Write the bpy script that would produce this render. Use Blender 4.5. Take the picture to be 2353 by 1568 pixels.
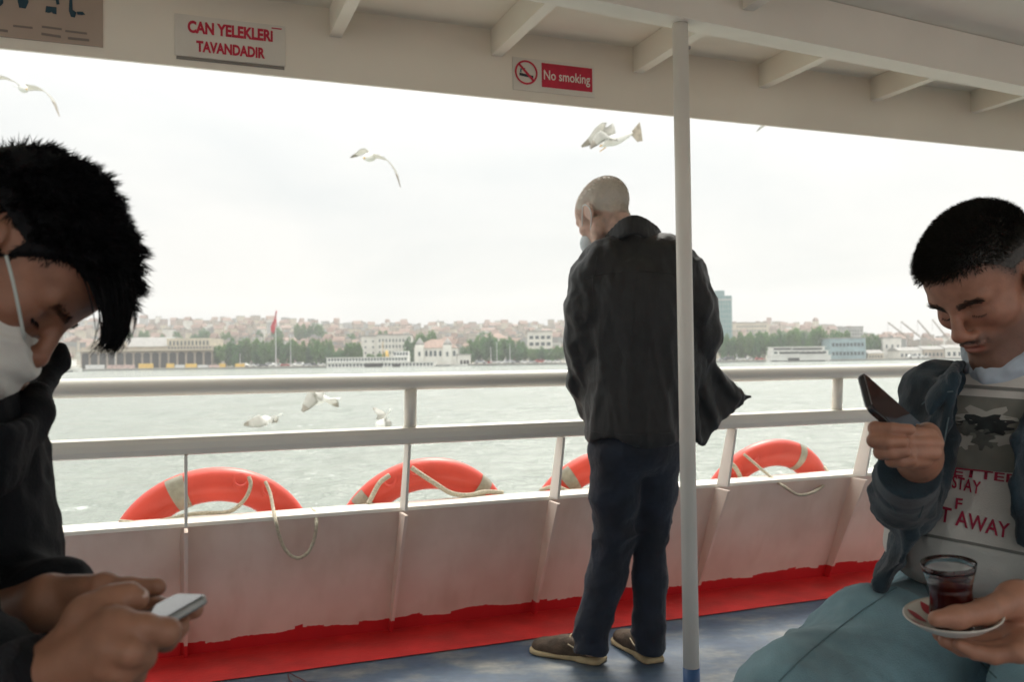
import bpy, bmesh, math, random
import numpy as np
from mathutils import Vector, Matrix
import openvdb

for o in list(bpy.data.objects):
    bpy.data.objects.remove(o)
SC = bpy.context.scene
COL = SC.collection
R = math.radians

# ------------------------------------------------------------------ camera
CAM_H = 1.06
PITCH, ROLL = R(1.24), R(-0.75)
FPX = 2026.0                       # focal length in pixels of a 2353 px wide picture
cam_d = bpy.data.cameras.new('camera')
cam = bpy.data.objects.new('camera', cam_d)
COL.objects.link(cam)
ROT = Matrix.Rotation(R(90) + PITCH, 3, 'X') @ Matrix.Rotation(ROLL, 3, 'Z')
cam.matrix_world = Matrix.Translation((0, 0, CAM_H)) @ ROT.to_4x4()
cam_d.sensor_width = 36.0
cam_d.lens = 36.0 * FPX / 2353.0
cam_d.clip_start = 0.05
cam_d.clip_end = 6000
cam_d.dof.use_dof = True
cam_d.dof.focus_distance = 1.9
cam_d.dof.aperture_fstop = 6.5
SC.camera = cam

# ------------------------------------------------------------------ sky, sun, exposure
SUN_EL, SUN_AZ = R(52), R(12)      # azimuth measured from +Y towards +X
world = bpy.data.worlds.new('World')
SC.world = world
world.use_nodes = True
nt = world.node_tree
nt.nodes.clear()
def N(nt, t, **kw):
    n = nt.nodes.new(t)
    for k, v in kw.items():
        setattr(n, k, v)
    return n
out = N(nt, 'ShaderNodeOutputWorld')
bg = N(nt, 'ShaderNodeBackground')
bg.inputs['Strength'].default_value = 0.1
sky = N(nt, 'ShaderNodeTexSky', sky_type='NISHITA')
sky.sun_disc = False
sky.sun_elevation = SUN_EL
sky.sun_rotation = SUN_AZ
sky.dust_density = 4.0
tc = N(nt, 'ShaderNodeTexCoord')
sep = N(nt, 'ShaderNodeSeparateXYZ')
nt.links.new(tc.outputs['Generated'], sep.inputs[0])
zc = N(nt, 'ShaderNodeMath', operation='MAXIMUM'); zc.inputs[1].default_value = 0.0
nt.links.new(sep.outputs['Z'], zc.inputs[0])
zsq = N(nt, 'ShaderNodeMath', operation='POWER'); zsq.inputs[1].default_value = 2.4
nt.links.new(zc.outputs[0], zsq.inputs[0])
lum = N(nt, 'ShaderNodeMath', operation='MULTIPLY_ADD')      # overcast sky: brighter towards the zenith
lum.inputs[1].default_value = 17.0
lum.inputs[2].default_value = 3.95
nt.links.new(zsq.outputs[0], lum.inputs[0])
# cloud veil projected on a flat ceiling of cloud
zz = N(nt, 'ShaderNodeMath', operation='ADD'); zz.inputs[1].default_value = 0.30
nt.links.new(zc.outputs[0], zz.inputs[0])
dv = N(nt, 'ShaderNodeVectorMath', operation='DIVIDE')
cb = N(nt, 'ShaderNodeCombineXYZ')
for i in range(3):
    nt.links.new(zz.outputs[0], cb.inputs[i])
nt.links.new(tc.outputs['Generated'], dv.inputs[0])
nt.links.new(cb.outputs[0], dv.inputs[1])
cn = N(nt, 'ShaderNodeTexNoise')
cn.inputs['Scale'].default_value = 1.15
cn.inputs['Detail'].default_value = 7.0
cn.inputs['Roughness'].default_value = 0.55
cn.inputs['Distortion'].default_value = 0.35
nt.links.new(dv.outputs[0], cn.inputs['Vector'])
cr = N(nt, 'ShaderNodeValToRGB')
cr.color_ramp.elements[0].position = 0.34
cr.color_ramp.elements[0].color = (0.82, 0.85, 0.835, 1)
cr.color_ramp.elements[1].position = 0.62
cr.color_ramp.elements[1].color = (1.0, 0.985, 0.94, 1)
nt.links.new(cn.outputs['Fac'], cr.inputs[0])
ml = N(nt, 'ShaderNodeVectorMath', operation='SCALE')
nt.links.new(cr.outputs[0], ml.inputs[0])
nt.links.new(lum.outputs[0], ml.inputs['Scale'])
mx = N(nt, 'ShaderNodeMix', data_type='RGBA')
mx.inputs['Factor'].default_value = 0.92
nt.links.new(sky.outputs[0], mx.inputs['A'])
nt.links.new(ml.outputs[0], mx.inputs['B'])
nt.links.new(mx.outputs['Result'], bg.inputs['Color'])
nt.links.new(bg.outputs[0], out.inputs[0])

sun_d = bpy.data.lights.new('sun', 'SUN')
sun_d.energy = 1.5
sun_d.angle = R(18)
sun_d.color = (1.0, 0.96, 0.88)
sun = bpy.data.objects.new('sun', sun_d)
COL.objects.link(sun)
sdir = Vector((math.sin(SUN_AZ) * math.cos(SUN_EL), math.cos(SUN_AZ) * math.cos(SUN_EL), math.sin(SUN_EL)))
sun.rotation_euler = (-sdir).to_track_quat('-Z', 'Y').to_euler()

SC.view_settings.view_transform = 'Standard'
SC.view_settings.look = 'None'
SC.view_settings.exposure = 1.12
SC.view_settings.gamma = 1.0
SC.render.engine = 'CYCLES'
SC.cycles.use_denoising = True
SC.cycles.max_bounces = 10
SC.cycles.diffuse_bounces = 6
SC.cycles.glossy_bounces = 4
SC.cycles.transmission_bounces = 8
SC.cycles.transparent_max_bounces = 8
SC.cycles.sample_clamp_indirect = 8.0

# ------------------------------------------------------------------ helpers: picture pixel -> place
def ray(vx, vy):
    return (ROT @ Vector(((vx - 1176.5) / FPX, -(vy - 784.0) / FPX, -1.0)))
def atY(vx, vy, Y):
    d = ray(vx, vy)
    return Vector((0, 0, CAM_H)) + d * (Y / d.y)
def atZ(vx, vy, Z):
    d = ray(vx, vy)
    return Vector((0, 0, CAM_H)) + d * ((Z - CAM_H) / d.z)
TH = math.atan(0.385)              # the ferry's side runs at this angle to the picture plane
U = Vector((math.cos(TH), math.sin(TH), 0))
NN = Vector((-math.sin(TH), math.cos(TH), 0))
def W(s, t, z):
    return U * s + NN * t + Vector((0, 0, z))
def atT(vx, vy, t):                # -> (s, z) on the vertical plane t from the camera, parallel to the ferry's side
    d = ray(vx, vy)
    k = t / d.dot(NN)
    p = Vector((0, 0, CAM_H)) + d * k
    return p.dot(U), p.z

# ------------------------------------------------------------------ helpers: materials
MATS = {}
def mat(name, col, rough=0.6, var=0.0, vscale=8.0, bump=0.0, bscale=40.0, metallic=0.0, spec=0.5,
        col2=None, sheen=0.0, coat=0.0, detail=5.0, stretch=None, sss=0.0, trans=0.0):
    if name in MATS:
        return MATS[name]
    m = bpy.data.materials.new(name)
    m.use_nodes = True
    t = m.node_tree
    b = t.nodes['Principled BSDF']
    b.inputs['Roughness'].default_value = rough
    b.inputs['Metallic'].default_value = metallic
    b.inputs['Specular IOR Level'].default_value = spec
    b.inputs['Sheen Weight'].default_value = sheen
    b.inputs['Coat Weight'].default_value = coat
    if sss:
        b.inputs['Subsurface Weight'].default_value = sss
        b.inputs['Subsurface Radius'].default_value = (0.012, 0.005, 0.003)
        b.inputs['Subsurface Scale'].default_value = 0.6
    c = (*col, 1.0)
    tcn = N(t, 'ShaderNodeTexCoord')
    vec = tcn.outputs['Object']
    if stretch:
        mp = N(t, 'ShaderNodeMapping')
        mp.inputs['Scale'].default_value = stretch
        t.links.new(vec, mp.inputs[0]); vec = mp.outputs[0]
    if var > 0 or col2:
        nz = N(t, 'ShaderNodeTexNoise')
        nz.inputs['Scale'].default_value = vscale
        nz.inputs['Detail'].default_value = detail
        t.links.new(vec, nz.inputs['Vector'])
        rp = N(t, 'ShaderNodeValToRGB')
        a = tuple(max(0, x * (1 - var)) for x in col)
        d = col2 if col2 else tuple(min(1, x * (1 + var)) for x in col)
        rp.color_ramp.elements[0].position = 0.35
        rp.color_ramp.elements[0].color = (*a, 1)
        rp.color_ramp.elements[1].position = 0.68
        rp.color_ramp.elements[1].color = (*d, 1)
        t.links.new(nz.outputs['Fac'], rp.inputs[0])
        t.links.new(rp.outputs[0], b.inputs['Base Color'])
    else:
        b.inputs['Base Color'].default_value = c
    if bump > 0:
        n2 = N(t, 'ShaderNodeTexNoise')
        n2.inputs['Scale'].default_value = bscale
        n2.inputs['Detail'].default_value = 4.0
        t.links.new(vec, n2.inputs['Vector'])
        bp = N(t, 'ShaderNodeBump')
        bp.inputs['Strength'].default_value = bump
        bp.inputs['Distance'].default_value = 0.01
        t.links.new(n2.outputs['Fac'], bp.inputs['Height'])
        t.links.new(bp.outputs[0], b.inputs['Normal'])
    if trans > 0:
        tb = N(t, 'ShaderNodeBsdfTranslucent'); tb.inputs['Color'].default_value = c
        ms = N(t, 'ShaderNodeMixShader'); ms.inputs[0].default_value = trans
        on_ = [n for n in t.nodes if n.type == 'OUTPUT_MATERIAL'][0]
        t.links.new(b.outputs[0], ms.inputs[1]); t.links.new(tb.outputs[0], ms.inputs[2]); t.links.new(ms.outputs[0], on_.inputs[0])
    MATS[name] = m
    return m

# ------------------------------------------------------------------ helpers: objects
def tag(o, label=None, cat=None, group=None, kind=None):
    if label: o['label'] = label
    if cat: o['category'] = cat
    if group: o['group'] = group
    if kind: o['kind'] = kind
    return o
def empty(name, loc=(0, 0, 0), rz=0.0):
    o = bpy.data.objects.new(name, None)
    o.empty_display_size = 0.1
    o.location = loc
    o.rotation_euler = (0, 0, rz)
    COL.objects.link(o)
    return o
def link(name, me, m=None, parent=None, smooth=False, loc=None, inv=True):
    """mesh data given in world coordinates; a child keeps its world place"""
    o = bpy.data.objects.new(name, me)
    COL.objects.link(o)
    if m is not None and not me.materials:
        me.materials.append(m)
    if smooth:
        me.polygons.foreach_set('use_smooth', np.ones(len(me.polygons), dtype=bool))
    if parent is not None:
        o.parent = parent
        if inv:
            o.matrix_parent_inverse = wmat(parent).inverted()
    if loc is not None:
        o.location = loc
    return o
def wmat(o):
    m = o.matrix_basis.copy()
    if o.parent:
        m = wmat(o.parent) @ o.matrix_parent_inverse @ m
    return m
def copy_tree(o, parent=None):
    c = o.copy(); COL.objects.link(c)
    if parent is not None: c.parent = parent
    for ch in list(o.children):
        copy_tree(ch, c)
    return c
def me_from(name, v, f):
    me = bpy.data.meshes.new(name)
    me.from_pydata([tuple(x) for x in v], [], [tuple(x) for x in f])
    me.update()
    return me
class MB:
    """collects boxes, tubes and lofts into one mesh"""
    def __init__(s):
        s.v = []; s.f = []
    def add(s, v, f):
        n = len(s.v)
        s.v += [Vector(x) for x in v]
        s.f += [tuple(i + n for i in q) for q in f]
    def box(s, lo, hi, fr=None):
        x0, y0, z0 = lo; x1, y1, z1 = hi
        p = [(x0, y0, z0), (x1, y0, z0), (x1, y1, z0), (x0, y1, z0), (x0, y0, z1), (x1, y0, z1), (x1, y1, z1), (x0, y1, z1)]
        if fr: p = [fr(*q) for q in p]
        s.add(p, [(0, 3, 2, 1), (4, 5, 6, 7), (0, 1, 5, 4), (1, 2, 6, 5), (2, 3, 7, 6), (3, 0, 4, 7)])
        return s
    def hexa(s, p):
        s.add(p, [(0, 3, 2, 1), (4, 5, 6, 7), (0, 1, 5, 4), (1, 2, 6, 5), (2, 3, 7, 6), (3, 0, 4, 7)])
        return s
    def prism(s, poly, d):
        """polygon (3d points) pushed along d"""
        n = len(poly); d = Vector(d)
        p = [Vector(q) for q in poly]
        s.add(p + [q + d for q in p], [tuple(range(n))[::-1], tuple(range(n, 2 * n))] +
              [(i, (i + 1) % n, n + (i + 1) % n, n + i) for i in range(n)])
        return s
    def tube(s, pts, r, seg=8, cap=True, closed=False, flat=None):
        pts = [Vector(p) for p in pts]
        n = len(pts)
        rs = r if hasattr(r, '__len__') else [r] * n
        rings = []
        up = None
        for i, p in enumerate(pts):
            if closed:
                t = (pts[(i + 1) % n] - pts[i - 1]).normalized()
            else:
                t = (pts[min(i + 1, n - 1)] - pts[max(i - 1, 0)]).normalized()
            if up is None:
                up = t.orthogonal().normalized()
            up = (up - t * up.dot(t)).normalized()
            b = t.cross(up)
            fx = flat if flat else 1.0
            rings.append([p + (up * math.cos(2 * math.pi * k / seg) + b * math.sin(2 * math.pi * k / seg) * fx) * rs[i] for k in range(seg)])
        v = [q for ring in rings for q in ring]
        f = []
        m = n if closed else n - 1
        for i in range(m):
            j = (i + 1) % n
            for k in range(seg):
                k2 = (k + 1) % seg
                f.append((i * seg + k, i * seg + k2, j * seg + k2, j * seg + k))
        if cap and not closed:
            f.append(tuple(range(seg))[::-1])
            f.append(tuple(range((n - 1) * seg, n * seg)))
        s.add(v, f)
        return s
    def lathe(s, prof, c=(0, 0, 0), seg=32, ax=None):
        """profile of (r, z) turned about z; ax optional 3x3 to tilt"""
        c = Vector(c)
        v = []; f = []
        n = len(prof)
        for k in range(seg):
            a = 2 * math.pi * k / seg
            for r, z in prof:
                q = Vector((r * math.cos(a), r * math.sin(a), z))
                if ax is not None: q = ax @ q
                v.append(c + q)
        for k in range(seg):
            k2 = (k + 1) % seg
            for i in range(n - 1):
                f.append((k * n + i, k2 * n + i, k2 * n + i + 1, k * n + i + 1))
        s.add(v, f)
        return s
    def mesh(s, name):
        return me_from(name, s.v, s.f)
    def build(s, name, m, parent=None, smooth=False, bevel=0.0):
        me = s.mesh(name)
        if bevel > 0 or True:
            bm = bmesh.new(); bm.from_mesh(me)
            bmesh.ops.recalc_face_normals(bm, faces=bm.faces)
            if bevel > 0:
                es = [e for e in bm.edges if len(e.link_faces) == 2 and e.calc_face_angle(0) > 0.6]
                bmesh.ops.bevel(bm, geom=es, offset=bevel, segments=2, affect='EDGES', profile=0.6)
            bm.to_mesh(me); bm.free()
        return link(name, me, m, parent, smooth)
def spline(pts, n):
    """Catmull-Rom through the points"""
    P = [Vector(p) for p in pts]
    P = [P[0] * 2 - P[1]] + P + [P[-1] * 2 - P[-2]]
    o = []
    m = len(P) - 3
    for i in range(n):
        u = i / (n - 1) * m
        k = min(int(u), m - 1); t = u - k
        a, b, c, d = P[k:k + 4]
        o.append(0.5 * ((2 * b) + (c - a) * t + (2 * a - 5 * b + 4 * c - d) * t * t + (3 * b - a - 3 * c + d) * t ** 3))
    return o
def surface_line(bvh, px, n, off=.0008):
    """polyline of picture points laid on a surface"""
    O = Vector((0, 0, CAM_H)); o = []
    P = spline([Vector((a, b, 0)) for a, b in px], n)
    for p in P:
        d = ray(p.x, p.y).normalized()
        h = bvh.ray_cast(O, d)
        if h[0] is not None: o.append(h[0] - d * off)
    return o
def smooth_angle(o, ang=35):
    me = o.data
    me.polygons.foreach_set('use_smooth', np.ones(len(me.polygons), dtype=bool))
    me.set_sharp_from_angle(angle=R(ang))
    return o
def text_mesh(txt, name, width, height, fr, m, parent, thick=0.0006, bold=0.0, depth_dir=None):
    """lettering fitted in a width x height box; fr maps (x, y, out) to world"""
    cu = bpy.data.curves.new(name, 'FONT')
    cu.body = txt
    cu.offset = bold
    cu.resolution_u = 3
    cu.fill_mode = 'FRONT'
    tmp = bpy.data.objects.new(name, cu)
    COL.objects.link(tmp)
    dg = bpy.context.evaluated_depsgraph_get()
    me = bpy.data.meshes.new_from_object(tmp.evaluated_get(dg))
    bpy.data.objects.remove(tmp)
    co = np.array([v.co[:] for v in me.vertices])
    lo, hi = co.min(0), co.max(0)
    for v in me.vertices:
        x = (v.co.x - lo[0]) / (hi[0] - lo[0]) * width
        y = (v.co.y - lo[1]) / (hi[1] - lo[1]) * height
        v.co = fr(x, y, thick)
    me.materials.clear()
    return link(name, me, m, parent)
# ================================================================== the ferry
T_BASE, T_TOP, Z_BUL = 3.440, 3.250, 0.50
T_FAS, T_GIR = 2.986, 2.342
Z_CEIL, Z_FAS, Z_GIR = 2.262, 2.012, 2.112
S0, S1 = -7.0, 9.0

white_paint = mat('white_ship_paint', (0.82, 0.785, 0.70), 0.42, var=0.05, vscale=3.0, bump=0.06, bscale=25)
ceil_paint = mat('ceiling_paint', (0.82, 0.765, 0.645), 0.5, var=0.05, vscale=2.2, bump=0.08, bscale=14)

# deck: blue paint worn through to pale undercoat
def deck_mat():
    m = bpy.data.materials.new('worn_blue_deck_paint'); m.use_nodes = True
    t = m.node_tree; b = t.nodes['Principled BSDF']
    tcn = N(t, 'ShaderNodeTexCoord')
    mp = N(t, 'ShaderNodeMapping'); mp.inputs['Scale'].default_value = (1.0, 1.5, 1.0)
    t.links.new(tcn.outputs['Object'], mp.inputs[0])
    n1 = N(t, 'ShaderNodeTexNoise'); n1.inputs['Scale'].default_value = 3.4; n1.inputs['Detail'].default_value = 9; n1.inputs['Roughness'].default_value = 0.66
    n2 = N(t, 'ShaderNodeTexNoise'); n2.inputs['Scale'].default_value = 22; n2.inputs['Detail'].default_value = 6
    for n in (n1, n2): t.links.new(mp.outputs[0], n.inputs['Vector'])
    r1 = N(t, 'ShaderNodeValToRGB')
    e = r1.color_ramp.elements
    e[0].position = 0.38; e[0].color = (0.052, 0.090, 0.150, 1)
    e[1].position = 0.71; e[1].color = (0.29, 0.29, 0.255, 1)
    k = e.new(0.50); k.color = (0.075, 0.115, 0.165, 1)
    k = e.new(0.58); k.color = (0.14, 0.165, 0.185, 1)
    t.links.new(n1.outputs['Fac'], r1.inputs[0])
    mxn = N(t, 'ShaderNodeMix', data_type='RGBA', blend_type='MULTIPLY'); mxn.inputs['Factor'].default_value = 0.6
    r2 = N(t, 'ShaderNodeValToRGB'); r2.color_ramp.elements[0].position = 0.3; r2.color_ramp.elements[0].color = (0.65, 0.65, 0.65, 1)
    r2.color_ramp.elements[1].position = 0.65
    t.links.new(n2.outputs['Fac'], r2.inputs[0])
    t.links.new(r1.outputs[0], mxn.inputs['A']); t.links.new(r2.outputs[0], mxn.inputs['B'])
    t.links.new(mxn.outputs['Result'], b.inputs['Base Color'])
    b.inputs['Roughness'].default_value = 0.55
    bp = N(t, 'ShaderNodeBump'); bp.inputs['Strength'].default_value = 0.25; bp.inputs['Distance'].default_value = 0.004
    t.links.new(n2.outputs['Fac'], bp.inputs['Height']); t.links.new(bp.outputs[0], b.inputs['Normal'])
    return m
red_paint = mat('red_waterway_paint', (0.72, 0.036, 0.036), 0.38, var=0.16, vscale=7.0, bump=0.15, bscale=60)
deck = MB().box((S0, -T_BASE, -0.06), (S1, T_BASE, 0.0), W).build('deck', deck_mat())
tag(deck, 'blue painted steel deck with worn patches', 'deck', kind='structure')
# painted red strip along the edge, a sheet lying on the deck
def strip(t0, t1):
    ss = np.linspace(S0, S1, 90)
    mb = MB()
    rnd = random.Random(5)
    v = []; f = []
    for i, s in enumerate(ss):
        j = rnd.uniform(-0.004, 0.004)
        v += [W(s, t0 + j, 0.004), W(s, t1, 0.004)]
        if i: f.append((2 * i - 2, 2 * i, 2 * i + 1, 2 * i - 1))
    mb.add(v, f)
    return mb
o = strip(T_BASE - 0.325, T_BASE - 0.001).build('red_border', red_paint, deck)
o = strip(-T_BASE + 0.325, -T_BASE + 0.001).build('red_border', red_paint, deck)

# bulwark paint: white with the deck's pink bounce mixed in, red along the foot with a ragged hand-painted upper edge
def bulwark_mat():
    m = bpy.data.materials.new('bulwark_paint'); m.use_nodes = True
    t = m.node_tree; b = t.nodes['Principled BSDF']
    tcn = N(t, 'ShaderNodeTexCoord')
    sp = N(t, 'ShaderNodeSeparateXYZ'); t.links.new(tcn.outputs['Object'], sp.inputs[0])
    cx = N(t, 'ShaderNodeCombineXYZ')
    dt = N(t, 'ShaderNodeVectorMath', operation='DOT_PRODUCT'); dt.inputs[1].default_value = U
    t.links.new(tcn.outputs['Object'], dt.inputs[0])
    t.links.new(dt.outputs['Value'], cx.inputs[0])
    n1 = N(t, 'ShaderNodeTexNoise'); n1.inputs['Scale'].default_value = 3.1; n1.inputs['Detail'].default_value = 2.0
    t.links.new(cx.outputs[0], n1.inputs['Vector'])
    v1 = N(t, 'ShaderNodeTexVoronoi', feature='F1'); v1.inputs['Scale'].default_value = 7.0
    t.links.new(cx.outputs[0], v1.inputs['Vector'])
    sc = N(t, 'ShaderNodeSeparateColor'); t.links.new(v1.outputs['Color'], sc.inputs[0])
    a1 = N(t, 'ShaderNodeMath', operation='MULTIPLY_ADD'); a1.inputs[1].default_value = 0.070; a1.inputs[2].default_value = 0.004
    t.links.new(n1.outputs['Fac'], a1.inputs[0])
    a2 = N(t, 'ShaderNodeMath', operation='MULTIPLY_ADD'); a2.inputs[1].default_value = 0.020
    t.links.new(sc.outputs[0], a2.inputs[0]); t.links.new(a1.outputs[0], a2.inputs[2])
    n3 = N(t, 'ShaderNodeTexNoise'); n3.inputs['Scale'].default_value = 60
    t.links.new(tcn.outputs['Object'], n3.inputs['Vector'])
    a3 = N(t, 'ShaderNodeMath', operation='MULTIPLY_ADD'); a3.inputs[1].default_value = 0.012
    t.links.new(n3.outputs['Fac'], a3.inputs[0]); t.links.new(a2.outputs[0], a3.inputs[2])
    lt = N(t, 'ShaderNodeMath', operation='LESS_THAN'); t.links.new(sp.outputs['Z'], lt.inputs[0]); t.links.new(a3.outputs[0], lt.inputs[1])
    n4 = N(t, 'ShaderNodeTexNoise'); n4.inputs['Scale'].default_value = 4; n4.inputs['Detail'].default_value = 6
    t.links.new(tcn.outputs['Object'], n4.inputs['Vector'])
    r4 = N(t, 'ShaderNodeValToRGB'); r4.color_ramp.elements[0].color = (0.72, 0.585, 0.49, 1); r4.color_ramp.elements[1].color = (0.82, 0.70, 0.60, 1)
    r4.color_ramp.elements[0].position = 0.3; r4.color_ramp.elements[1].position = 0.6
    t.links.new(n4.outputs['Fac'], r4.inputs[0])
    mxn = N(t, 'ShaderNodeMix', data_type='RGBA')
    t.links.new(lt.outputs[0], mxn.inputs['Factor']); t.links.new(r4.outputs[0], mxn.inputs['A']); mxn.inputs['B'].default_value = (0.62, 0.024, 0.03, 1)
    mp5 = N(t, 'ShaderNodeMapping'); mp5.inputs['Scale'].default_value = (9, 9, 0.9); t.links.new(tcn.outputs['Object'], mp5.inputs[0])
    n5 = N(t, 'ShaderNodeTexNoise'); n5.inputs['Scale'].default_value = 1.5; n5.inputs['Detail'].default_value = 7; t.links.new(mp5.outputs[0], n5.inputs['Vector'])
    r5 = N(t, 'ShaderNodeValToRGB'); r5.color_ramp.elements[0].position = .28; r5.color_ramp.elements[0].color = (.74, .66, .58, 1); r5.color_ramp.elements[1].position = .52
    t.links.new(n5.outputs['Fac'], r5.inputs[0])
    m5 = N(t, 'ShaderNodeMix', data_type='RGBA', blend_type='MULTIPLY'); m5.inputs['Factor'].default_value = .3
    t.links.new(mxn.outputs['Result'], m5.inputs['A']); t.links.new(r5.outputs[0], m5.inputs['B'])
    t.links.new(m5.outputs['Result'], b.inputs['Base Color'])
    b.inputs['Roughness'].default_value = 0.4
    bp = N(t, 'ShaderNodeBump'); bp.inputs['Strength'].default_value = 0.08; bp.inputs['Distance'].default_value = 0.02
    t.links.new(n4.outputs['Fac'], bp.inputs['Height']); t.links.new(bp.outputs[0], b.inputs['Normal'])
    return m
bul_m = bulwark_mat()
foot_s = [W(0, 0, 0)]
POST_S = []
for p, r_ in zip([(420, 1500), (885, 1444), (1238, 1408), (1612, 1358), (1920, 1322)], [(431, 1040), (945, 1000), (1284, 992), (1676, 980), (1991, 970)]):
    POST_S.append(0.35 * atT(p[0], p[1], T_BASE - 0.03)[0] + 0.65 * atT(r_[0], r_[1], 3.115)[0])
print('POST_S', [round(x, 3) for x in POST_S])
def make_bulwark(sign, label, posts):
    root = empty('bulwark', W(0, sign * T_BASE, 0), TH)
    f = lambda s, t, z: W(s, sign * t, z)
    mb = MB()
    mb.hexa([f(S0, T_BASE, 0), f(S1, T_BASE, 0), f(S1, T_BASE + 0.012, 0), f(S0, T_BASE + 0.012, 0),
             f(S0, T_TOP, Z_BUL), f(S1, T_TOP, Z_BUL), f(S1, T_TOP + 0.012, Z_BUL), f(S0, T_TOP + 0.012, Z_BUL)])
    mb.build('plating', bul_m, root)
    MB().box((S0, T_TOP - 0.012, Z_BUL + 0.001), (S1, T_TOP + 0.125, Z_BUL + 0.014), f).build('ledge', white_paint, root)
    if sign > 0:
        for sw in (-1.62, 0.02, 1.98):
            k0, k1 = 0.004, Z_BUL - 0.004
            tt = lambda z: T_BASE + (T_TOP - T_BASE) * z / Z_BUL - 0.0005
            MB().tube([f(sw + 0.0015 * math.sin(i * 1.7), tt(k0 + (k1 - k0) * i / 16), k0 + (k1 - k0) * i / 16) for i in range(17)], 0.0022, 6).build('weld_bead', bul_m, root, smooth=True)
    hull = MB().hexa([f(S0, 3.0, -2.0), f(S1, 3.0, -2.0), f(S1, T_BASE + 0.02, -2.0), f(S0, T_BASE + 0.02, -2.0),
                      f(S0, T_TOP + 0.10, -0.07), f(S1, T_TOP + 0.10, -0.07), f(S1, T_TOP + 0.12, -0.07), f(S0, T_TOP + 0.12, -0.07)])
    hull.build('hull_side', white_paint, root)
    for s in posts:
        # gusset against the plating, wider at its top, leaning inboard
        g = MB(); w = 0.006
        poly = [(T_BASE - 0.002, 0.003), (T_BASE - 0.035, 0.003), (T_TOP - 0.105, Z_BUL - 0.002), (T_TOP - 0.014, Z_BUL - 0.002)]
        g.prism([f(s - w, t, z) for t, z in poly], U * (2 * w))
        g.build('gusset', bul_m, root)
    tag(root, label, 'bulwark')
    return root
make_bulwark(1, 'white steel bulwark with red foot along the open side of the ferry', POST_S)
make_bulwark(-1, 'white bulwark on the near side behind the camera', [-3 + 0.74 * i for i in range(9)])

# guard rail: round top rail, square lower rail, flat raking stanchions, two round uprights
def make_rail(sign, label, posts, ups):
    root = empty('guard_rail', W(0, sign * 3.2, Z_BUL), TH)
    f = lambda s, t, z: W(s, sign * t, z)
    tr, tl = 3.105, 3.115
    zt, zl = 0.988, 0.795
    o = MB().tube([f(S0 + (S1 - S0) * i / 24, tr, zt) for i in range(25)], 0.031, 20).build('top_rail', white_paint, root, smooth=True)
    MB().box((S0, tl - 0.032, zl - 0.034), (S1, tl + 0.032, zl + 0.030), f).build('lower_rail', white_paint, root, bevel=0.022)
    for s in posts:
        w = 0.005
        poly = [(T_TOP - 0.100, Z_BUL + 0.0145), (T_TOP - 0.020, Z_BUL + 0.0145), (tl + 0.030, zl - 0.0345), (tl - 0.028, zl - 0.0345)]
        MB().prism([f(s - w, t, z) for t, z in poly], U * (2 * w)).build('stanchion', white_paint, root)
    for s in ups:
        MB().tube([f(s, tl, zl + 0.0295), f(s, tr, zt - 0.028)], 0.0225, 16).build('upright', white_paint, root, smooth=True)
    tag(root, label, 'railing')
UP_S = [atT(943, 930, 3.11)[0], atT(1924, 905, 3.11)[0]]
print('UP_S', UP_S)
make_rail(1, 'white two-bar guard rail above the bulwark on the open side', POST_S, UP_S)
make_rail(-1, 'white guard rail on the near side behind the camera', [-3 + 0.74 * i for i in range(9)], [-2, 0, 2])

# canopy roof
roof = empty('canopy_roof', W(0, 0, Z_CEIL), TH)
tag(roof, 'cream painted steel canopy roof over the ferry deck', 'roof')
T_BACK = -1.2                       # roof cut short out of view behind the camera to let in sky light
MB().box((S0, T_BACK, Z_CEIL), (S1, T_FAS, Z_CEIL + 0.03), W).build('ceiling_panel', ceil_paint, roof)
MB().box((S0, T_BACK - 0.012, Z_CEIL - 0.10), (S1, T_BACK - 0.001, Z_CEIL + 0.03), W).build('rear_fascia', ceil_paint, roof)
MB().box((S0, T_FAS - 0.006, Z_FAS), (S1, T_FAS + 0.006, Z_CEIL - 0.001), W).build('fascia', ceil_paint, roof)
# the inner girder runs at a slight angle to the fascia, as the side narrows
GA, GB = atZ(1400, 0, Z_GIR), atZ(2353, 194, Z_GIR)
gd = (GB - GA); gd.z = 0; gd.normalize(); gn = Vector((-gd.y, gd.x, 0))
def GW(a, b, z): return Vector((GA.x, GA.y, 0)) + gd * a + gn * b + Vector((0, 0, z))
MB().box((-1.7, -0.008, Z_GIR), (5.0, 0.008, Z_CEIL - 0.002), GW).build('girder', ceil_paint, roof)
MB().box((-1.7, -0.010, Z_GIR - 0.012), (5.0, 0.075, Z_GIR - 0.0005), GW).build('girder_flange', ceil_paint, roof)
def t_girder(s):                    # where a transverse beam at s meets the girder
    p = W(s, 0, 0); k = (Vector((GA.x, GA.y, 0)) - p).dot(gn) / NN.dot(gn)
    return k
BEAM_S = []
for px, py in [(760, 65), (1136, 117), (1450, 159), (1728, 194), (1992, 232), (2234, 257)]:
    BEAM_S.append(atT(px, py, T_FAS - 0.01)[0])
b0 = BEAM_S[0]; db = (BEAM_S[-1] - BEAM_S[0]) / 5
bs = [b0 + db * i for i in range(-9, 13) if S0 < b0 + db * i < S1 - 0.1 and i != -1]
s_near = atZ(1717, 17, Z_CEIL - 0.098).dot(U)
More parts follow.
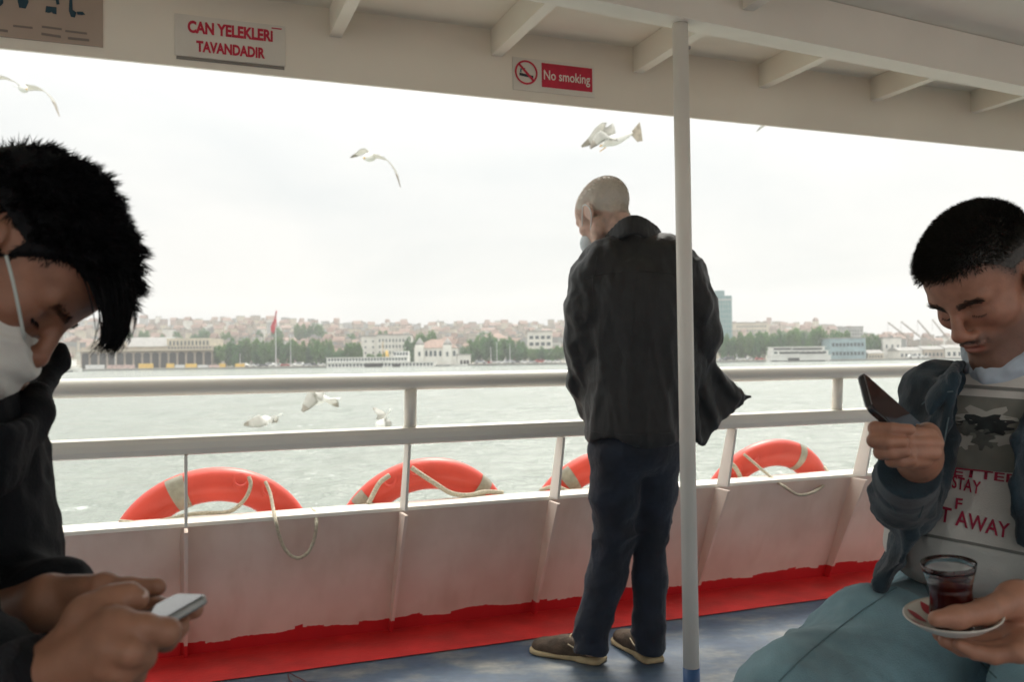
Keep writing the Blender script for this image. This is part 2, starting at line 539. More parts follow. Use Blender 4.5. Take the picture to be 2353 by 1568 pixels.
for i, s in enumerate(bs + [s_near]):
    tg_ = t_girder(s)
    t0, t1 = (max(tg_ + 0.012, T_BACK + .01), T_FAS - 0.007)
    if i == len(bs): t0, t1 = T_BACK + .01, tg_ - 0.012
    if t1 - t0 < .08: continue
    mb = MB()
    zb = Z_CEIL - 0.098
    mb.box((s - 0.005, t0, zb), (s + 0.005, t1, Z_CEIL - 0.0015), W)
    mb.box((s + 0.005, t0, zb), (s + 0.036, t1, zb + 0.008), W)
    mb.build('beam', ceil_paint, roof)

# support pole with a blue painted foot
pd = atZ(1590, 1618, 0.0)
pY = pd.y
pd = Vector((pd.x, pd.y, 0))
pole = empty('support_pole', (pd.x, pd.y, 0))
tag(pole, 'cream round steel pole with blue foot holding up the roof', 'pole')
zfoot = (atY(1586, 1535, pY)).z
MB().tube([(pd.x, pd.y, zfoot + 0.0005), (pd.x, pd.y, 1.2), (pd.x, pd.y, Z_GIR - 0.013)], 0.0245, 28).build('shaft', white_paint, pole, smooth=True)
MB().tube([(pd.x, pd.y, 0.0005), (pd.x, pd.y, zfoot)], 0.0255, 28).build('painted_foot', mat('blue_pole_paint', (0.03, 0.09, 0.22), 0.4, var=0.2), pole, smooth=True)
MB().tube([Vector((pd.x, pd.y, 2.03)) + U * 0.02, Vector((pd.x, pd.y, 2.03)) + U * 0.034], 0.006, 8).build('screw', mat('screw_metal', (0.3, 0.28, 0.25), 0.4, metallic=0.6), pole)
print('pole off girder', (pd - Vector((GA.x, GA.y, 0))).dot(gn))


# loop of dark wire lying on the deck at the lower edge of the picture
wp = [atZ(x, y, 0.006) for x, y in [(725, 1582), (700, 1566), (684, 1558), (668, 1549), (662, 1553), (668, 1566), (690, 1584)]]
wo = MB().tube(spline(wp, 26), 0.0016, 6).build('wire', mat('dark_red_wire', (0.12, 0.02, 0.02), 0.5), None, smooth=True)
tag(wo, 'thin dark loop of wire on the red deck edge', 'wire')
# ================================================================== signs on the fascia
def on_fascia(px, py, out=0.0):
    s, z = atT(px, py, T_FAS - 0.006 - out)
    return s, z
def FW(out):
    return lambda s, z: W(s, T_FAS - 0.006 - out, z)
def plate(name, s0, s1, z0, z1, out0, out1, m, parent, bevel=0.0):
    return MB().box((s0, T_FAS - 0.006 - out1, z0), (s1, T_FAS - 0.006 - out0, z1), W).build(name, m, parent, bevel=bevel)
sign_plate = mat('faded_white_plastic', (0.70, 0.665, 0.58), 0.45, var=0.06, vscale=6)
sign_red = mat('sign_red', (0.52, 0.012, 0.045), 0.45, var=0.1, vscale=30)
sign_dark = mat('sign_black', (0.02, 0.035, 0.04), 0.5)
# life jacket notice
a = on_fascia(401, 32); b = on_fascia(656, 155)
s0, s1 = a[0], b[0]; z1 = on_fascia(401, 30)[1]; z0 = on_fascia(401, 127)[1]
lj = empty('notice_sign', W((s0 + s1) / 2, T_FAS - 0.012, z0), TH)
tag(lj, 'white notice with red capitals CAN YELEKLERi TAVANDADIR on the fascia', 'sign')
plate('sign_plate', s0, s1, z0, z1, 0.0005, 0.005, sign_plate, lj, bevel=0.002)
def letter(txt, name, x0, y0, x1, htop, parent, m, out, bold=0.02):
    sa, za = on_fascia(x0, y0, out); sb, _ = on_fascia(x1, y0, out)
    zt = on_fascia(x0, htop, out)[1]
    return text_mesh(txt, name, sb - sa, zt - za, lambda x, y, o: W(sa + x, T_FAS - 0.006 - out, za + y), m, parent, bold=bold)
letter('CAN YELEKLERi', 'red_lettering', 431, 74, 627, 45, lj, sign_red, 0.0062, 0.045)
letter('TAVANDADIR', 'red_lettering', 451, 118, 609, 92, lj, sign_red, 0.0062, 0.045)
tr_ = empty  # (no further use)
# black tape along the lower edge
plate('dark_tape_edge', s0 + 0.005, s1 - 0.004, z0 - 0.010, z0 - 0.001, 0.0005, 0.004, mat('old_tape', (0.22, 0.20, 0.17), 0.5), lj)
plate('red_tape_scrap', s1 - 0.045, s1 - 0.012, z1 - 0.014, z1 - 0.010, 0.0052, 0.006, sign_red, lj)
# no smoking sign
ns_l = on_fascia(1177, 132); ns_r = on_fascia(1366, 215)
s0, s1 = ns_l[0], ns_r[0]
z1 = on_fascia(1180, 130)[1]; z0 = on_fascia(1180, 206)[1]
ns = empty('no_smoking_sign', W((s0 + s1) / 2, T_FAS - 0.012, z0), TH)
tag(ns, 'small no smoking sign with struck cigarette circle and red word panel', 'sign')
plate('sign_plate', s0, s1, z0, z1, 0.0005, 0.004, sign_plate, ns, bevel=0.0015)
ra = on_fascia(1244, 200); rb = on_fascia(1360, 214); rt = on_fascia(1247, 145)
plate('red_panel', ra[0], rb[0], ra[1], rt[1], 0.0042, 0.0052, sign_red, ns)
letter('No smoking', 'white_lettering', 1250, 189, 1356, 160, ns, mat('sign_white', (0.74, 0.70, 0.62), 0.5), 0.0062, 0.012)
cc = on_fascia(1208, 167); rr = (on_fascia(1234, 167)[0] - cc[0])
ring = MB()
K = 40
OUT = 0.0055
def PS(x, z, o=OUT): return W(cc[0] + x, T_FAS - 0.006 - o, cc[1] + z)
v = []; f = []
for k in range(K):
    a_ = 2 * math.pi * k / K
    v += [PS(math.cos(a_) * rr, math.sin(a_) * rr), PS(math.cos(a_) * rr * 0.84, math.sin(a_) * rr * 0.84)]
    k2 = (k + 1) % K
    f.append((2 * k, 2 * k2, 2 * k2 + 1, 2 * k + 1))
ring.add(v, f)
d = rr * 0.62; w_ = rr * 0.10
ring.add([PS(-d - w_ * .7, d - w_ * .7, 0.0062), PS(-d + w_ * .7, d + w_ * .7, 0.0062), PS(d + w_ * .7, -d + w_ * .7, 0.0062), PS(d - w_ * .7, -d - w_ * .7, 0.0062)], [(0, 1, 2, 3)])
ring.build('red_prohibition_ring', sign_red, ns)
cg = MB()
cg.add([PS(-rr * .6, -rr * .30), PS(rr * .62, -rr * .42), PS(rr * .62, -rr * .22), PS(-rr * .6, -rr * .06)], [(0, 1, 2, 3)])
cg.build('cigarette', sign_dark, ns)
sm = MB()
sm.add([PS(-rr * .55, -rr * .02), PS(-rr * .42, -rr * .02), PS(-rr * .40, rr * .30), PS(-rr * .52, rr * .28)], [(0, 1, 2, 3)])
sm.add([PS(-rr * .40, rr * .20), PS(-rr * .1, rr * .24), PS(-rr * .1, rr * .36), PS(-rr * .40, rr * .32)], [(0, 1, 2, 3)])
sm.build('smoke', mat('sign_teal', (0.03, 0.16, 0.18), 0.5), ns)
# safety poster, upper left
pa = on_fascia(-120, 60); pb = on_fascia(237, 109)
s0, s1 = pa[0], pb[0]; z0 = pb[1]; z1 = Z_CEIL - 0.03
po = empty('safety_poster', W((s0 + s1) / 2, T_FAS - 0.012, z0), TH)
tag(po, 'brown safety poster with dark life jacket drawings at the left end', 'poster')
plate('poster_sheet', s0, s1, z0, z1, 0.0005, 0.004, mat('poster_paper', (0.42, 0.33, 0.26), 0.5, var=0.06, vscale=5), po)
teal = mat('poster_teal', (0.010, 0.050, 0.075), 0.5)
tan = mat('poster_text_grey', (0.20, 0.165, 0.14), 0.5)
def pp(x, y): return W(*((lambda q: (q[0], T_FAS - 0.0115, q[1]))(on_fascia(x, y, 0.0055))))
# dark figures of people putting on jackets, drawn as flat print
FIG = {
    'standing_figure': [[(46, -14), (62, -12), (66, 4), (59, 19), (44, 17), (40, 0)]],
    'jacket_figure': [[(100, -14), (134, -9), (137, 9), (130, 10), (128, 0), (103, -4)], [(106, 13), (130, 16), (130, 32), (122, 31), (119, 27), (112, 29), (104, 27)]],
    'turning_figure': [[(160, -14), (166, -12), (167, 22), (176, 28), (172, 40), (163, 38), (158, 24)], [(176, 26), (190, 26), (196, 33), (188, 34), (178, 33)]],
    'partial_figure': [[(-8, -14), (4, -14), (8, 6), (2, 13), (-8, 12)]],
    'sitting_figure': [[(-60, -20), (-44, -18), (-42, 4), (-58, 4)]],
}
for nm, polys in FIG.items():
    mb = MB()
    for poly in polys:
        mb.add([pp(x, y) for x, y in poly], [tuple(range(len(poly)))])
    mb.build(nm, teal, po)
for i, (x0, x1, y, sl, h) in enumerate([(96, 142, 58, 6, 5), (95, 140, 74, 7, 6), (150, 200, 68, 6, 5), (156, 205, 84, 5, 6), (30, 75, 56, 5, 5), (-10, 18, 64, 4, 6), (-90, -20, 50, 8, 5), (-90, -20, 64, 8, 5)]):
    MB().add([pp(x0, y), pp(x1, y + sl), pp(x1, y + sl + h), pp(x0, y + h)], [(0, 1, 2, 3)]) if False else None
    mb = MB(); mb.add([pp(x0, y), pp(x1, y + sl), pp(x1, y + sl + h), pp(x0, y + h)], [(0, 1, 2, 3)])
    mb.build('text_line', tan, po)

# ================================================================== life rings hung outside the bulwark
orange = mat('life_ring_orange', (0.70, 0.075, 0.045), 0.42, var=0.12, vscale=5, bump=0.08, bscale=40)
tape_m = mat('reflective_tape', (0.36, 0.34, 0.26), 0.35, var=0.15, vscale=40)
rope_m = mat('grab_rope', (0.50, 0.45, 0.34), 0.8, var=0.25, vscale=150, bump=0.5, bscale=300)
T_RING = 3.55
def life_ring(cx_px, top_px, tape_deg, lug_deg, label, ropes, tapew=10, tilt=0.30):
    s, z = atT(cx_px, top_px, T_RING - 0.10)
    RO, TR = 0.375, 0.062
    RC = RO - TR
    c = W(s, T_RING, z - RO * 0.97)
    root = empty('life_ring', c, TH)
    Z = Vector((0, 0, 1))
    nrm = (NN + Z * tilt).normalized()
    up = (Z - NN * tilt).normalized()
    def ringp(deg, r=RC):
        a = R(deg)
        return c + U * (math.cos(a) * r) + up * (math.sin(a) * r)
    mb = MB()
    seg, n = 24, 72
    v = []; f = []
    for i in range(n):
        a = 2 * math.pi * i / n
        rad = U * math.cos(a) + up * math.sin(a)
        for k in range(seg):
            b = 2 * math.pi * k / seg
            v.append(c + rad * (RC + TR * 1.05 * math.cos(b)) + nrm * (TR * 0.80 * math.sin(b)))
        for k in range(seg):
            i2, k2 = (i + 1) % n, (k + 1) % seg
            f.append((i * seg + k, i2 * seg + k, i2 * seg + k2, i * seg + k2))
    mb.add(v, f)
    mb.build('ring_body', orange, root, smooth=True)
    # reflective tape patches, a sheet wrapped over the side facing inboard
    for dg in tape_deg:
        v = []; f = []
        nb, na = 14, 5
        for i in range(na + 1):
            a = R(dg - tapew / 2 + tapew * i / na)
            rad = U * math.cos(a) + up * math.sin(a)
            for k in range(nb + 1):
                b = R(180 + 8) + R(164) * k / nb
                v.append(c + rad * (RC + (TR * 1.05 + 0.002) * math.cos(b)) + nrm * ((TR * 0.80 + 0.002) * math.sin(b)))
        for i in range(na):
            for k in range(nb):
                q = i * (nb + 1) + k
                f.append((q, q + 1, q + nb + 2, q + nb + 1))
        mb = MB(); mb.add(v, f)
        mb.build('reflective_tape', tape_m, root, smooth=True)
    lug_dark = mat('lug_hole_shade', (0.20, 0.012, 0.02), 0.6)
    for dg in lug_deg:
        # moulded rope lug: a raised collar, its hole's shade painted as a dark disc
        p = ringp(dg, RC + TR * 0.55)
        a = R(dg); rad = (U * math.cos(a) + up * math.sin(a)); tan_ = (-U * math.sin(a) + up * math.cos(a))
        ax = (rad * 0.75 - nrm * 0.75).normalized()
        e1 = tan_; e2 = ax.cross(e1)
        M3 = Matrix((e1, e2, ax)).transposed()
        q = p - nrm * 0.030
        mb = MB().lathe([(0.0345, -0.02), (0.031, 0.006), (0.026, 0.012), (0.020, 0.010), (0.017, 0.002)], q, 20, M3)
        lg = mb.build('rope_lug', orange, root, smooth=True)
        MB().lathe([(0.0005, 0.0035), (0.0180, 0.0035)], q, 16, M3).build('lug_hole', lug_dark, lg)
    for pts, rad_ in ropes:
        P3 = []
        for (px, py, t) in pts:
            sq, zq = atT(px, py, t)
            P3.append(W(sq, t, zq))
        P3 = spline(P3, 8 * len(P3))
        MB().tube(P3, rad_, 8).build('grab_rope', rope_m, root, smooth=True)
    tag(root, label, 'life ring', 'life rings hung along the bulwark')
    return root
TI = T_TOP - 0.022          # just inboard of the ledge edge
life_ring(492, 1075, [112, 20, 200, 290], [75, 57], 'nearest orange life ring with rope loop dangling inside the bulwark, leftmost',
          [([(572, 1096, 3.395), (576, 1115, 3.385), (566, 1143, 3.38), (545, 1166, 3.385), (520, 1178, 3.385), (470, 1180, 3.385), (430, 1184, 3.38), (370, 1198, 3.36), (330, 1203, 3.35), (275, 1199, 3.37)], 0.0075),
           ([(610, 1108, 3.395), (621, 1135, 3.36), (628, 1170, 3.30), (634, 1200, TI - 0.012), (644, 1240, TI), (660, 1270, TI), (684, 1284, TI - 0.003), (708, 1270, TI - 0.003), (722, 1240, TI), (727, 1205, TI - 0.008), (724, 1178, 3.29), (715, 1172, 3.37)], 0.0065)])
life_ring(985, 1053, [48, 140, 220, 310], [118, 100], 'second orange life ring from the left, rope draped on the ledge',
          [([(895, 1093, 3.40), (873, 1110, 3.395), (858, 1136, 3.385), (846, 1160, 3.37)], 0.010),
           ([(945, 1075, 3.395), (965, 1089, 3.385), (1000, 1112, 3.375), (1030, 1131, 3.365), (1055, 1138, 3.36), (1085, 1138, 3.365), (1115, 1131, 3.38), (1155, 1133, 3.39)], 0.010)], tapew=9)
life_ring(1405, 1032, [128, 40, 220, 310], [60, 75], 'orange life ring half hidden behind the standing man',
          [([(1240, 1128, 3.40), (1275, 1118, 3.385), (1300, 1127, 3.375), (1325, 1134, 3.37), (1352, 1126, 3.375), (1400, 1120, 3.39)], 0.008)], tapew=9)
life_ring(1783, 1010, [67, 160, 250, 340], [132, 116], 'rightmost orange life ring with pale band, rope slung past the ledge',
          [([(1676, 1064, 3.40), (1687, 1072, 3.385), (1697, 1088, 3.385), (1702, 1100, 3.385)], 0.010),
           ([(1709, 1044, 3.395), (1730, 1062, 3.37), (1770, 1096, 3.31), (1800, 1118, TI - 0.01), (1835, 1138, TI - 0.01), (1870, 1131, TI - 0.01), (1900, 1110, 3.29), (1907, 1095, 3.33), (1895, 1074, 3.39)], 0.0065)], tapew=7)

# ================================================================== gulls
gull_white = mat('gull_white', (0.84, 0.83, 0.79), 0.7, var=0.05, vscale=20)
gull_grey = mat('gull_grey', (0.66, 0.65, 0.61), 0.7, var=0.14, vscale=12, trans=.55)
gull_tip = mat('gull_wing_tip', (0.48, 0.44, 0.38), 0.7, var=0.3, vscale=15, trans=.4)
gull_tail = mat('gull_tail', (0.55, 0.50, 0.42), 0.7, var=0.35, vscale=15, trans=.4)
gull_beak = mat('gull_beak', (0.62, 0.36, 0.06), 0.5)
def wing_mesh(pts, chords, cdir, thick=0.10):
    """thin aerofoil loft along a polyline"""
    P = spline(pts, 16)
    n = len(P)
    ch = np.interp(np.linspace(0, 1, n), np.linspace(0, 1, len(chords)), chords)
    mb = MB(); v = []; f = []
    prof = [(-0.35, 0.0), (-0.25, 0.5), (0.05, 0.6), (0.4, 0.3), (0.65, 0.0), (0.4, -0.12), (0.05, -0.25), (-0.25, -0.3)]
    m = len(prof)
    cd0 = Vector(cdir).normalized()
    for i, p in enumerate(P):
        t = (P[min(i + 1, n - 1)] - P[max(i - 1, 0)]).normalized()
        cd = (cd0 - t * cd0.dot(t)).normalized()
        up = t.cross(cd)
        if up.z < 0: up = -up
        for x, y in prof:
            v.append(p + cd * (x * ch[i]) + up * (y * ch[i] * thick))
    for i in range(n - 1):
        for k in range(m):
            k2 = (k + 1) % m
            f.append((i * m + k, i * m + k2, (i + 1) * m + k2, (i + 1) * m + k))
    f.append(tuple(range(m))[::-1]); f.append(tuple(range((n - 1) * m, n * m)))
    mb.add(v, f)
    return mb, P, ch
def gull(label, Y, body, wings, cdir, scale=1.0, blen=1.0, tail=True, group='gulls flying beside the ferry', legs=None, tailfan=None):
    """body: (head px, tail px) ; wings: list of pixel polylines with depth offsets"""
    h = atY(*body[0][:2], Y + (body[0][2] if len(body[0]) > 2 else 0)); tl = atY(*body[1][:2], Y + (body[1][2] if len(body[1]) > 2 else 0))
    mid = (h + tl) / 2
    root = empty('gull', mid)
    L = (h - tl).length
    ax = (h - tl).normalized()
    prof = [(-0.5, 0.012), (-0.42, 0.03), (-0.3, 0.055), (-0.12, 0.085), (0.05, 0.10), (0.18, 0.092), (0.27, 0.07), (0.33, 0.058), (0.38, 0.058), (0.43, 0.050), (0.46, 0.034), (0.475, 0.01)]
    r0 = 0.42
    mb = MB().tube([mid + ax * (x * L) for x, r in prof], [max(r * r0 * 1.9, 0.002) * scale for x, r in prof], 14)
    mb.build('body', gull_white, root, smooth=True)
    MB().tube([mid + ax * (0.46 * L), mid + ax * (0.50 * L), mid + ax * (0.535 * L) + Vector((0, 0, -0.008))], [0.016 * scale, 0.012 * scale, 0.003], 8).build('beak', gull_beak, root, smooth=True)
    # tail fan
    if tailfan:
        P = [atY(x, y, Y + dy) for x, y, dy in tailfan]
        MB().prism(P, Vector((0, 0.012, 0.004))).build('tail', gull_tail, root)
    else:
        side = ax.cross(Vector((0, 0, 1))).normalized()
        q = mid - ax * (0.40 * L)
        MB().prism([q + side * 0.03, q - side * 0.03, q - ax * 0.16 - side * 0.075, q - ax * 0.17, q - ax * 0.16 + side * 0.075], ax.cross(side).normalized() * 0.008).build('tail', gull_white, root)
    for wpts in wings:
        P = [atY(x, y, Y + dy) for x, y, dy in wpts]
        mb, sp, ch = wing_mesh(P, [c * scale for c in (0.20, 0.20, 0.17, 0.13, 0.03)], cdir)
        w = mb.build('wing', gull_grey, root, smooth=True)
        q = sp[-4:]
        tb, _, _ = wing_mesh(q, [ch[-4] * 1.03, ch[-3] * 1.03, ch[-2] * 1.03, 0.034 * scale], cdir, 0.13)
        tb.build('wing_tip', gull_tip, w, smooth=True)
    for lp in (legs or []):
        MB().tube([atY(x, y, Y) for x, y in lp], 0.008, 6).build('leg', gull_beak, root)
    tag(root, label, 'gull', group)
    return root
gull('gull gliding at the far left edge just under the poster', 15.0, ((62, 205, -0.12), (44, 199, 0.2)),
     [[(52, 199, 0), (72, 199, 0.0), (96, 205, -0.02), (118, 226, -0.1), (136, 267, -0.2)], [(50, 199, 0), (36, 190, 0.05), (20, 181, 0.1), (-2, 176, 0.15), (-30, 188, 0.2)]], (0.3, 0.9, -0.25))
gull('gull with arched wings in the middle of the sky', 14.0, ((836, 363, -0.15), (868, 357, 0.3)),
     [[(858, 356, 0), (876, 361, 0.0), (893, 371, 0.0), (908, 394, -0.05), (920, 430, -0.1)], [(850, 354, 0), (845, 346, 0.1), (833, 346, 0.2), (820, 354, 0.25), (805, 362, 0.3)]], (0.35, 0.9, -0.2))
gull('gull flapping with spread tail beside the top of the pole', 13.0, ((1380, 335, -0.1), (1457, 304, 0.1)),
     [[(1398, 312, 0.05), (1392, 290, 0.0), (1374, 300, 0), (1357, 320, -0.05), (1336, 336, -0.1)], [(1402, 322, -0.1), (1396, 312, -0.2), (1384, 308, -0.35), (1368, 322, -0.45), (1356, 340, -0.55)]], (0.5, 0.3, -0.3),
     tailfan=[(1448, 306, 0.08), (1470, 280, 0.05), (1474, 300, 0.05), (1477, 324, 0.05), (1464, 326, 0.05)], legs=[[(1399, 330), (1390, 340), (1378, 348)]])
gull('gull flying away whose wing tip shows just below the roof edge', 20.0, ((1775, 268), (1800, 262)),
     [[(1780, 266, 0), (1768, 276, 0), (1758, 284, 0), (1748, 292, 0), (1738, 302, 0)], [(1790, 262, 0), (1800, 250, 0.1), (1815, 245, 0.2), (1830, 250, 0.2), (1845, 258, 0.2)]], (0.3, 0.9, -0.2))
gull('white gull skimming the water with raised tail, above the others', 11.0, ((704, 918), (756, 916)),
     [[(742, 914, -0.1), (722, 905, -0.15), (712, 916, -0.2), (703, 930, -0.25), (694, 946, -0.3)], [(738, 914, 0.1), (744, 915, 0.2), (752, 919, 0.3), (764, 927, 0.4), (776, 936, 0.5)]], (0.6, 0.5, -0.2))
gull('white gull low over the water near the lower rail, left', 11.0, ((596, 974), (622, 962)),
     [[(606, 964, -0.05), (597, 964, -0.1), (586, 967, -0.15), (574, 971, -0.2), (560, 976, -0.25)], [(610, 965, 0.1), (616, 960, 0.2), (624, 962, 0.25), (630, 966, 0.3), (636, 972, 0.35)]], (0.5, 0.5, -0.2), scale=0.8)
gull('gull half hidden by the lower rail with one brown wing raised', 11.0, ((868, 986), (882, 964)),
     [[(872, 966, 0), (874, 956, 0), (868, 948, 0), (862, 943, 0), (857, 938, 0)], [(878, 968, 0.1), (886, 972, 0.1), (878, 984, 0.1), (866, 998, 0.1), (852, 1016, 0.1)]], (0.5, 0.5, -0.2), scale=0.8)
# ================================================================== water
Z_W = -1.6
def vnoise_tab(seed=1):
    return np.random.RandomState(seed).rand(64, 64, 64).astype(np.float32)
TAB = vnoise_tab()
def vnoise(P):
    """vectorised value noise in 0..1"""
    P = np.asarray(P, dtype=np.float32)
    i = np.floor(P).astype(np.int64); f = (P - i).astype(np.float32)
    f = f * f * (3 - 2 * f)
    i &= 63; j = (i + 1) & 63
    x0, y0, z0 = i[..., 0], i[..., 1], i[..., 2]; x1, y1, z1 = j[..., 0], j[..., 1], j[..., 2]
    fx, fy, fz = f[..., 0], f[..., 1], f[..., 2]
    c00 = TAB[x0, y0, z0] * (1 - fx) + TAB[x1, y0, z0] * fx
    c10 = TAB[x0, y1, z0] * (1 - fx) + TAB[x1, y1, z0] * fx
    c01 = TAB[x0, y0, z1] * (1 - fx) + TAB[x1, y0, z1] * fx
    c11 = TAB[x0, y1, z1] * (1 - fx) + TAB[x1, y1, z1] * fx
    return (c00 * (1 - fy) + c10 * fy) * (1 - fz) + (c01 * (1 - fy) + c11 * fy) * fz
def fbm(P, oct=4, g=0.5):
    a, s, t = 1.0, 0.0, 0.0
    P = np.asarray(P, dtype=np.float32)
    for k in range(oct):
        s = s + a * vnoise(P * (2.03 ** k) + 17.3 * k); t += a; a *= g
    return s / t
def water():
    na, nr = 420, 300
    ang = np.linspace(-1.15, 1.15, na) + math.pi / 2
    rr_ = 2.2 * (1500 / 2.2) ** (np.linspace(0, 1, nr))
    A, RR = np.meshgrid(ang, rr_)
    X = RR * np.cos(A); Y = RR * np.sin(A)
    Q = np.stack([X, Y, np.zeros_like(X)], -1)
    sp = RR * 2.3 / na
    z = np.zeros_like(X)
    for lam, am in ((9.0, 0.20), (3.5, 0.15), (1.3, 0.075), (0.55, 0.034)):
        fade = np.clip(1.5 - 3.0 * sp / lam, 0, 1)
        n = fbm(np.stack([X / lam + 3 * lam, Y / lam * 1.25, np.full_like(X, lam)], -1), 2)
        z += am * fade * ((1 - np.abs(2 * n - 1) * 1.6) - 0.3)
    # churned wake to the lower left
    wk = np.exp(-((X + 5.0) / 5.0) ** 2) * np.exp(-((Y - 9.5) / 5.0) ** 2)
    z += wk * 0.28 * (fbm(Q * 2.2, 4) - 0.5)
    v = np.stack([X, Y, Z_W + z], -1).reshape(-1, 3)
    idx = np.arange(na * nr).reshape(nr, na)
    f = np.stack([idx[:-1, :-1], idx[:-1, 1:], idx[1:, 1:], idx[1:, :-1]], -1).reshape(-1, 4)[:, ::-1]
    me = bpy.data.meshes.new('water')
    me.from_pydata(v.tolist(), [], f.tolist()); me.update()
    m = bpy.data.materials.new('sea_water'); m.use_nodes = True
    t = m.node_tree; b = t.nodes['Principled BSDF']
    b.inputs['Roughness'].default_value = 0.16
    b.inputs['IOR'].default_value = 1.33
    tcn = N(t, 'ShaderNodeTexCoord')
    def noise(scale, det, st=(1, 1, 1)):
        mp = N(t, 'ShaderNodeMapping'); mp.inputs['Scale'].default_value = st
        t.links.new(tcn.outputs['Object'], mp.inputs[0])
        n = N(t, 'ShaderNodeTexNoise'); n.inputs['Scale'].default_value = scale; n.inputs['Detail'].default_value = det
        n.inputs['Roughness'].default_value = 0.6
        t.links.new(mp.outputs[0], n.inputs['Vector'])
        return n
    # foam of the wake
    sp = N(t, 'ShaderNodeSeparateXYZ'); t.links.new(tcn.outputs['Object'], sp.inputs[0])
    def gauss(sock, c, w):
        a = N(t, 'ShaderNodeMath', operation='SUBTRACT'); a.inputs[1].default_value = c; t.links.new(sock, a.inputs[0])
        d = N(t, 'ShaderNodeMath', operation='DIVIDE'); d.inputs[1].default_value = w; t.links.new(a.outputs[0], d.inputs[0])
        p = N(t, 'ShaderNodeMath', operation='POWER'); p.inputs[1].default_value = 2.0
        ab = N(t, 'ShaderNodeMath', operation='ABSOLUTE'); t.links.new(d.outputs[0], ab.inputs[0]); t.links.new(ab.outputs[0], p.inputs[0])
        e = N(t, 'ShaderNodeMath', operation='POWER'); e.inputs[0].default_value = 0.3679; t.links.new(p.outputs[0], e.inputs[1])
        return e
    gx = gauss(sp.outputs['X'], -5.0, 4.2); gy = gauss(sp.outputs['Y'], 9.0, 4.5)
    wk = N(t, 'ShaderNodeMath', operation='MULTIPLY'); t.links.new(gx.outputs[0], wk.inputs[0]); t.links.new(gy.outputs[0], wk.inputs[1])
    fn = noise(1.6, 9, (1.0, 1.6, 1.0))
    ad = N(t, 'ShaderNodeMath', operation='MULTIPLY_ADD'); ad.inputs[1].default_value = 0.42
    t.links.new(wk.outputs[0], ad.inputs[0]); t.links.new(fn.outputs['Fac'], ad.inputs[2])
    fr = N(t, 'ShaderNodeValToRGB'); fr.color_ramp.elements[0].position = 0.66; fr.color_ramp.elements[1].position = 0.84
    t.links.new(ad.outputs[0], fr.inputs[0])
    cm = N(t, 'ShaderNodeMix', data_type='RGBA')
    cm.inputs['A'].default_value = (0.215, 0.24, 0.205, 1); cm.inputs['B'].default_value = (0.78, 0.80, 0.77, 1)
    t.links.new(fr.outputs[0], cm.inputs['Factor']); t.links.new(cm.outputs['Result'], b.inputs['Base Color'])
    rm = N(t, 'ShaderNodeMapRange'); rm.inputs['To Min'].default_value = 0.16; rm.inputs['To Max'].default_value = 0.7
    t.links.new(fr.outputs[0], rm.inputs['Value']); t.links.new(rm.outputs[0], b.inputs['Roughness'])
    n1 = noise(0.55, 6, (1, 1.5, 1)); n2 = noise(4.0, 4, (1, 1.4, 1))
    b1 = N(t, 'ShaderNodeBump'); b1.inputs['Strength'].default_value = 0.9; b1.inputs['Distance'].default_value = 0.6
    b2 = N(t, 'ShaderNodeBump'); b2.inputs['Strength'].default_value = 0.6; b2.inputs['Distance'].default_value = 0.09
    t.links.new(n1.outputs['Fac'], b1.inputs['Height']); t.links.new(n2.outputs['Fac'], b2.inputs['Height'])
    t.links.new(b1.outputs[0], b2.inputs['Normal']); t.links.new(b2.outputs[0], b.inputs['Normal'])
    o = link('water', me, m, smooth=True)
    tag(o, 'grey green choppy strait water with white wake', 'water', kind='structure')
water()

# ================================================================== the far shore
rnd = random.Random(11)
Y_SH = 455.0
ZQ = -0.75                                       # top of the quay
def PX(px, Y):                                  # world x of a picture column at depth Y on the horizon line
    return atY(px, 828, Y).x
def ZP(px, py, Y):
    return atY(px, py, Y).z
wall_mats = {
    'white': mat('plaster_white', (0.66, 0.64, 0.58), 0.8, var=0.08, vscale=0.3),
    'cream': mat('plaster_cream', (0.52, 0.46, 0.35), 0.8, var=0.1, vscale=0.3),
    'tan': mat('plaster_tan', (0.38, 0.32, 0.25), 0.8, var=0.12, vscale=0.3),
    'grey': mat('plaster_grey', (0.36, 0.36, 0.34), 0.8, var=0.12, vscale=0.3),
    'pink': mat('plaster_pink', (0.38, 0.29, 0.24), 0.8, var=0.1, vscale=0.3),
}
tile_m = mat('clay_roof_tiles', (0.25, 0.165, 0.125), 0.8, var=0.25, vscale=0.8)
slate_m = mat('grey_roofing', (0.27, 0.26, 0.24), 0.8, var=0.15, vscale=0.6)
glass_m = mat('dark_window_glass', (0.05, 0.07, 0.075), 0.15, spec=0.6)
quay_m = mat('quay_stone', (0.30, 0.29, 0.26), 0.8, var=0.2, vscale=0.5)
dark_m = mat('opening_shade', (0.035, 0.033, 0.03), 0.8)  # flat dark panels; the shade inside openings is put into the colour
foliage = [mat('foliage_a', (0.085, 0.185, 0.040), 0.75, var=0.35, vscale=1.2, trans=.35), mat('foliage_b', (0.105, 0.20, 0.045), 0.75, var=0.35, vscale=1.2, trans=.35),
           mat('foliage_c', (0.070, 0.165, 0.048), 0.75, var=0.35, vscale=1.2, trans=.35)]
bark_m = mat('bark', (0.10, 0.075, 0.05), 0.9, var=0.2, vscale=3)

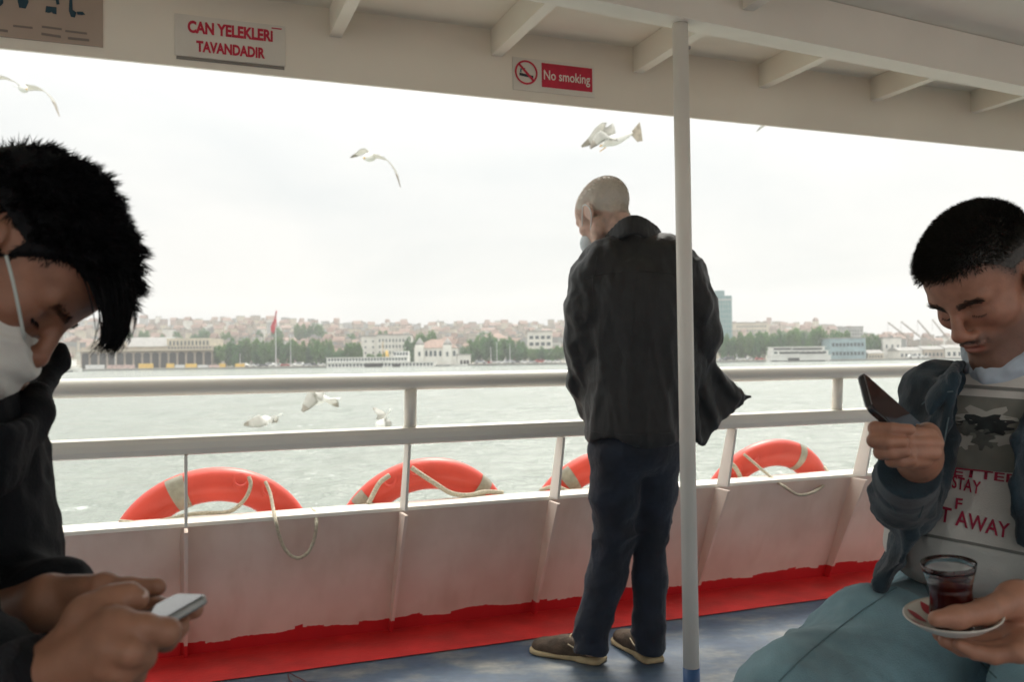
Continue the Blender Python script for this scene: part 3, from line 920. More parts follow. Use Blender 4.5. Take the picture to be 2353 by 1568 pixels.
# land behind the quay, rising to a ridge
def ridge(px):
    return np.interp(px, [-300, 100, 300, 420, 620, 850, 1000, 1290, 1500, 1800, 1900, 2000, 2100, 2353, 2700], [748, 745, 742, 738, 738, 746, 752, 746, 752, 748, 752, 764, 772, 776, 776])
def hill_z(px, Y):
    zr = ZP(px, float(ridge(px)), 1000.0) - 5.0
    k = min(max((Y - 520.0) / 480.0, 0.0), 1.0)
    return -0.7 + (zr + 0.7) * k ** 1.15
def land():
    cols = np.linspace(-420, 2780, 90)
    rows = [Y_SH + 2, 480, 520, 560, 610, 670, 740, 820, 910, 1000, 1080, 1180, 1320]
    v = []; f = []
    for i, Y in enumerate(rows):
        for px in cols:
            v.append((PX(px, Y), Y, hill_z(px, Y) if Y <= 1000 else hill_z(px, 1000) - (Y - 1000) * 0.12))
    n = len(cols)
    for i in range(len(rows) - 1):
        for j in range(n - 1):
            f.append((i * n + j, i * n + j + 1, (i + 1) * n + j + 1, (i + 1) * n + j))
    me = me_from('hill', v, f)
    o = link('hill', me, mat('hillside_ground', (0.16, 0.17, 0.11), 0.9, var=0.4, vscale=0.03, col2=(0.26, 0.23, 0.18)), smooth=True)
    tag(o, 'low built up hillside behind the far shore', 'hill', kind='structure')
land()
q = MB().box((PX(-420, Y_SH), Y_SH - 6, Z_W - 1.0), (PX(2780, Y_SH), Y_SH + 60, ZQ)).build('quay', quay_m)
tag(q, 'low stone quay along the far shore', 'quay', kind='structure')
MB().box((PX(-420, Y_SH), Y_SH - 6.4, Z_W - 1.0), (PX(2780, Y_SH), Y_SH - 6.02, -1.2)).build('wet_foot', mat('wet_stone', (0.08, 0.09, 0.08), 0.5), q)

def window_pieces(parent, x0, x1, z0, z1, Y, nx, nz, fw=0.55, fh=0.55, m=None, name='window', depth=0.12, skip=()):
    dx = (x1 - x0) / nx; dz = (z1 - z0) / nz
    me = MB().box((-dx * fw / 2, -depth, -dz * fh / 2), (dx * fw / 2, 0.25, dz * fh / 2)).mesh(name)
    me.materials.append(m or glass_m)
    for i in range(nx):
        for j in range(nz):
            if (i, j) in skip: continue
            o = link(name, me, None, parent, inv=False)
            o.matrix_parent_inverse = wmat(parent).inverted()
            o.location = (x0 + dx * (i + .5), Y, z0 + dz * (j + .5))
def block(name, label, cat, px0, px1, pyt, pyb, Y, wall, roof=None, roofh=0.0, depth=None, nx=0, nz=0, fw=.5, fh=.5, group=None, zbase=None, trim=True, wz=(0.12, 0.92), win_m=None):
    x0, x1 = PX(px0, Y), PX(px1, Y)
    zt = ZP((px0 + px1) / 2, pyt, Y); zb = ZP((px0 + px1) / 2, pyb, Y) if zbase is None else zbase
    dp = depth or (x1 - x0) * 0.6
    root = empty(name, ((x0 + x1) / 2, Y + dp / 2, zb))
    MB().box((x0, Y, zb - 1.0), (x1, Y + dp, zt)).build('wall', wall_mats[wall] if isinstance(wall, str) else wall, root)
    if roof == 'gable':
        ov = 0.5
        MB().prism([(x0 - ov, Y - ov, zt + .02), (x0 - ov, Y + dp + ov, zt + .02), (x0 - ov, Y + dp / 2, zt + roofh)], (x1 - x0 + 2 * ov, 0, 0)).build('roof', tile_m, root)
    elif roof == 'hip':
        ov = 0.6; ym = Y + dp / 2; rx = min(dp / 2, (x1 - x0) / 2.2)
        mb = MB(); mb.add([(x0 - ov, Y - ov, zt + .02), (x1 + ov, Y - ov, zt + .02), (x1 + ov, Y + dp + ov, zt + .02), (x0 - ov, Y + dp + ov, zt + .02), (x0 + rx, ym, zt + roofh), (x1 - rx, ym, zt + roofh)],
                          [(0, 1, 5, 4), (1, 2, 5), (2, 3, 4, 5), (3, 0, 4), (3, 2, 1, 0)])
        mb.build('roof', tile_m, root)
    elif roof == 'flat':
        MB().box((x0 - .4, Y - .4, zt + .02), (x1 + .4, Y + dp + .4, zt + .5)).build('roof', slate_m, root)
    elif roof == 'slate':
        ov = 0.4
        MB().prism([(x0 - ov, Y - ov, zt + .02), (x0 - ov, Y + dp + ov, zt + .02), (x0 - ov, Y + dp * .6, zt + roofh), (x0 - ov, Y + dp * .4, zt + roofh)], (x1 - x0 + 2 * ov, 0, 0)).build('roof', slate_m, root)
    if nx:
        h = zt - zb
        window_pieces(root, x0 + (x1 - x0) * .04, x1 - (x1 - x0) * .04, zb + h * wz[0], zb + h * wz[1], Y, nx, nz, fw, fh, win_m)
    if label:
        tag(root, label, cat, group)
    return root, (x0, x1, zb, zt, dp)

# long two-storey station building with an arcade (left)
st, (sx0, sx1, szb, szt, sdp) = block('station_building', 'long grey tan station building with dark arcade behind the yellow hoardings', 'building', 186, 488, 797, 846, Y_SH + 22, 'tan', None, 0, 26)
zc_ = ZP(300, 826, Y_SH + 22)
arch = MB()
for i in range(15):
    xa = sx0 + (sx1 - sx0) * (i + .12) / 15; xb = sx0 + (sx1 - sx0) * (i + .88) / 15
    zm = ZP(300, 815, Y_SH + 22)
    r_ = (xb - xa) / 2; cxm = (xa + xb) / 2
    poly = [(xa, Y_SH + 21.9, szb), (xb, Y_SH + 21.9, szb), (xb, Y_SH + 21.9, zm)] + [(cxm + r_ * math.cos(R(a_)), Y_SH + 21.9, zm + 0.55 * r_ * math.sin(R(a_))) for a_ in (45, 90, 135)] + [(xa, Y_SH + 21.9, zm)]
    MB().prism(poly, (0, 0.3, 0)).build('arch_opening', dark_m, st)
MB().box((sx0 - 1, Y_SH + 19.0, ZP(300, 807, Y_SH + 20)), (sx1 + 0.5, Y_SH + 21.8, ZP(300, 804, Y_SH + 20))).build('canopy', wall_mats['cream'], st)
window_pieces(st, PX(385, Y_SH + 22), PX(486, Y_SH + 22), ZP(430, 803, Y_SH + 22), ZP(430, 797, Y_SH + 22) + .1, Y_SH + 22, 14, 1, .45, .8)
MB().prism([(PX(235, Y_SH + 22), Y_SH + 21.5, szt + .03), (PX(235, Y_SH + 22), Y_SH + 49, szt + .03), (PX(235, Y_SH + 22), Y_SH + 38, ZP(300, 776, Y_SH + 30)), (PX(235, Y_SH + 22), Y_SH + 32, ZP(300, 776, Y_SH + 30))], (PX(388, Y_SH + 22) - PX(235, Y_SH + 22), 0, 0)).build('roof', slate_m, st)
up = MB().box((PX(386, Y_SH + 24), Y_SH + 22.3, szt + 0.02), (PX(486, Y_SH + 24), Y_SH + 44, ZP(430, 778, Y_SH + 24))).build('upper_storey', wall_mats['cream'], st)
window_pieces(st, PX(390, Y_SH + 24), PX(484, Y_SH + 24), ZP(430, 795, Y_SH + 24), ZP(430, 783, Y_SH + 24), Y_SH + 22.3, 11, 1, .45, .85)
for xa_, wd in ((200, 36), (262, 30)):
    c0 = PX(xa_, Y_SH + 21); c1 = PX(xa_ + wd, Y_SH + 21)
    MB().prism([(c0, Y_SH + 21.0, szt), (c1, Y_SH + 21.0, szt), ((c0 + c1) / 2, Y_SH + 21.0, szt + 4.0)], (0, 4, 0)).build('pediment', wall_mats['tan'], st)

# hoardings along the quay
hy = mat('hoarding_yellow', (0.66, 0.43, 0.09), 0.6, var=0.1, vscale=0.8)
hw = mat('hoarding_white', (0.60, 0.60, 0.58), 0.6, var=0.1, vscale=0.8)
hp = mat('hoarding_pink', (0.50, 0.36, 0.32), 0.6, var=0.3, vscale=0.8)
LABH = {'y': 'yellow', 'w': 'white', 'p': 'mottled pink'}
pos_words = ['first', 'second', 'third', 'fourth', 'fifth', 'sixth', 'seventh', 'eighth', 'ninth', 'tenth']
for i, (a_, b_, k) in enumerate([(318, 352, 'y'), (382, 400, 'y'), (402, 424, 'w'), (426, 452, 'y'), (454, 478, 'w'), (480, 503, 'p'), (504, 518, 'y'), (540, 562, 'y'), (196, 240, 'w'), (246, 310, 'p')]):
    YY = Y_SH - 1.5
    x0, x1 = PX(a_, YY), PX(b_, YY)
    rt_ = empty('hoarding', ((x0 + x1) / 2, YY, ZQ))
    zt = ZP((a_ + b_) / 2, 836 + (3 if k != 'y' else 0), YY)
    MB().box((x0, YY, ZQ + .03), (x1, YY + .12, zt)).build('panel', {'y': hy, 'w': hw, 'p': hp}[k], rt_)
    for xx in (x0 + .3, x1 - .3):
        MB().box((xx - .06, YY + .13, ZQ + .01), (xx + .06, YY + .25, zt - .1)).build('post', bark_m, rt_)
    tag(rt_, '%s site hoarding on the quay, %s listed along the station front' % (LABH[k], pos_words[i]) if False else '%s hoarding panel on the quay before the station, %s' % (LABH[k], ['by the first arches', 'left of a white panel', 'between two yellow panels', 'widest of the middle run', 'right of the widest yellow', 'beside the narrowest yellow', 'narrowest of the row', 'at the right end', 'at the left end', 'second from left end'][i]), 'hoarding', 'hoardings along the quay')

# white hotel block
block('hotel', 'white four storey block with rows of square windows behind the ferry', 'building', 866, 942, 770, 840, Y_SH + 70, 'white', 'flat', 0, 18, 9, 4, .42, .5)
block('apartment_block', 'tall narrow white block left of the hotel with few windows', 'building', 830, 868, 773, 840, Y_SH + 72, 'white', 'flat', 0, 15, 2, 4, .2, .3)
block('office_building', 'white framed office block with wide windows right of the trees', 'building', 1213, 1270, 762, 838, Y_SH + 60, 'white', 'flat', 0, 16, 4, 4, .66, .5)
block('side_building', 'low white annex with square window band near the office block', 'building', 1121, 1168, 778, 838, Y_SH + 85, 'white', 'hip', 3.5, 14, 8, 3, .4, .5)
# red roofed terminal on the pier
tm, (tx0, tx1, tzb, tzt, tdp) = block('ferry_terminal', 'white pier terminal with red tiled roof and two small turrets', 'building', 952, 1050, 800, 842, Y_SH - 3, 'white', 'hip', 4.6, 16)
for i, pxx in enumerate([962, 980, 990, 1000, 1012, 1024, 1034, 1044]):
    xa, xb = PX(pxx - 3, Y_SH - 3), PX(pxx + 3, Y_SH - 3)
    za, zb_ = ZP(pxx, 819, Y_SH - 3), ZP(pxx, 809, Y_SH - 3)
    r_ = (xb - xa) / 2
    poly = [(xa, Y_SH - 3.1, za), (xb, Y_SH - 3.1, za), (xb, Y_SH - 3.1, zb_)] + [((xa + xb) / 2 + r_ * math.cos(R(a_)), Y_SH - 3.1, zb_ + r_ * math.sin(R(a_))) for a_ in (45, 90, 135)] + [(xa, Y_SH - 3.1, zb_)]
    MB().prism(poly, (0, .3, 0)).build('arched_window', glass_m, tm)
for pxx in (964, 1028):
    xa, xb = PX(pxx - 10, Y_SH - 4), PX(pxx + 10, Y_SH - 4)
    tw = MB().box((xa, Y_SH - 4.5, tzb), (xb, Y_SH + 2, ZP(pxx, 793, Y_SH - 4))).build('turret', wall_mats['white'], tm)
    zt = ZP(pxx, 793, Y_SH - 4)
    MB().tube([((xa + xb) / 2, Y_SH - 1.2, zt), ((xa + xb) / 2, Y_SH - 1.2, zt + 1.2), ((xa + xb) / 2, Y_SH - 1.2, zt + 2.4), ((xa + xb) / 2, Y_SH - 1.2, zt + 3.6)], [2.4, 2.0, 1.0, 0.1], 12).build('turret_dome', slate_m, tw, smooth=True)
    xw = PX(pxx, Y_SH - 4)
    MB().box((xw - .55, Y_SH - 4.62, ZP(pxx, 819, Y_SH - 4)), (xw + .55, Y_SH - 4.3, ZP(pxx, 809, Y_SH - 4))).build('turret_window', glass_m, tw)
an, (ax0, ax1, azb, azt, adp) = block('terminal_annex', 'low white annex with arched doorways right of the pier terminal', 'building', 1051, 1080, 816, 843, Y_SH - 3, 'white', 'flat', 0, 10)
for pxx in (1060, 1068, 1075):
    MB().box((PX(pxx - 2.6, Y_SH - 3), Y_SH - 3.12, azb - .5), (PX(pxx + 2.6, Y_SH - 3), Y_SH - 2.8, ZP(pxx, 828, Y_SH - 3))).build('doorway', dark_m, an)

# glass tower
tw_m = bpy.data.materials.new('tower_curtain_wall'); tw_m.use_nodes = True
t = tw_m.node_tree; b = t.nodes['Principled BSDF']
tcn = N(t, 'ShaderNodeTexCoord'); bk = N(t, 'ShaderNodeTexBrick'); bk.offset = 0
mp = N(t, 'ShaderNodeMapping'); mp.inputs['Rotation'].default_value = (R(90), 0, 0)
t.links.new(tcn.outputs['Object'], mp.inputs[0]); t.links.new(mp.outputs[0], bk.inputs['Vector'])
bk.inputs['Scale'].default_value = 1.0; bk.inputs['Brick Width'].default_value = 1.8; bk.inputs['Row Height'].default_value = 3.4; bk.inputs['Mortar Size'].default_value = 0.16
bk.inputs['Color1'].default_value = (0.10, 0.22, 0.22, 1); bk.inputs['Color2'].default_value = (0.13, 0.26, 0.25, 1); bk.inputs['Mortar'].default_value = (0.30, 0.36, 0.35, 1)
t.links.new(bk.outputs[0], b.inputs['Base Color']); b.inputs['Roughness'].default_value = 0.25
twr, (wx0, wx1, wzb, wzt, wdp) = block('glass_tower', 'blue green glass tower rising above the trees behind the standing man', 'tower', 1600, 1684, 680, 820, 600, tw_m, None, 0, 24, zbase=2.0)
MB().box((PX(1600, 600), 600.5, wzt + .02), (PX(1668, 600), 622, ZP(1650, 668, 600))).build('roof_plant', mat('tower_top', (0.16, 0.26, 0.26), 0.5), twr)
MB().box((wx0 - .3, 599.7, wzt - 3.2), (wx1 + .3, 624.3, wzt - 2.2)).build('cornice_band', mat('tower_band', (0.36, 0.38, 0.36), 0.6), twr)

# buildings right of the tower
block('waterside_building', 'blue grey two storey waterside hall with balcony bands, far right', 'building', 1908, 1990, 778, 829, Y_SH + 6, mat('hall_blue_grey', (0.26, 0.36, 0.38), 0.7, var=0.15, vscale=.5), 'flat', 0, 16, 9, 2, .7, .4)
block('boxy_building', 'plain pale box building right of the waterside hall', 'building', 2030, 2072, 777, 818, Y_SH + 25, 'white', 'flat', 0, 14, 3, 1, .3, .25)
block('grey_block', 'grey block with stepped top above the trees, right', 'building', 1950, 1985, 752, 810, Y_SH + 150, 'grey', 'flat', 0, 18, 5, 6, .4, .45)
block('terrace_block', 'pale long block on the ridge just right of the tower', 'building', 1690, 1766, 742, 790, Y_SH + 330, 'cream', 'flat', 0, 20, 12, 4, .4, .4)
for i, (a_, b_, tp, c) in enumerate([(2066, 2120, 806, 'white'), (2122, 2170, 803, 'tan'), (2172, 2240, 800, 'white'), (2242, 2353, 797, 'cream'), (1995, 2030, 812, 'cream')]):
    block('warehouse', ['low white quay shed right of the boxy building', 'low tan quay shed beside the cranes', 'low white quay shed seen past the phone', 'long cream quay shed hidden behind the seated man', 'small cream quay shed beside the waterside hall'][i], 'shed', a_, b_, tp, 828, Y_SH + 8, c, 'slate', 1.8, 14, 5, 1, .5, .4)

# harbour cranes
crane_m = mat('crane_steel', (0.34, 0.30, 0.26), 0.6, var=0.1, vscale=.5)
for i, (bx_, by_, tx_, ty_) in enumerate([(2098, 795, 2040, 742), (2126, 793, 2070, 740), (2152, 796, 2108, 737), (2184, 795, 2142, 735)]):
    YY = Y_SH + 40 + 14 * i
    base = atY(bx_, 822, YY); piv = atY(bx_, by_, YY); tip = atY(tx_, ty_, YY)
    base.z = ZQ
    rt_ = empty('harbour_crane', base)
    for dx in (-2.2, 2.2):
        for dy in (-2, 2):
            MB().tube([(base.x + dx, YY + dy, ZQ), (piv.x + dx * .5, YY + dy * .5, piv.z)], 0.35, 6).build('leg', crane_m, rt_)
    MB().box((piv.x - 2, YY - 2, piv.z), (piv.x + 2.6, YY + 2, piv.z + 3.0)).build('cab', crane_m, rt_)
    j = MB()
    for dz, dy in ((0, -.6), (0, .6), (1.1, 0)):
        j.tube([(piv.x, YY + dy, piv.z + 2 + dz), (tip.x, YY + dy * .3, tip.z + dz * .3)], 0.16, 5)
    for k in range(9):
        u = (k + .5) / 9
        p0 = piv.lerp(tip, u); j.tube([(p0.x, YY - .5, p0.z + 2 * (1 - u)), (p0.x + .6, YY, p0.z + 2 * (1 - u) + 1.0), (p0.x, YY + .5, p0.z + 2 * (1 - u))], 0.1, 4)
    j.build('jib', crane_m, rt_)
    MB().tube([(tip.x, YY, tip.z), (tip.x, YY, tip.z - 7)], 0.08, 4).build('hoist_rope', crane_m, rt_)
    tag(rt_, ['leftmost slanted crane jib rising over the right quay', 'second crane jib from the left on the right quay', 'third crane jib on the right quay, close to the face', 'rightmost crane jib, touching the seated man’s face'][i].replace('’', "'"), 'crane', 'cranes on the far right quay')

# tall flag on its mast
fp = atZ(634, 864, 0.35)
YF = Y_SH - 4
fx = PX(634, YF)
fl = empty('flag_mast', (fx, YF, ZQ))
ztop = ZP(634, 713, YF)
MB().tube([(fx, YF, ZQ), (fx, YF, ztop)], [0.22, 0.12], 8).build('mast', mat('mast_white', (0.7, 0.7, 0.68), 0.5), fl)
fm = mat('flag_red', (0.62, 0.03, 0.045), 0.7, var=0.15, vscale=.7)
v = []; f = []
prof = [(715, 634, 636), (722, 631.5, 636), (732, 629, 635), (742, 625, 634.5), (750, 622, 633.5), (758, 622.5, 631), (766, 625.5, 629)]
for i, (py, xa, xb) in enumerate(prof):
    for k in range(6):
        u = k / 5
        p = atY(xa + (xb - xa) * u, py + 2 * math.sin(k * 1.9), YF)
        p.y = YF + 0.9 * math.sin(k * 2.2 + i * .8) + 0.2
        v.append(p)
for i in range(len(prof) - 1):
    for k in range(5):
        f.append((i * 6 + k, i * 6 + k + 1, i * 6 + k + 7, i * 6 + k + 6))
me = me_from('flag', v, f)
fo = link('flag', me, fm, fl, smooth=True)
sd = fo.modifiers.new('thick', 'SOLIDIFY'); sd.thickness = 0.05
tag(fl, 'large drooping red flag on a tall white mast', 'flag')
# other thin masts and lamp posts
for i, (px_, top_) in enumerate([(668, 758), (835, 800), (552, 815), (1142, 788), (1128, 800), (1298, 800), (265, 790), (1172, 792)]):
    YY = Y_SH - 2 + i * .5
    x_ = PX(px_, YY); zt = ZP(px_, top_, YY)
    l = empty('lamp_post', (x_, YY, ZQ))
    MB().tube([(x_, YY, ZQ), (x_, YY, zt)], [0.16, 0.09], 6).build('post', mat('mast_white', (0.7, 0.7, 0.68), 0.5), l)
    MB().box((x_ - .7, YY - .15, zt), (x_ + .7, YY + .15, zt + .2)).build('lamp_head', mat('lamp_head', (0.4, 0.4, 0.4), 0.5), l)
    tag(l, ['tall thin pole right of the red flag', 'thin post beside the narrow white block', 'short post at the left end of the trees', 'tall thin post among trees right of the terminal', 'shorter post just right of the terminal annex', 'post beside the standing man on the quay', 'post in front of the station arcade', 'post among trees left of the office block'][i], 'post', 'thin posts on the far quay')

# ferries
hull_w = mat('ferry_white', (0.74, 0.73, 0.69), 0.45, var=0.05, vscale=.4)
hull_d = mat('ferry_dark', (0.05, 0.06, 0.06), 0.5)
buff = mat('ferry_yellow', (0.60, 0.38, 0.08), 0.5)
def ferry(label, px0, px1, pyw, decks, Y, bow=1, funnel=None, bridge=None, mast=None, open_=None):
    """decks: list of (px0, px1, y_bottom, y_top, n_windows)"""
    x0, x1 = PX(px0, Y), PX(px1, Y)
    root = empty('passenger_ferry', ((x0 + x1) / 2, Y, Z_W))
    wd = 9.0
    zt = ZP((px0 + px1) / 2, decks[0][2], Y)
    L = x1 - x0
    v = []; f = []
    st_ = [(0, .75), (.04, .92), (.15, 1), (.6, 1), (.85, .72), (.95, .3), (1.0, .03)]
    if bow < 0: st_ = [(1 - a_, w_) for a_, w_ in st_][::-1]
    for u, w_ in st_:
        x = x0 + L * u
        sh = 1.0 * max(0, (u - .5) if bow > 0 else (.5 - u)) ** 1.2 * 3.0
        for (zz_, k) in ((Z_W - .5, .75), (Z_W + 0.5, .9), (zt + sh, 1.0)):
            v += [(x, Y - wd / 2 * w_ * k, zz_), (x, Y + wd / 2 * w_ * k, zz_)]
    for i in range(len(st_) - 1):
        a_ = i * 6; b_ = (i + 1) * 6
        for lv in (0, 2):
            f += [(a_ + lv, b_ + lv, b_ + lv + 2, a_ + lv + 2), (a_ + lv + 1, a_ + lv + 3, b_ + lv + 3, b_ + lv + 1)]
        f.append((a_ + 4, b_ + 4, b_ + 5, a_ + 5))
    f += [(0, 2, 3, 1), (2, 4, 5, 3)]
    e_ = (len(st_) - 1) * 6
    f += [(e_, e_ + 1, e_ + 3, e_ + 2), (e_ + 2, e_ + 3, e_ + 5, e_ + 4)]
    mb = MB(); mb.add(v, f); mb.build('hull', hull_w, root)
    MB().box((x0 + L * .03, Y - wd * .44, Z_W - .4), (x0 + L * .88, Y - wd * .44 + .3, Z_W + .55)).build('boot_stripe', hull_d, root)
    for (a_, b_, yb, yt, nw) in decks:
        xa, xb = PX(a_, Y), PX(b_, Y)
        zb_, zt_ = ZP((a_ + b_) / 2, yb, Y), ZP((a_ + b_) / 2, yt, Y)
        dk = MB().box((xa, Y - wd * .5 - .1, zb_), (xb, Y + wd * .42, zt_)).build('deckhouse', hull_w, root)
        MB().box((xa - .6, Y - wd * .5 - .6, zt_), (xb + .6, Y + wd * .46, zt_ + .18)).build('deck_edge', hull_w, root)
        if nw:
            window_pieces(root, xa + .5, xb - .5, zb_ + (zt_ - zb_) * .3, zb_ + (zt_ - zb_) * .85, Y - wd * .5 - .1, nw, 1, .6, .9, depth=.06)
    if open_:
        for (a_, b_, yb, yt) in open_:
            MB().box((PX(a_, Y), Y - wd * .5 - .25, ZP(a_, yb, Y)), (PX(b_, Y), Y - wd * .5 - .12, ZP(a_, yt, Y))).build('open_bay', dark_m, root)
    if funnel:
        a_, b_, yb, yt = funnel
        xa, xb = PX(a_, Y), PX(b_, Y)
        MB().tube([((xa + xb) / 2, Y, ZP(a_, yb, Y)), ((xa + xb) / 2 - .4, Y, ZP(a_, yt, Y))], [(xb - xa) / 2, (xb - xa) / 2.3], 14).build('funnel', buff, root, smooth=True)
    if bridge:
        a_, b_, yb, yt = bridge
        MB().box((PX(a_, Y), Y - 3, ZP(a_, yb, Y)), (PX(b_, Y), Y + 3, ZP(a_, yt, Y))).build('bridge', hull_w, root)
        window_pieces(root, PX(a_, Y), PX(b_, Y), ZP(a_, yb, Y) + .8, ZP(a_, yt, Y) - .3, Y - 3, 5, 1, .7, .8, depth=.06)
    if mast:
        xm, yb, yt = mast
        MB().tube([(PX(xm, Y), Y, ZP(xm, yb, Y)), (PX(xm, Y), Y, ZP(xm, yt, Y))], 0.14, 6).build('mast', buff, root)
    tag(root, label, 'ferry', 'ferries moored at the far quay')
ferry('long white double deck passenger ferry moored before the white hotel', 753, 1075, 852, [(755, 1000, 845, 834, 30), (755, 940, 833, 822, 26)], Y_SH - 20, 1,
      funnel=(886, 894, 821, 806), bridge=(906, 940, 822, 808), mast=(880, 821, 785), open_=[(842, 882, 847, 836), (905, 922, 846, 837)])
ferry('broad white ferry with three tiers moored right of the tower', 1764, 1906, 831, [(1767, 1902, 828, 817, 0), (1768, 1896, 816, 807, 10), (1770, 1888, 806, 798, 0)], Y_SH - 12, 1,
      open_=[(1786, 1826, 814, 810), (1830, 1888, 814, 810), (1804, 1830, 829, 823), (1772, 1812, 805, 801), (1815, 1882, 805, 801)])
ferry('small white boat with raked bow at the left end of the shore', 95, 188, 872, [(100, 172, 853, 842, 10), (105, 150, 841, 826, 6)], Y_SH - 70, 1, bridge=(150, 168, 842, 828))

# trees, each with trunk and crown
def crown_mesh(seed, n=1500):
    r = np.random.RandomState(seed)
    cl = []
    for k in range(13):
        a = r.rand() * 6.28; rad = 0.62 * math.sqrt(r.rand()); zz = r.rand()
        cl.append((rad * math.cos(a), rad * math.sin(a), 0.24 + 0.60 * zz * (1 - 0.35 * rad), 0.22 + 0.18 * r.rand()))
    v = []; f = []
    for i in range(n):
        c = cl[i % len(cl)]
        d = r.randn(3); d /= np.linalg.norm(d); rr_ = c[3] * (0.6 + 0.55 * r.rand())
        p = np.array(c[:3]) + d * rr_ * np.array([1, 1, .8])
        s_ = 0.04 + 0.055 * r.rand()
        t1 = r.randn(3); t1 /= np.linalg.norm(t1); t2 = np.cross(t1, r.randn(3)); t2 /= np.linalg.norm(t2)
        b_ = len(v)
        v += [p - t1 * s_, p + t2 * s_ * .8, p + t1 * s_, p - t2 * s_ * .8]
        f.append((b_, b_ + 1, b_ + 2, b_ + 3))
    return me_from('crown', v, f)
CROWNS = []
for k in range(6):
    me = crown_mesh(20 + k); me.materials.append(foliage[k % 3]); CROWNS.append(me)
def trunk_mesh():
    mb = MB().tube([(0, 0, 0), (0.01, 0, .25), (0, 0.02, .6)], [.045, .035, .015], 7)
    for a in (0.3, 2.2, 4.1, 5.3):
        mb.tube([(0, 0, .24), (.18 * math.cos(a), .18 * math.sin(a), .45), (.34 * math.cos(a), .34 * math.sin(a), .62)], [.025, .016, .006], 5)
    me = mb.mesh('trunk'); me.materials.append(bark_m); return me
TRUNK = trunk_mesh()
def tree(px, pyt, pyb, Y, wpx, label, k):
    zb_ = ZP(px, pyb, Y); zt_ = ZP(px, pyt, Y)
    zb_ = ZQ if Y < 540 else zb_
    h = zt_ - zb_; w = (PX(px + wpx, Y) - PX(px, Y)) / 1.45
    rt_ = empty('tree', (PX(px, Y), Y, zb_))
    rt_.scale = (w, w, h / 1.02)
    rt_.rotation_euler = (0, 0, rnd.uniform(0, 6.28))
    link('trunk', TRUNK, None, rt_, inv=False)
    link('crown', CROWNS[k % 6], None, rt_, inv=False)
    tag(rt_, label, 'tree', 'trees along the far shore')
TR = []
for i, x in enumerate(range(500, 760, 19)):
    TR.append((x + rnd.uniform(-4, 4), 783 - rnd.uniform(0, 10) + (14 if x < 520 else 0), 846, Y_SH + 12 + rnd.uniform(0, 16), rnd.uniform(26, 36), 'leafy plane tree between station and ferry'))
for x, yt, w in [(775, 800, 30), (800, 782, 26), (822, 785, 24), (760, 796, 28)]:
    TR.append((x, yt, 842, Y_SH + 14, w, 'leafy tree just left of the narrow white block'))
for x, yt, w in [(966, 762, 36), (990, 758, 34), (944, 772, 24), (880, 808, 26), (850, 812, 22)]:
    TR.append((x, yt, 836, Y_SH + 55, w, 'tree crown rising behind the red roofed terminal'))
for i, x in enumerate([1075, 1092, 1110, 1128, 1146, 1164, 1182, 1200]):
    TR.append((x, [792, 778, 770, 764, 770, 776, 772, 780][i], 840, Y_SH + 14 + (i % 3) * 7, [30, 34, 36, 40, 36, 32, 34, 28][i], 'broad green tree between terminal and office block'))
for i, x in enumerate([1225, 1245, 1266, 1288, 1308]):
    TR.append((x, [800, 796, 798, 792, 790][i], 838, Y_SH + 12, 28, 'small green tree in front of the office block'))
for i, x in enumerate(range(1640, 1960, 19)):
    TR.append((x + rnd.uniform(-4, 4), 768 - rnd.uniform(0, 12) - (10 if 1820 < x < 1900 else 0), 826, Y_SH + 16 + rnd.uniform(0, 22), rnd.uniform(28, 38), 'leafy tree in the row right of the glass tower'))
for x, yt, w in [(2000, 760, 30), (2018, 764, 26), (1992, 770, 26), (2085, 800, 20), (2140, 790, 26), (2160, 794, 24)]:
    TR.append((x, yt, 824, Y_SH + 30, w, 'dark tree between the waterside hall and the cranes'))
for x, yt, w in [(458, 752, 34), (476, 757, 24), (285, 764, 44), (262, 766, 34), (640, 748, 28), (690, 742, 26), (712, 738, 30), (735, 741, 26), (742, 762, 30), (640, 770, 24), (560, 775, 26)]:
    TR.append((x, yt, yt + 30, 700, w, 'isolated tree among houses on the hillside'))
for x, yt, w in [(330, 758, 22), (372, 766, 26), (410, 760, 20), (520, 762, 24), (598, 758, 20), (805, 764, 24), (880, 758, 22), (1050, 768, 26), (1110, 760, 24), (1230, 758, 20), (1750, 762, 26), (1812, 756, 28), (1850, 758, 30)]:
    TR.append((x, yt, yt + 30, 700, w, 'small tree clump between hillside houses'))
ORD = ['first', 'second', 'third', 'fourth', 'fifth', 'sixth', 'seventh', 'eighth', 'ninth', 'tenth', 'eleventh', 'twelfth', 'thirteenth', 'fourteenth', 'fifteenth', 'sixteenth', 'seventeenth', 'eighteenth']
for i, (x, yt, yb, Y, w, lab) in enumerate(TR):
    same = sorted(q_[0] for q_ in TR if q_[5] == lab)
    lab = '%s %s, %s from the left' % ('', lab, ORD[same.index(x)])
    lab = lab.strip()
    if Y == 700:
        pz = hill_z(x, 700)
        zt_ = ZP(x, yt, 700)
        yb = yt + (zt_ - pz) / 700 * FPX
    tree(x, yt, yb, Y, w, lab, i)

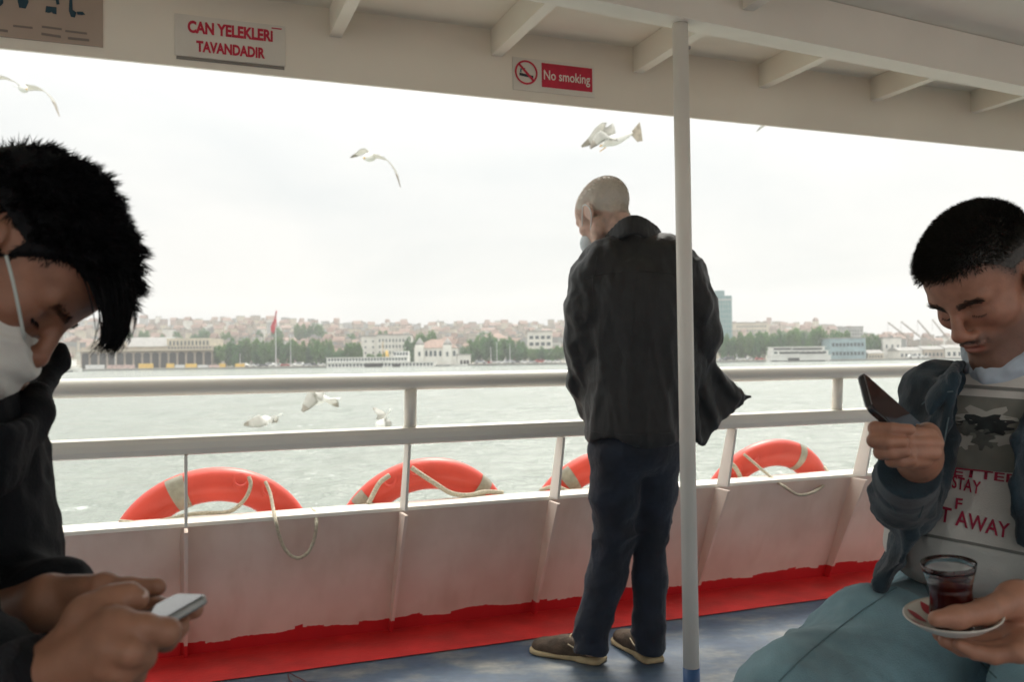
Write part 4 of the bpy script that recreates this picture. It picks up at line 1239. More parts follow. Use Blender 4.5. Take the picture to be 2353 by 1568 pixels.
# hillside houses: small, hazy, crowded
def house_meshes():
    out_ = {}
    for w in wall_mats:
        mb = MB().box((-.5, -.5, -1.5), (.5, .5, 1.0)); me = mb.mesh('wall'); me.materials.append(house_wall[w]); out_[w] = me
    r = MB().prism([(-.56, -.58, 1.0), (-.56, .58, 1.0), (-.56, 0, 1.42)], (1.12, 0, 0)).mesh('roof'); r.materials.append(tile_m); out_['gable'] = r
    r = MB().add and None
    mb = MB().box((-.54, -.54, 1.0), (.54, .54, 1.05)); mb.box((-.2, -.2, 1.05), (.2, .2, 1.22)); me = mb.mesh('roof'); me.materials.append(slate_m); out_['flat'] = me
    return out_
def win_wall(name, col):
    m = bpy.data.materials.new(name); m.use_nodes = True
    t = m.node_tree; b = t.nodes['Principled BSDF']
    tcn = N(t, 'ShaderNodeTexCoord'); mp = N(t, 'ShaderNodeMapping'); mp.inputs['Rotation'].default_value = (R(90), 0, 0); mp.inputs['Scale'].default_value = (1, 1, 1)
    t.links.new(tcn.outputs['Object'], mp.inputs[0])
    bk = N(t, 'ShaderNodeTexBrick'); bk.offset = 0; bk.inputs['Scale'].default_value = 1.0
    bk.inputs['Brick Width'].default_value = 0.25; bk.inputs['Row Height'].default_value = 0.31; bk.inputs['Mortar Size'].default_value = 0.075; bk.inputs['Mortar Smooth'].default_value = 0.0
    t.links.new(mp.outputs[0], bk.inputs['Vector'])
    bk.inputs['Color1'].default_value = (0.09, 0.09, 0.09, 1); bk.inputs['Color2'].default_value = (0.15, 0.14, 0.13, 1); bk.inputs['Mortar'].default_value = (*col, 1)
    t.links.new(bk.outputs[0], b.inputs['Base Color']); b.inputs['Roughness'].default_value = 0.8
    return m
house_wall = {'white': win_wall('hw_white', (0.50, 0.49, 0.44)), 'cream': win_wall('hw_cream', (0.40, 0.35, 0.27)), 'tan': win_wall('hw_tan', (0.36, 0.30, 0.24)),
              'grey': win_wall('hw_grey', (0.27, 0.28, 0.26)), 'pink': win_wall('hw_pink', (0.36, 0.27, 0.22))}
HM = house_meshes()
hr = random.Random(77)
nh = 0
rest_v, rest_f = [], []
rest = {k: MB() for k in ('white', 'cream', 'tan', 'grey', 'pink', 'gable', 'flat')}
for Yh in (545, 585, 630, 680, 735, 795, 860, 930, 1000):
    step = 21.0 * 560 / Yh
    px = -380 + hr.uniform(0, 20)
    while px < 2740:
        w = hr.uniform(0.65, 1.5) * step
        skip = hr.random() < 0.08 or (1690 < px and Yh < 680)
        unseen = (1300 < px < 1690) or px < 150 or px > 2160
        if 1960 < px and Yh > 795: skip = True
        if not skip:
            wc = hr.choice(['white', 'cream', 'cream', 'tan', 'tan', 'grey', 'grey', 'pink'])
            rf = hr.choice(['gable', 'flat', 'flat', 'flat', 'gable'])
            ww = PX(px + w, Yh) - PX(px, Yh)
            hh = hr.uniform(4.5, 9.5)
            zz = hill_z(px, Yh) + hr.uniform(-1.0, 1.5)
            x = PX(px + w / 2, Yh); yy_ = Yh + hr.uniform(-14, 14)
            rz_ = hr.uniform(-.6, .6)
            if not unseen and nh < 290 and (Yh < 700 or hr.random() < .5):
                rt_ = empty('hillside_house', (x, yy_, zz))
                rt_.scale = (ww, ww * 0.9, hh)
                rt_.rotation_euler = (0, 0, rz_)
                link('wall', HM[wc], None, rt_, inv=False)
                link('roof', HM[rf], None, rt_, inv=False)
                side = 'left of the red flag' if px < 634 else ('between flag and standing man' if px < 1320 else 'right of the glass tower')
                row = 'low on the hill' if Yh < 680 else ('halfway up the hill' if Yh < 860 else 'on the skyline')
                tag(rt_, 'hazy %s house, %s roof, %s %s' % (wc, 'red tiled' if rf == 'gable' else 'flat grey', row, side), 'house', 'hazy %s %s-roofed houses %s %s' % (wc, rf, row, side))
                nh += 1
            else:
                c_, s_ = math.cos(rz_), math.sin(rz_)
                fr_ = lambda a_, b_, d_: Vector((x + ww * (a_ * c_ - .9 * b_ * s_), yy_ + ww * (a_ * s_ + .9 * b_ * c_), zz + hh * d_))
                rest[wc].box((-.5, -.5, -1.5), (.5, .5, 1.0), fr_)
                if rf == 'gable': rest['gable'].prism([fr_(-.56, -.58, 1.0), fr_(-.56, .58, 1.0), fr_(-.56, 0, 1.42)], fr_(1.12, 0, 0) - fr_(0, 0, 0))
                else: rest['flat'].box((-.54, -.54, 1.0), (.54, .54, 1.06), fr_)
        px += w * hr.uniform(0.8, 1.1)
rr_ = empty('hillside_town', (0, 900, 20))
tag(rr_, 'crowded hazy rooftops of the farther hillside town', 'town', kind='stuff')
for k, mb_ in rest.items():
    if mb_.v:
        o = mb_.build('walls' if k in wall_mats else 'roofs', wall_mats[k] if k in wall_mats else (tile_m if k == 'gable' else slate_m), rr_)
        o['kind'] = 'stuff'
print('houses', nh)
# minarets on the skyline
for i, (px_, yt_) in enumerate([(1008, 733), (602, 730)]):
    Y_ = 980
    x_ = PX(px_, Y_); z0_ = hill_z(px_, Y_); z1_ = ZP(px_, yt_, Y_)
    rt_ = empty('minaret', (x_, Y_, z0_))
    MB().tube([(x_, Y_, z0_ - 1), (x_, Y_, z1_ - 4)], [1.3, 1.0], 10).build('shaft', wall_mats['white'], rt_, smooth=True)
    MB().tube([(x_, Y_, z1_ - 9), (x_, Y_, z1_ - 8)], [1.7, 1.7], 10).build('balcony', wall_mats['white'], rt_)
    MB().tube([(x_, Y_, z1_ - 4), (x_, Y_, z1_)], [1.1, .05], 10).build('cap', slate_m, rt_)
    tag(rt_, ['thin minaret on the skyline above the terminal roof', 'thin minaret on the skyline left of the red flag'][i], 'minaret')

# parked vans and cars on the quay: tiny light shapes under the trees
car_cols = [mat('car_white', (0.70, 0.70, 0.68), 0.3), mat('car_silver', (0.40, 0.41, 0.42), 0.3), mat('car_dark', (0.06, 0.06, 0.07), 0.3), mat('car_red', (0.35, 0.05, 0.04), 0.3)]
cn_ = ['white', 'silver', 'dark', 'red']
tyre_m = mat('tyre', (0.02, 0.02, 0.02), 0.9)
CARM = {}
for k, cm_ in enumerate(car_cols):
    mb = MB()
    prof_ = [(-2.1, .35), (2.1, .35), (2.15, .85), (1.3, .98), (.75, 1.5), (-1.2, 1.55), (-1.9, 1.0), (-2.15, .9)]
    mb.prism([(x, -.85, z) for x, z in prof_], (0, 1.7, 0)); me = mb.mesh('body'); me.materials.append(cm_); CARM[k] = me
wm = MB().prism([(x, -.87, z) for x, z in [(-1.1, 1.02), (.95, 1.02), (.62, 1.42), (-1.0, 1.45)]], (0, 1.74, 0)).mesh('window'); wm.materials.append(glass_m)
wh = MB().tube([(0, -.9, .33), (0, -.65, .33)], .33, 10).mesh('wheel'); wh.materials.append(tyre_m)
spots = [560, 577, 590, 607, 622, 640, 655, 671, 690, 705, 720, 738, 1105, 1120, 1135, 1152, 1170, 1188, 1206, 1222, 1242, 1260, 1282, 1660, 1676, 1700, 1724, 1745, 2100, 2125]
for i, px_ in enumerate(spots):
    Y_ = Y_SH + 2 + (i % 3) * 2.2
    k = [0, 0, 1, 2, 0, 1, 3][i % 7]
    x_ = PX(px_, Y_)
    c_ = empty('parked_car', (x_, Y_, ZQ + .01)); c_.rotation_euler = (0, 0, hr.uniform(-.15, .15))
    big = 1.0 + .35 * (i % 4 == 0); c_.scale = (big * 1.1, big, big)
    link('body', CARM[k], None, c_, inv=False); link('window', wm, None, c_, inv=False)
    for wx in (-1.3, 1.3):
        o = link('wheel', wh, None, c_, inv=False); o.location = (wx, 0, 0)
    zone = 'under the trees left of the ferry' if px_ < 760 else ('between the terminal and the standing man' if px_ < 1300 else ('below the trees right of the glass tower' if px_ < 1800 else 'beside the cranes'))
    tag(c_, 'tiny %s %s parked on the far quay %s' % (cn_[k], 'van' if i % 4 == 0 else 'car', zone), 'car', '%s cars on the far quay %s%s' % (cn_[k], zone, ' large' if i % 4 == 0 else ''))

# haze over the strait
hz = MB().box((-1700, -40, -4.0), (1700, 1560, 110.0)).build('haze', None)
hm = bpy.data.materials.new('haze_volume'); hm.use_nodes = True
hm.node_tree.nodes.clear()
ho = N(hm.node_tree, 'ShaderNodeOutputMaterial'); hv = N(hm.node_tree, 'ShaderNodeVolumePrincipled')
hv.inputs['Color'].default_value = (0.96, 0.97, 0.98, 1)
hv.inputs['Density'].default_value = 0.00040
hv.inputs['Anisotropy'].default_value = 0.3
hm.node_tree.links.new(hv.outputs[0], ho.inputs['Volume'])
hz.data.materials.append(hm)
tag(hz, 'pale haze over the strait', 'haze', kind='stuff')
# ================================================================== people: implicit-surface modelling
def V3(p): return np.array(p, dtype=np.float32)
def smin(a, b, k):
    h = np.clip(0.5 + 0.5 * (b - a) / k, 0, 1)
    return b * (1 - h) + a * h - k * h * (1 - h)
def d_cap(P, a, b, ra, rb):
    a, b = V3(a), V3(b)
    ab = b - a
    L2 = float(ab @ ab) + 1e-12
    t = np.clip(((P - a) @ ab) / L2, 0, 1)
    q = P - a - t[..., None] * ab
    return np.sqrt((q * q).sum(-1)) - (ra + (rb - ra) * t)
def d_ell(P, c, r, M=None):
    q = P - V3(c)
    if M is not None: q = q @ np.array(M, dtype=np.float32)        # columns of M are the axes
    r = V3(r)
    k0 = np.sqrt(((q / r) ** 2).sum(-1)); k1 = np.sqrt(((q / (r * r)) ** 2).sum(-1)) + 1e-9
    return k0 * (k0 - 1) / k1
def d_tri(P, a, b, c, r):
    a, b, c = V3(a), V3(b), V3(c)
    def seg(p, q):
        e = q - p; t = np.clip(((P - p) @ e) / float(e @ e), 0, 1); w = P - p - t[..., None] * e
        return (w * w).sum(-1)
    n = np.cross(b - a, c - a); nn = float(n @ n)
    s = np.ones(P.shape[:-1], bool)
    for p, q in ((a, b), (b, c), (c, a)):
        s &= ((P - p) @ np.cross(n, q - p)) > 0
    pl = ((P - a) @ n) ** 2 / nn
    return np.sqrt(np.where(s, pl, np.minimum(np.minimum(seg(a, b), seg(b, c)), seg(c, a)))) - r
def d_box(P, c, r, M, rd):
    q = np.abs((P - V3(c)) @ np.array(M, dtype=np.float32)) - (V3(r) - rd)
    return np.sqrt((np.maximum(q, 0) ** 2).sum(-1)) + np.minimum(q.max(-1), 0) - rd
def prim_bb(p):
    if p[0] == 'c':
        R_ = max(p[3], p[4]); A = np.stack([V3(p[1]), V3(p[2])])
        return A.min(0) - R_, A.max(0) + R_
    if p[0] == 'e' or p[0] == 'b':
        R_ = max(p[2]) * (1.0 if p[0] == 'e' else 1.75); return V3(p[1]) - R_, V3(p[1]) + R_
    if p[0] == 't':
        A = np.stack([V3(p[1]), V3(p[2]), V3(p[3])]); return A.min(0) - p[4], A.max(0) + p[4]
def ev(p, P):
    if p[0] == 'c': return d_cap(P, *p[1:5])
    if p[0] == 'e': return d_ell(P, p[1], p[2], p[3] if len(p) > 3 else None)
    if p[0] == 't': return d_tri(P, *p[1:5])
    if p[0] == 'b': return d_box(P, *p[1:5])
def sdf_mesh(prims, h, k=0.02, sub=(), ints=(), pad=0.0, lo=None, hi=None, extra=None):
    """smooth union of prims (kk optional as dict {'k':..} last item), minus sub, cut by half-spaces ints (point, normal: keep inside)"""
    bbs = [prim_bb(p) for p in prims]
    L = np.min([b[0] for b in bbs], 0) - 0.02 - pad if lo is None else V3(lo)
    H = np.max([b[1] for b in bbs], 0) + 0.02 + pad if hi is None else V3(hi)
    n = np.ceil((H - L) / h).astype(int) + 1
    ax = [L[i] + np.arange(n[i], dtype=np.float32) * h for i in range(3)]
    D = np.full(n, 0.2, dtype=np.float32)
    def block(bb, m):
        i0 = np.clip(np.floor((bb[0] - m - L) / h).astype(int), 0, n); i1 = np.clip(np.ceil((bb[1] + m - L) / h).astype(int) + 1, 0, n)
        sl = tuple(slice(i0[i], i1[i]) for i in range(3))
        if any(i1[i] <= i0[i] for i in range(3)): return None, None
        G = np.meshgrid(*[ax[i][sl[i]] for i in range(3)], indexing='ij')
        return sl, np.stack(G, -1)
    for p, bb in zip(prims, bbs):
        kk = k
        if isinstance(p[-1], dict): kk = p[-1]['k']; p = p[:-1]
        sl, P = block(bb, kk + 4 * h)
        if sl is None: continue
        D[sl] = smin(D[sl], ev(p, P), kk)
    for p in sub:
        kk = 0.006
        if isinstance(p[-1], dict): kk = p[-1]['k']; p = p[:-1]
        sl, P = block(prim_bb(p), kk + 4 * h)
        if sl is None: continue
        D[sl] = -smin(-D[sl], ev(p, P), kk)
    if ints or extra:
        G = np.meshgrid(*ax, indexing='ij'); P = np.stack(G, -1)
        for c, nv in ints:
            nv = V3(nv) / np.linalg.norm(nv)
            D = np.maximum(D, (P - V3(c)) @ nv)
        if extra: D = extra(D, P)
    G = openvdb.FloatGrid(); G.background = 3.0
    D = np.pad(D, 1, constant_values=0.2)
    G.copyFromArray(np.clip(D / h, -3, 3).astype(np.float32))
    v, q = G.convertToQuads(isovalue=0.0)
    v = (v - 1.0) * h + L
    return v.astype(np.float64), q
def np_mesh(name, v, q, flip=True):
    me = bpy.data.meshes.new(name)
    v = np.asarray(v, dtype=np.float32); q = np.asarray(q, dtype=np.int32)
    me.vertices.add(len(v)); me.vertices.foreach_set('co', v.ravel())
    me.loops.add(q.size); me.loops.foreach_set('vertex_index', (q[:, ::-1] if flip else q).ravel())
    me.polygons.add(len(q)); me.polygons.foreach_set('loop_start', np.arange(0, q.size, q.shape[1], dtype=np.int32))
    me.update(calc_edges=True)
    me.polygons.foreach_set('use_smooth', np.ones(len(q), dtype=bool))
    return me
def vnormals(v, q):
    fn = np.cross(v[q[:, 2]] - v[q[:, 0]], v[q[:, 3]] - v[q[:, 1]])
    n = np.zeros_like(v)
    for i in range(4): np.add.at(n, q[:, i], fn)
    return n / (np.linalg.norm(n, axis=1, keepdims=True) + 1e-12)
def relax(v, q, it=2, f=0.5):
    for _ in range(it):
        s = np.zeros_like(v); c = np.zeros(len(v))
        for i in range(4):
            for j in (1, 3):
                np.add.at(s, q[:, i], v[q[:, (i + j) % 4]]); np.add.at(c, q[:, i], 1)
        v = v * (1 - f) + f * s / np.maximum(c, 1)[:, None]
    return v
def out_n(v, q):
    """outward normals whatever the winding"""
    n = vnormals(v, q)
    vol = np.einsum('ij,ij->i', v[q[:, 0]] - v.mean(0), np.cross(v[q[:, 2]] - v[q[:, 0]], v[q[:, 3]] - v[q[:, 1]])).sum()
    return n if vol > 0 else -n
def folds(v, q, amp, scale, axis=None, stretch=3.0, seed=0.0, ridged=True, mask=None):
    """cloth folds: ridged noise, drawn out along an axis"""
    n = out_n(v, q)
    p = v.copy()
    if axis is not None:
        a = np.array(axis, float); a /= np.linalg.norm(a)
        t = p @ a
        p = p - np.outer(t, a) * (1 - 1 / stretch)
    wv = np.stack([fbm(v * scale * .35 + 31 + seed, 2), fbm(v * scale * .35 + 57 + seed, 2), fbm(v * scale * .35 + 83 + seed, 2)], 1) - .5
    x = fbm(p * scale + seed + wv * .9, 2, .35)
    w = (1 - np.abs(2 * x - 1) * 2.2) if ridged else (2 * x - 1)
    w = w - w.mean()
    if mask is not None: w = w * mask
    return v + n * (w * amp)[:, None]
def skin_mat(name, col, lip, dark, rough=0.48, scalp=(0.40, 0.36, 0.30)):
    m = bpy.data.materials.new(name); m.use_nodes = True
    t = m.node_tree; b = t.nodes['Principled BSDF']
    at = N(t, 'ShaderNodeAttribute'); at.attribute_name = 'tone'
    sc = N(t, 'ShaderNodeSeparateColor'); t.links.new(at.outputs['Color'], sc.inputs[0])
    nz = N(t, 'ShaderNodeTexNoise'); nz.inputs['Scale'].default_value = 45; nz.inputs['Detail'].default_value = 5
    tcn = N(t, 'ShaderNodeTexCoord'); t.links.new(tcn.outputs['Object'], nz.inputs['Vector'])
    rp = N(t, 'ShaderNodeValToRGB'); rp.color_ramp.elements[0].position = .3; rp.color_ramp.elements[1].position = .7
    rp.color_ramp.elements[0].color = (*[c * .82 for c in col], 1); rp.color_ramp.elements[1].color = (*[min(1, c * 1.12) for c in col], 1)
    t.links.new(nz.outputs['Fac'], rp.inputs[0])
    m1 = N(t, 'ShaderNodeMix', data_type='RGBA'); m1.inputs['B'].default_value = (*lip, 1)
    m2 = N(t, 'ShaderNodeMix', data_type='RGBA'); m2.inputs['B'].default_value = (*dark, 1)
    t.links.new(rp.outputs[0], m1.inputs['A']); t.links.new(sc.outputs[0], m1.inputs['Factor'])
    t.links.new(m1.outputs['Result'], m2.inputs['A']); t.links.new(sc.outputs[1], m2.inputs['Factor'])
    m3 = N(t, 'ShaderNodeMix', data_type='RGBA'); m3.inputs['B'].default_value = (*scalp, 1)
    t.links.new(m2.outputs['Result'], m3.inputs['A']); t.links.new(sc.outputs[2], m3.inputs['Factor'])
    t.links.new(m3.outputs['Result'], b.inputs['Base Color'])
    b.inputs['Roughness'].default_value = rough
    b.inputs['Subsurface Weight'].default_value = 0.12
    b.inputs['Subsurface Radius'].default_value = (0.010, 0.004, 0.002)
    n2 = N(t, 'ShaderNodeTexNoise'); n2.inputs['Scale'].default_value = 420; t.links.new(tcn.outputs['Object'], n2.inputs['Vector'])
    bp = N(t, 'ShaderNodeBump'); bp.inputs['Strength'].default_value = .18; bp.inputs['Distance'].default_value = .002
    t.links.new(n2.outputs['Fac'], bp.inputs['Height']); t.links.new(bp.outputs[0], b.inputs['Normal'])
    return m
def head_mat(yaw, pitch, roll=0.0):
    return (Matrix.Rotation(R(yaw), 3, 'Z') @ Matrix.Rotation(R(pitch), 3, 'Y') @ Matrix.Rotation(R(roll), 3, 'X'))
def head_prims(o, M, s=1.0, jaw=1.0):
    """human head in its own frame: x to the face, y to its left, z up, origin between the ears"""
    o = Vector(o)
    def T(x, y, z): return o + M @ (Vector((x, y, z)) * s)
    Mn = np.array(M)
    E = lambda c, r, k=0.02: ('e', T(*c), tuple(q * s for q in r), Mn, {'k': k * s})
    C = lambda a, b, ra, rb, k=0.012: ('c', T(*a), T(*b), ra * s, rb * s, {'k': k * s})
    pr = [E((-.012, 0, .048), (.098, .077, .084)), E((.038, 0, .040), (.062, .066, .066), .03), E((.040, 0, -.030), (.050, .058, .074), .03),
          E((.082, 0, -.096), (.020, .026 * jaw, .018), .02)]
    for e in (-1, 1):
        pr += [C((-.004, e * .056 * jaw, -.042), (.010, e * .052 * jaw, -.068), .020, .020, .02), C((.010, e * .052 * jaw, -.068), (.076, e * .014, -.097), .019, .016, .02),
               E((.060, e * .046, -.016), (.026, .020, .020), .02), C((.090, e * .012, .020), (.078, e * .046, .026), .010, .010, .012),
               E((.080, e * .031, .002), (.0145, .0165, .0125), .004),
               E((.1065, e * .0125, -.0335), (.0105, .0085, .0075), .006),
               E((-.006, e * .078, -.002), (.020, .0075, .032), .006), C((-.004, e * .079, -.030), (.004, e * .077, -.036), .006, .005, .005)]
    pr += [C((.094, 0, .020), (.116, 0, -.022), .0075, .0105, .010), E((.1165, 0, -.0265), (.0115, .0115, .0100), .008),
           E((.082, 0, -.055), (.022, .032, .020), .02),
           E((.1015, 0, -.0525), (.0085, .0240, .0055), .006), E((.0985, 0, -.0640), (.0090, .0210, .0065), .006)]
    sb = []
    for e in (-1, 1):
        sb += [('e', T(.100, e * .032, .006), tuple(q * s for q in (.013, .017, .011)), Mn, {'k': .012 * s}),
               ('e', T(.0005, e * .088, .000), tuple(q * s for q in (.012, .006, .019)), Mn, {'k': .005 * s}),
               ('c', T(.112, e * .0065, -.0375), T(.105, e * .007, -.034), .0035 * s, .003 * s, {'k': .003 * s})]
    sb += [('c', T(.106, -.020, -.0585), T(.106, .020, -.0585), .0022 * s, .0022 * s, {'k': .004 * s})]
    for e in (-1, 1):   # crease of the closed lids
        sb += [('c', T(.0965, e * .022, -.003), T(.090, e * .042, -.003), .0016 * s, .0016 * s, {'k': .003 * s})]
    return pr, sb, T
def tone_attr(me, v, T_inv, s, stubble=0.0, lips=0.6, scalp=None):
    """lip and stubble colour, where the face has them"""
    q = T_inv(v)
    x, y, z = q[:, 0] / s, q[:, 1] / s, q[:, 2] / s
    near = (np.abs(y) < .09) & (z > -.13) & (z < .16) & (x > -.12) & (x < .14)
    lip = np.exp(-((y / .022) ** 4 + ((z + .0580) / .0095) ** 4)) * (x > .085) * near * lips
    lip += 0.25 * near * np.exp(-(((np.abs(y) - .04) / .022) ** 2 + ((z + .02) / .022) ** 2)) * (x > .03)
    lip += 0.22 * near * np.exp(-((y / .014) ** 2 + ((z + .026) / .014) ** 2)) * (x > .1)
    st = stubble * near * np.clip((-.033 - z) / .02, 0, 1) * np.clip((x - .000) / .03, 0, 1) * (1 - np.exp(-((y / .024) ** 4 + ((z + .058) / .0095) ** 4)))
    mo = stubble * 1.0 * near * np.exp(-((y / .026) ** 4 + ((z + .0415) / .0065) ** 4)) * (x > .085)
    a = me.attributes.new('tone', 'FLOAT_COLOR', 'POINT')
    c = np.zeros((len(v), 4), np.float32); c[:, 0] = np.clip(lip, 0, 1); c[:, 1] = np.clip(st + mo, 0, 1); c[:, 3] = 1
    if scalp: c[:, 2] = scalp(x, y, z) * near
    a.data.foreach_set('color', c.ravel())
def merge(parts):
    vs, qs, n = [], [], 0
    for v, q in parts:
        vs.append(v); qs.append(q + n); n += len(v)
    return np.concatenate(vs), np.concatenate(qs)
def finger(pts, r, k=0.004):
    """pts: joints from knuckle to tip; r: radii"""
    return [('c', pts[i], pts[i + 1], r[i], r[i + 1], {'k': k}) for i in range(len(pts) - 1)]
def chain(pts, rs, k=0.03):
    return [('c', pts[i], pts[i + 1], rs[i], rs[i + 1], {'k': k}) for i in range(len(pts) - 1)]
def sdf_obj(name, prims, h, m, parent, k=0.02, sub=(), ints=(), fold=None, rel=1, extra=None):
    v, q = sdf_mesh(prims, h, k, sub, ints, extra=extra)
    if rel: v = relax(v, q, rel)
    for f in (fold or []):
        v = folds(v, q, **f)
    me = np_mesh(name, v, q)
    return link(name, me, m, parent, smooth=True), v, q
def strands(roots, dirs, lens, r0, seg=4, grav=0.0, curl=0.0, seed=0, tip=0.05, bend=None):
    """tapered hair strands, three-sided, as one vertex/face set"""
    rs = np.random.RandomState(seed)
    n = len(roots)
    d = dirs / (np.linalg.norm(dirs, axis=1, keepdims=True) + 1e-9)
    p = roots.copy()
    e1 = np.cross(d, rs.randn(n, 3)); e1 /= np.linalg.norm(e1, axis=1, keepdims=True) + 1e-9
    V = []
    for i in range(seg + 1):
        u = i / seg
        e2 = np.cross(d, e1); e2 /= np.linalg.norm(e2, axis=1, keepdims=True) + 1e-9
        r = (r0 * (1 - u) ** 0.7 + r0 * tip)
        for k in range(3):
            a = 2 * math.pi * k / 3
            V.append(p + (e1 * math.cos(a) + e2 * math.sin(a)) * (r[:, None] if hasattr(r, '__len__') else r))
        p = p + d * (lens / seg)[:, None]
        d = d + np.array([0, 0, -grav]) + rs.randn(n, 3) * curl
        if bend is not None: d = d + bend
        d /= np.linalg.norm(d, axis=1, keepdims=True) + 1e-9
    V = np.stack(V, 1)                              # n, (seg+1)*3, 3
    m = (seg + 1) * 3
    Fq = []
    for i in range(seg):
        for k in range(3):
            k2 = (k + 1) % 3
            Fq.append((i * 3 + k, i * 3 + k2, (i + 1) * 3 + k2, (i + 1) * 3 + k))
    Fq = np.array(Fq)
    Q = (Fq[None] + (np.arange(n) * m)[:, None, None]).reshape(-1, 4)
    return V.reshape(-1, 3), Q
def bb_frame(a, b, side):
    """axes: x along a->b, y near side, z the rest"""
    x = (Vector(b) - Vector(a)).normalized(); z = x.cross(Vector(side)).normalized(); y = z.cross(x)
    return Matrix((x, y, z)).transposed()
strap_m = mat('mask_ear_loop', (0.72, 0.74, 0.72), 0.6)
# ================================================================== the man standing at the rail
YA = 3.05
def A(px, py, dy=0.0): return atY(px, py, YA + dy)
def make_standing():
    skin = skin_mat('skin_standing_man', (0.62, 0.42, 0.33), (0.48, 0.21, 0.17), (0.30, 0.22, 0.17), scalp=(0.70, 0.65, 0.56))
    Mh = head_mat(129, 33, 6)
    ho = A(1391, 497, 0.10)
    s = 1.07
    hp, hs, T = head_prims(ho, Mh, s)
    nb = A(1452, 575, 0.03)
    neck = [('c', T(-.03, 0, -.03), nb, .054, .048, {'k': .02}), ('c', T(.01, 0, -.06), nb + Vector((0, .03, 0)), .042, .042, {'k': .02})]
    hv, hq = sdf_mesh(hp + neck, 0.0030, 0.02, hs)
    # simple body under the clothes, ending in the feet
    bp = chain([nb, A(1462, 700, 0), A(1462, 850, 0), A(1455, 1010, 0)], [.045, .09, .09, .08], .02)
    bp += chain([A(1376, 645), A(1342, 770, .02), A(1350, 890, .08), A(1366, 940, .12)], [.04, .034, .028, .028])
    bp += chain([A(1558, 645), A(1618, 765, .03), A(1580, 870, .09), A(1560, 905, .11)], [.04, .034, .028, .028])
    bp += chain([A(1418, 1050, .01), A(1413, 1222, .045), A(1356, 1490, .04)], [.06, .045, .030])
    bp += chain([A(1508, 1050, .03), A(1496, 1212, .075), A(1492, 1490, .065)], [.055, .042, .030])
    bv, bq = sdf_mesh(bp, 0.008, 0.03)
    v, q = merge([(hv, hq), (bv, bq)])
    me = np_mesh('person', v, q)
    Mi = np.array(Mh.transposed()); on = np.array(ho)
    def scalp(x, y, z):
        ln_ = np.interp(x, [-.12, -.06, -.01, .03, .07], [-.055, -.05, .0, .030, .075])
        ear = np.exp(-(((np.abs(y) - .078) / .012) ** 2 + (x / .022) ** 2 + (z / .036) ** 2))
        k_ = np.clip((z - ln_) / .014, 0, 1) * np.clip((.062 - x) / .03, 0, 1)
        return np.clip(k_ * (.45 + .50 * np.clip((.112 - z) / .05, 0, 1)) - ear * 1.5, 0, 1)
    tone_attr(me, v, lambda w: (w - on) @ Mi.T, s, scalp=scalp)
    man = link('person', me, skin, None, smooth=True)
    tag(man, 'person standing at the rail with back turned, in dark jacket and navy jeans', 'person')
    # cropped grey hair round the back of the head
    rs = np.random.RandomState(4)
    n = out_n(hv, hq)
    loc = (hv - on) @ Mi.T / s
    x, y, z = loc.T
    hm_ = (z > -.045 + .04 * np.clip(x / .05, -1, 1)) & (x < .055) & (np.linalg.norm(loc - np.array([-.012, 0, .04]), axis=1) < .112) & ~((np.abs(y) > .068) & (np.abs(x) < .03) & (z < .035))
    hm_ |= (z > .06) & (x < .04)
    ii = np.where(hm_)[0]; ii = rs.choice(ii, 14000)
    d = n[ii] * 0.7 + np.array(Mh @ Vector((-.5, 0, -.6))) + rs.randn(len(ii), 3) * .12
    sv, sq = strands(hv[ii] - n[ii] * .001, d, rs.uniform(.004, .008, len(ii)), .00055, 2, seed=1)
    link('hair', np_mesh('hair', sv, sq), mat('short_grey_hair', (0.58, 0.53, 0.45), 0.6, var=0.3, vscale=200), man)
    # ear loops of a mask
    for e in (1,):
        P = spline([T(.006, e * .083, .030), T(-.012, e * .090, .020), T(-.022, e * .088, -.008), T(-.010, e * .084, -.034), T(.025, e * .068, -.052)], 14)
        MB().tube(P, .0022, 6).build('mask_strap', strap_m, man, smooth=True)
        P = spline([T(.006, e * .083, .030), T(.030, e * .076, .008), T(.060, e * .064, -.02)], 8)
        MB().tube(P, .0022, 6).build('mask_strap', strap_m, man, smooth=True)
    # the mask on the hidden side of the face
    sdf_obj('face_mask', [('e', T(.085, 0, -.055), (.045 * s, .060 * s, .050 * s), np.array(Mh), {'k': .01})], .005, mat('mask_cloth', (0.62, 0.68, 0.70), 0.8), man,
            ints=[(T(.06, 0, -.05), -(Mh @ Vector((1, 0, 0))))])
    # jacket
    jm = mat('dark_jacket_cloth', (0.012, 0.0125, 0.0125), 0.55, var=0.22, vscale=30, bump=0.25, bscale=260, sheen=0.12)
    SX = np.array(Matrix.Identity(3))
    def sec(px, py, hw, dp, dy=0.0, hz=.11): return ('e', A(px, py, dy), (hw, dp, hz), SX, {'k': .07})
    jp = [sec(1462, 640, .170, .115, 0, .10), sec(1464, 700, .192, .132), sec(1466, 770, .198, .140, .01), sec(1466, 850, .192, .138, .015), sec(1462, 930, .185, .140, .015), sec(1452, 1000, .172, .140, .015, .10)]
    # shoulders and sleeves (left arm in front of the body, right hand in the pocket)
    jp += chain([nb + Vector((0, -.015, -.01)), A(1392, 600, -.01), A(1364, 640, .0)], [.070, .068, .070], .04)
    jp += chain([nb + Vector((0, -.015, -.01)), A(1535, 592, -.01), A(1572, 632, .0)], [.072, .070, .072], .04)
    jp += chain([A(1362, 640, 0), A(1345, 715, .0), A(1341, 790, .02), A(1346, 880, .07), A(1362, 940, .11)], [.070, .066, .062, .056, .050], .035)
    jp += chain([A(1574, 635, 0), A(1604, 710, .01), A(1620, 772, .03), A(1592, 850, .07), A(1565, 905, .11)], [.070, .064, .060, .056, .055], .03)
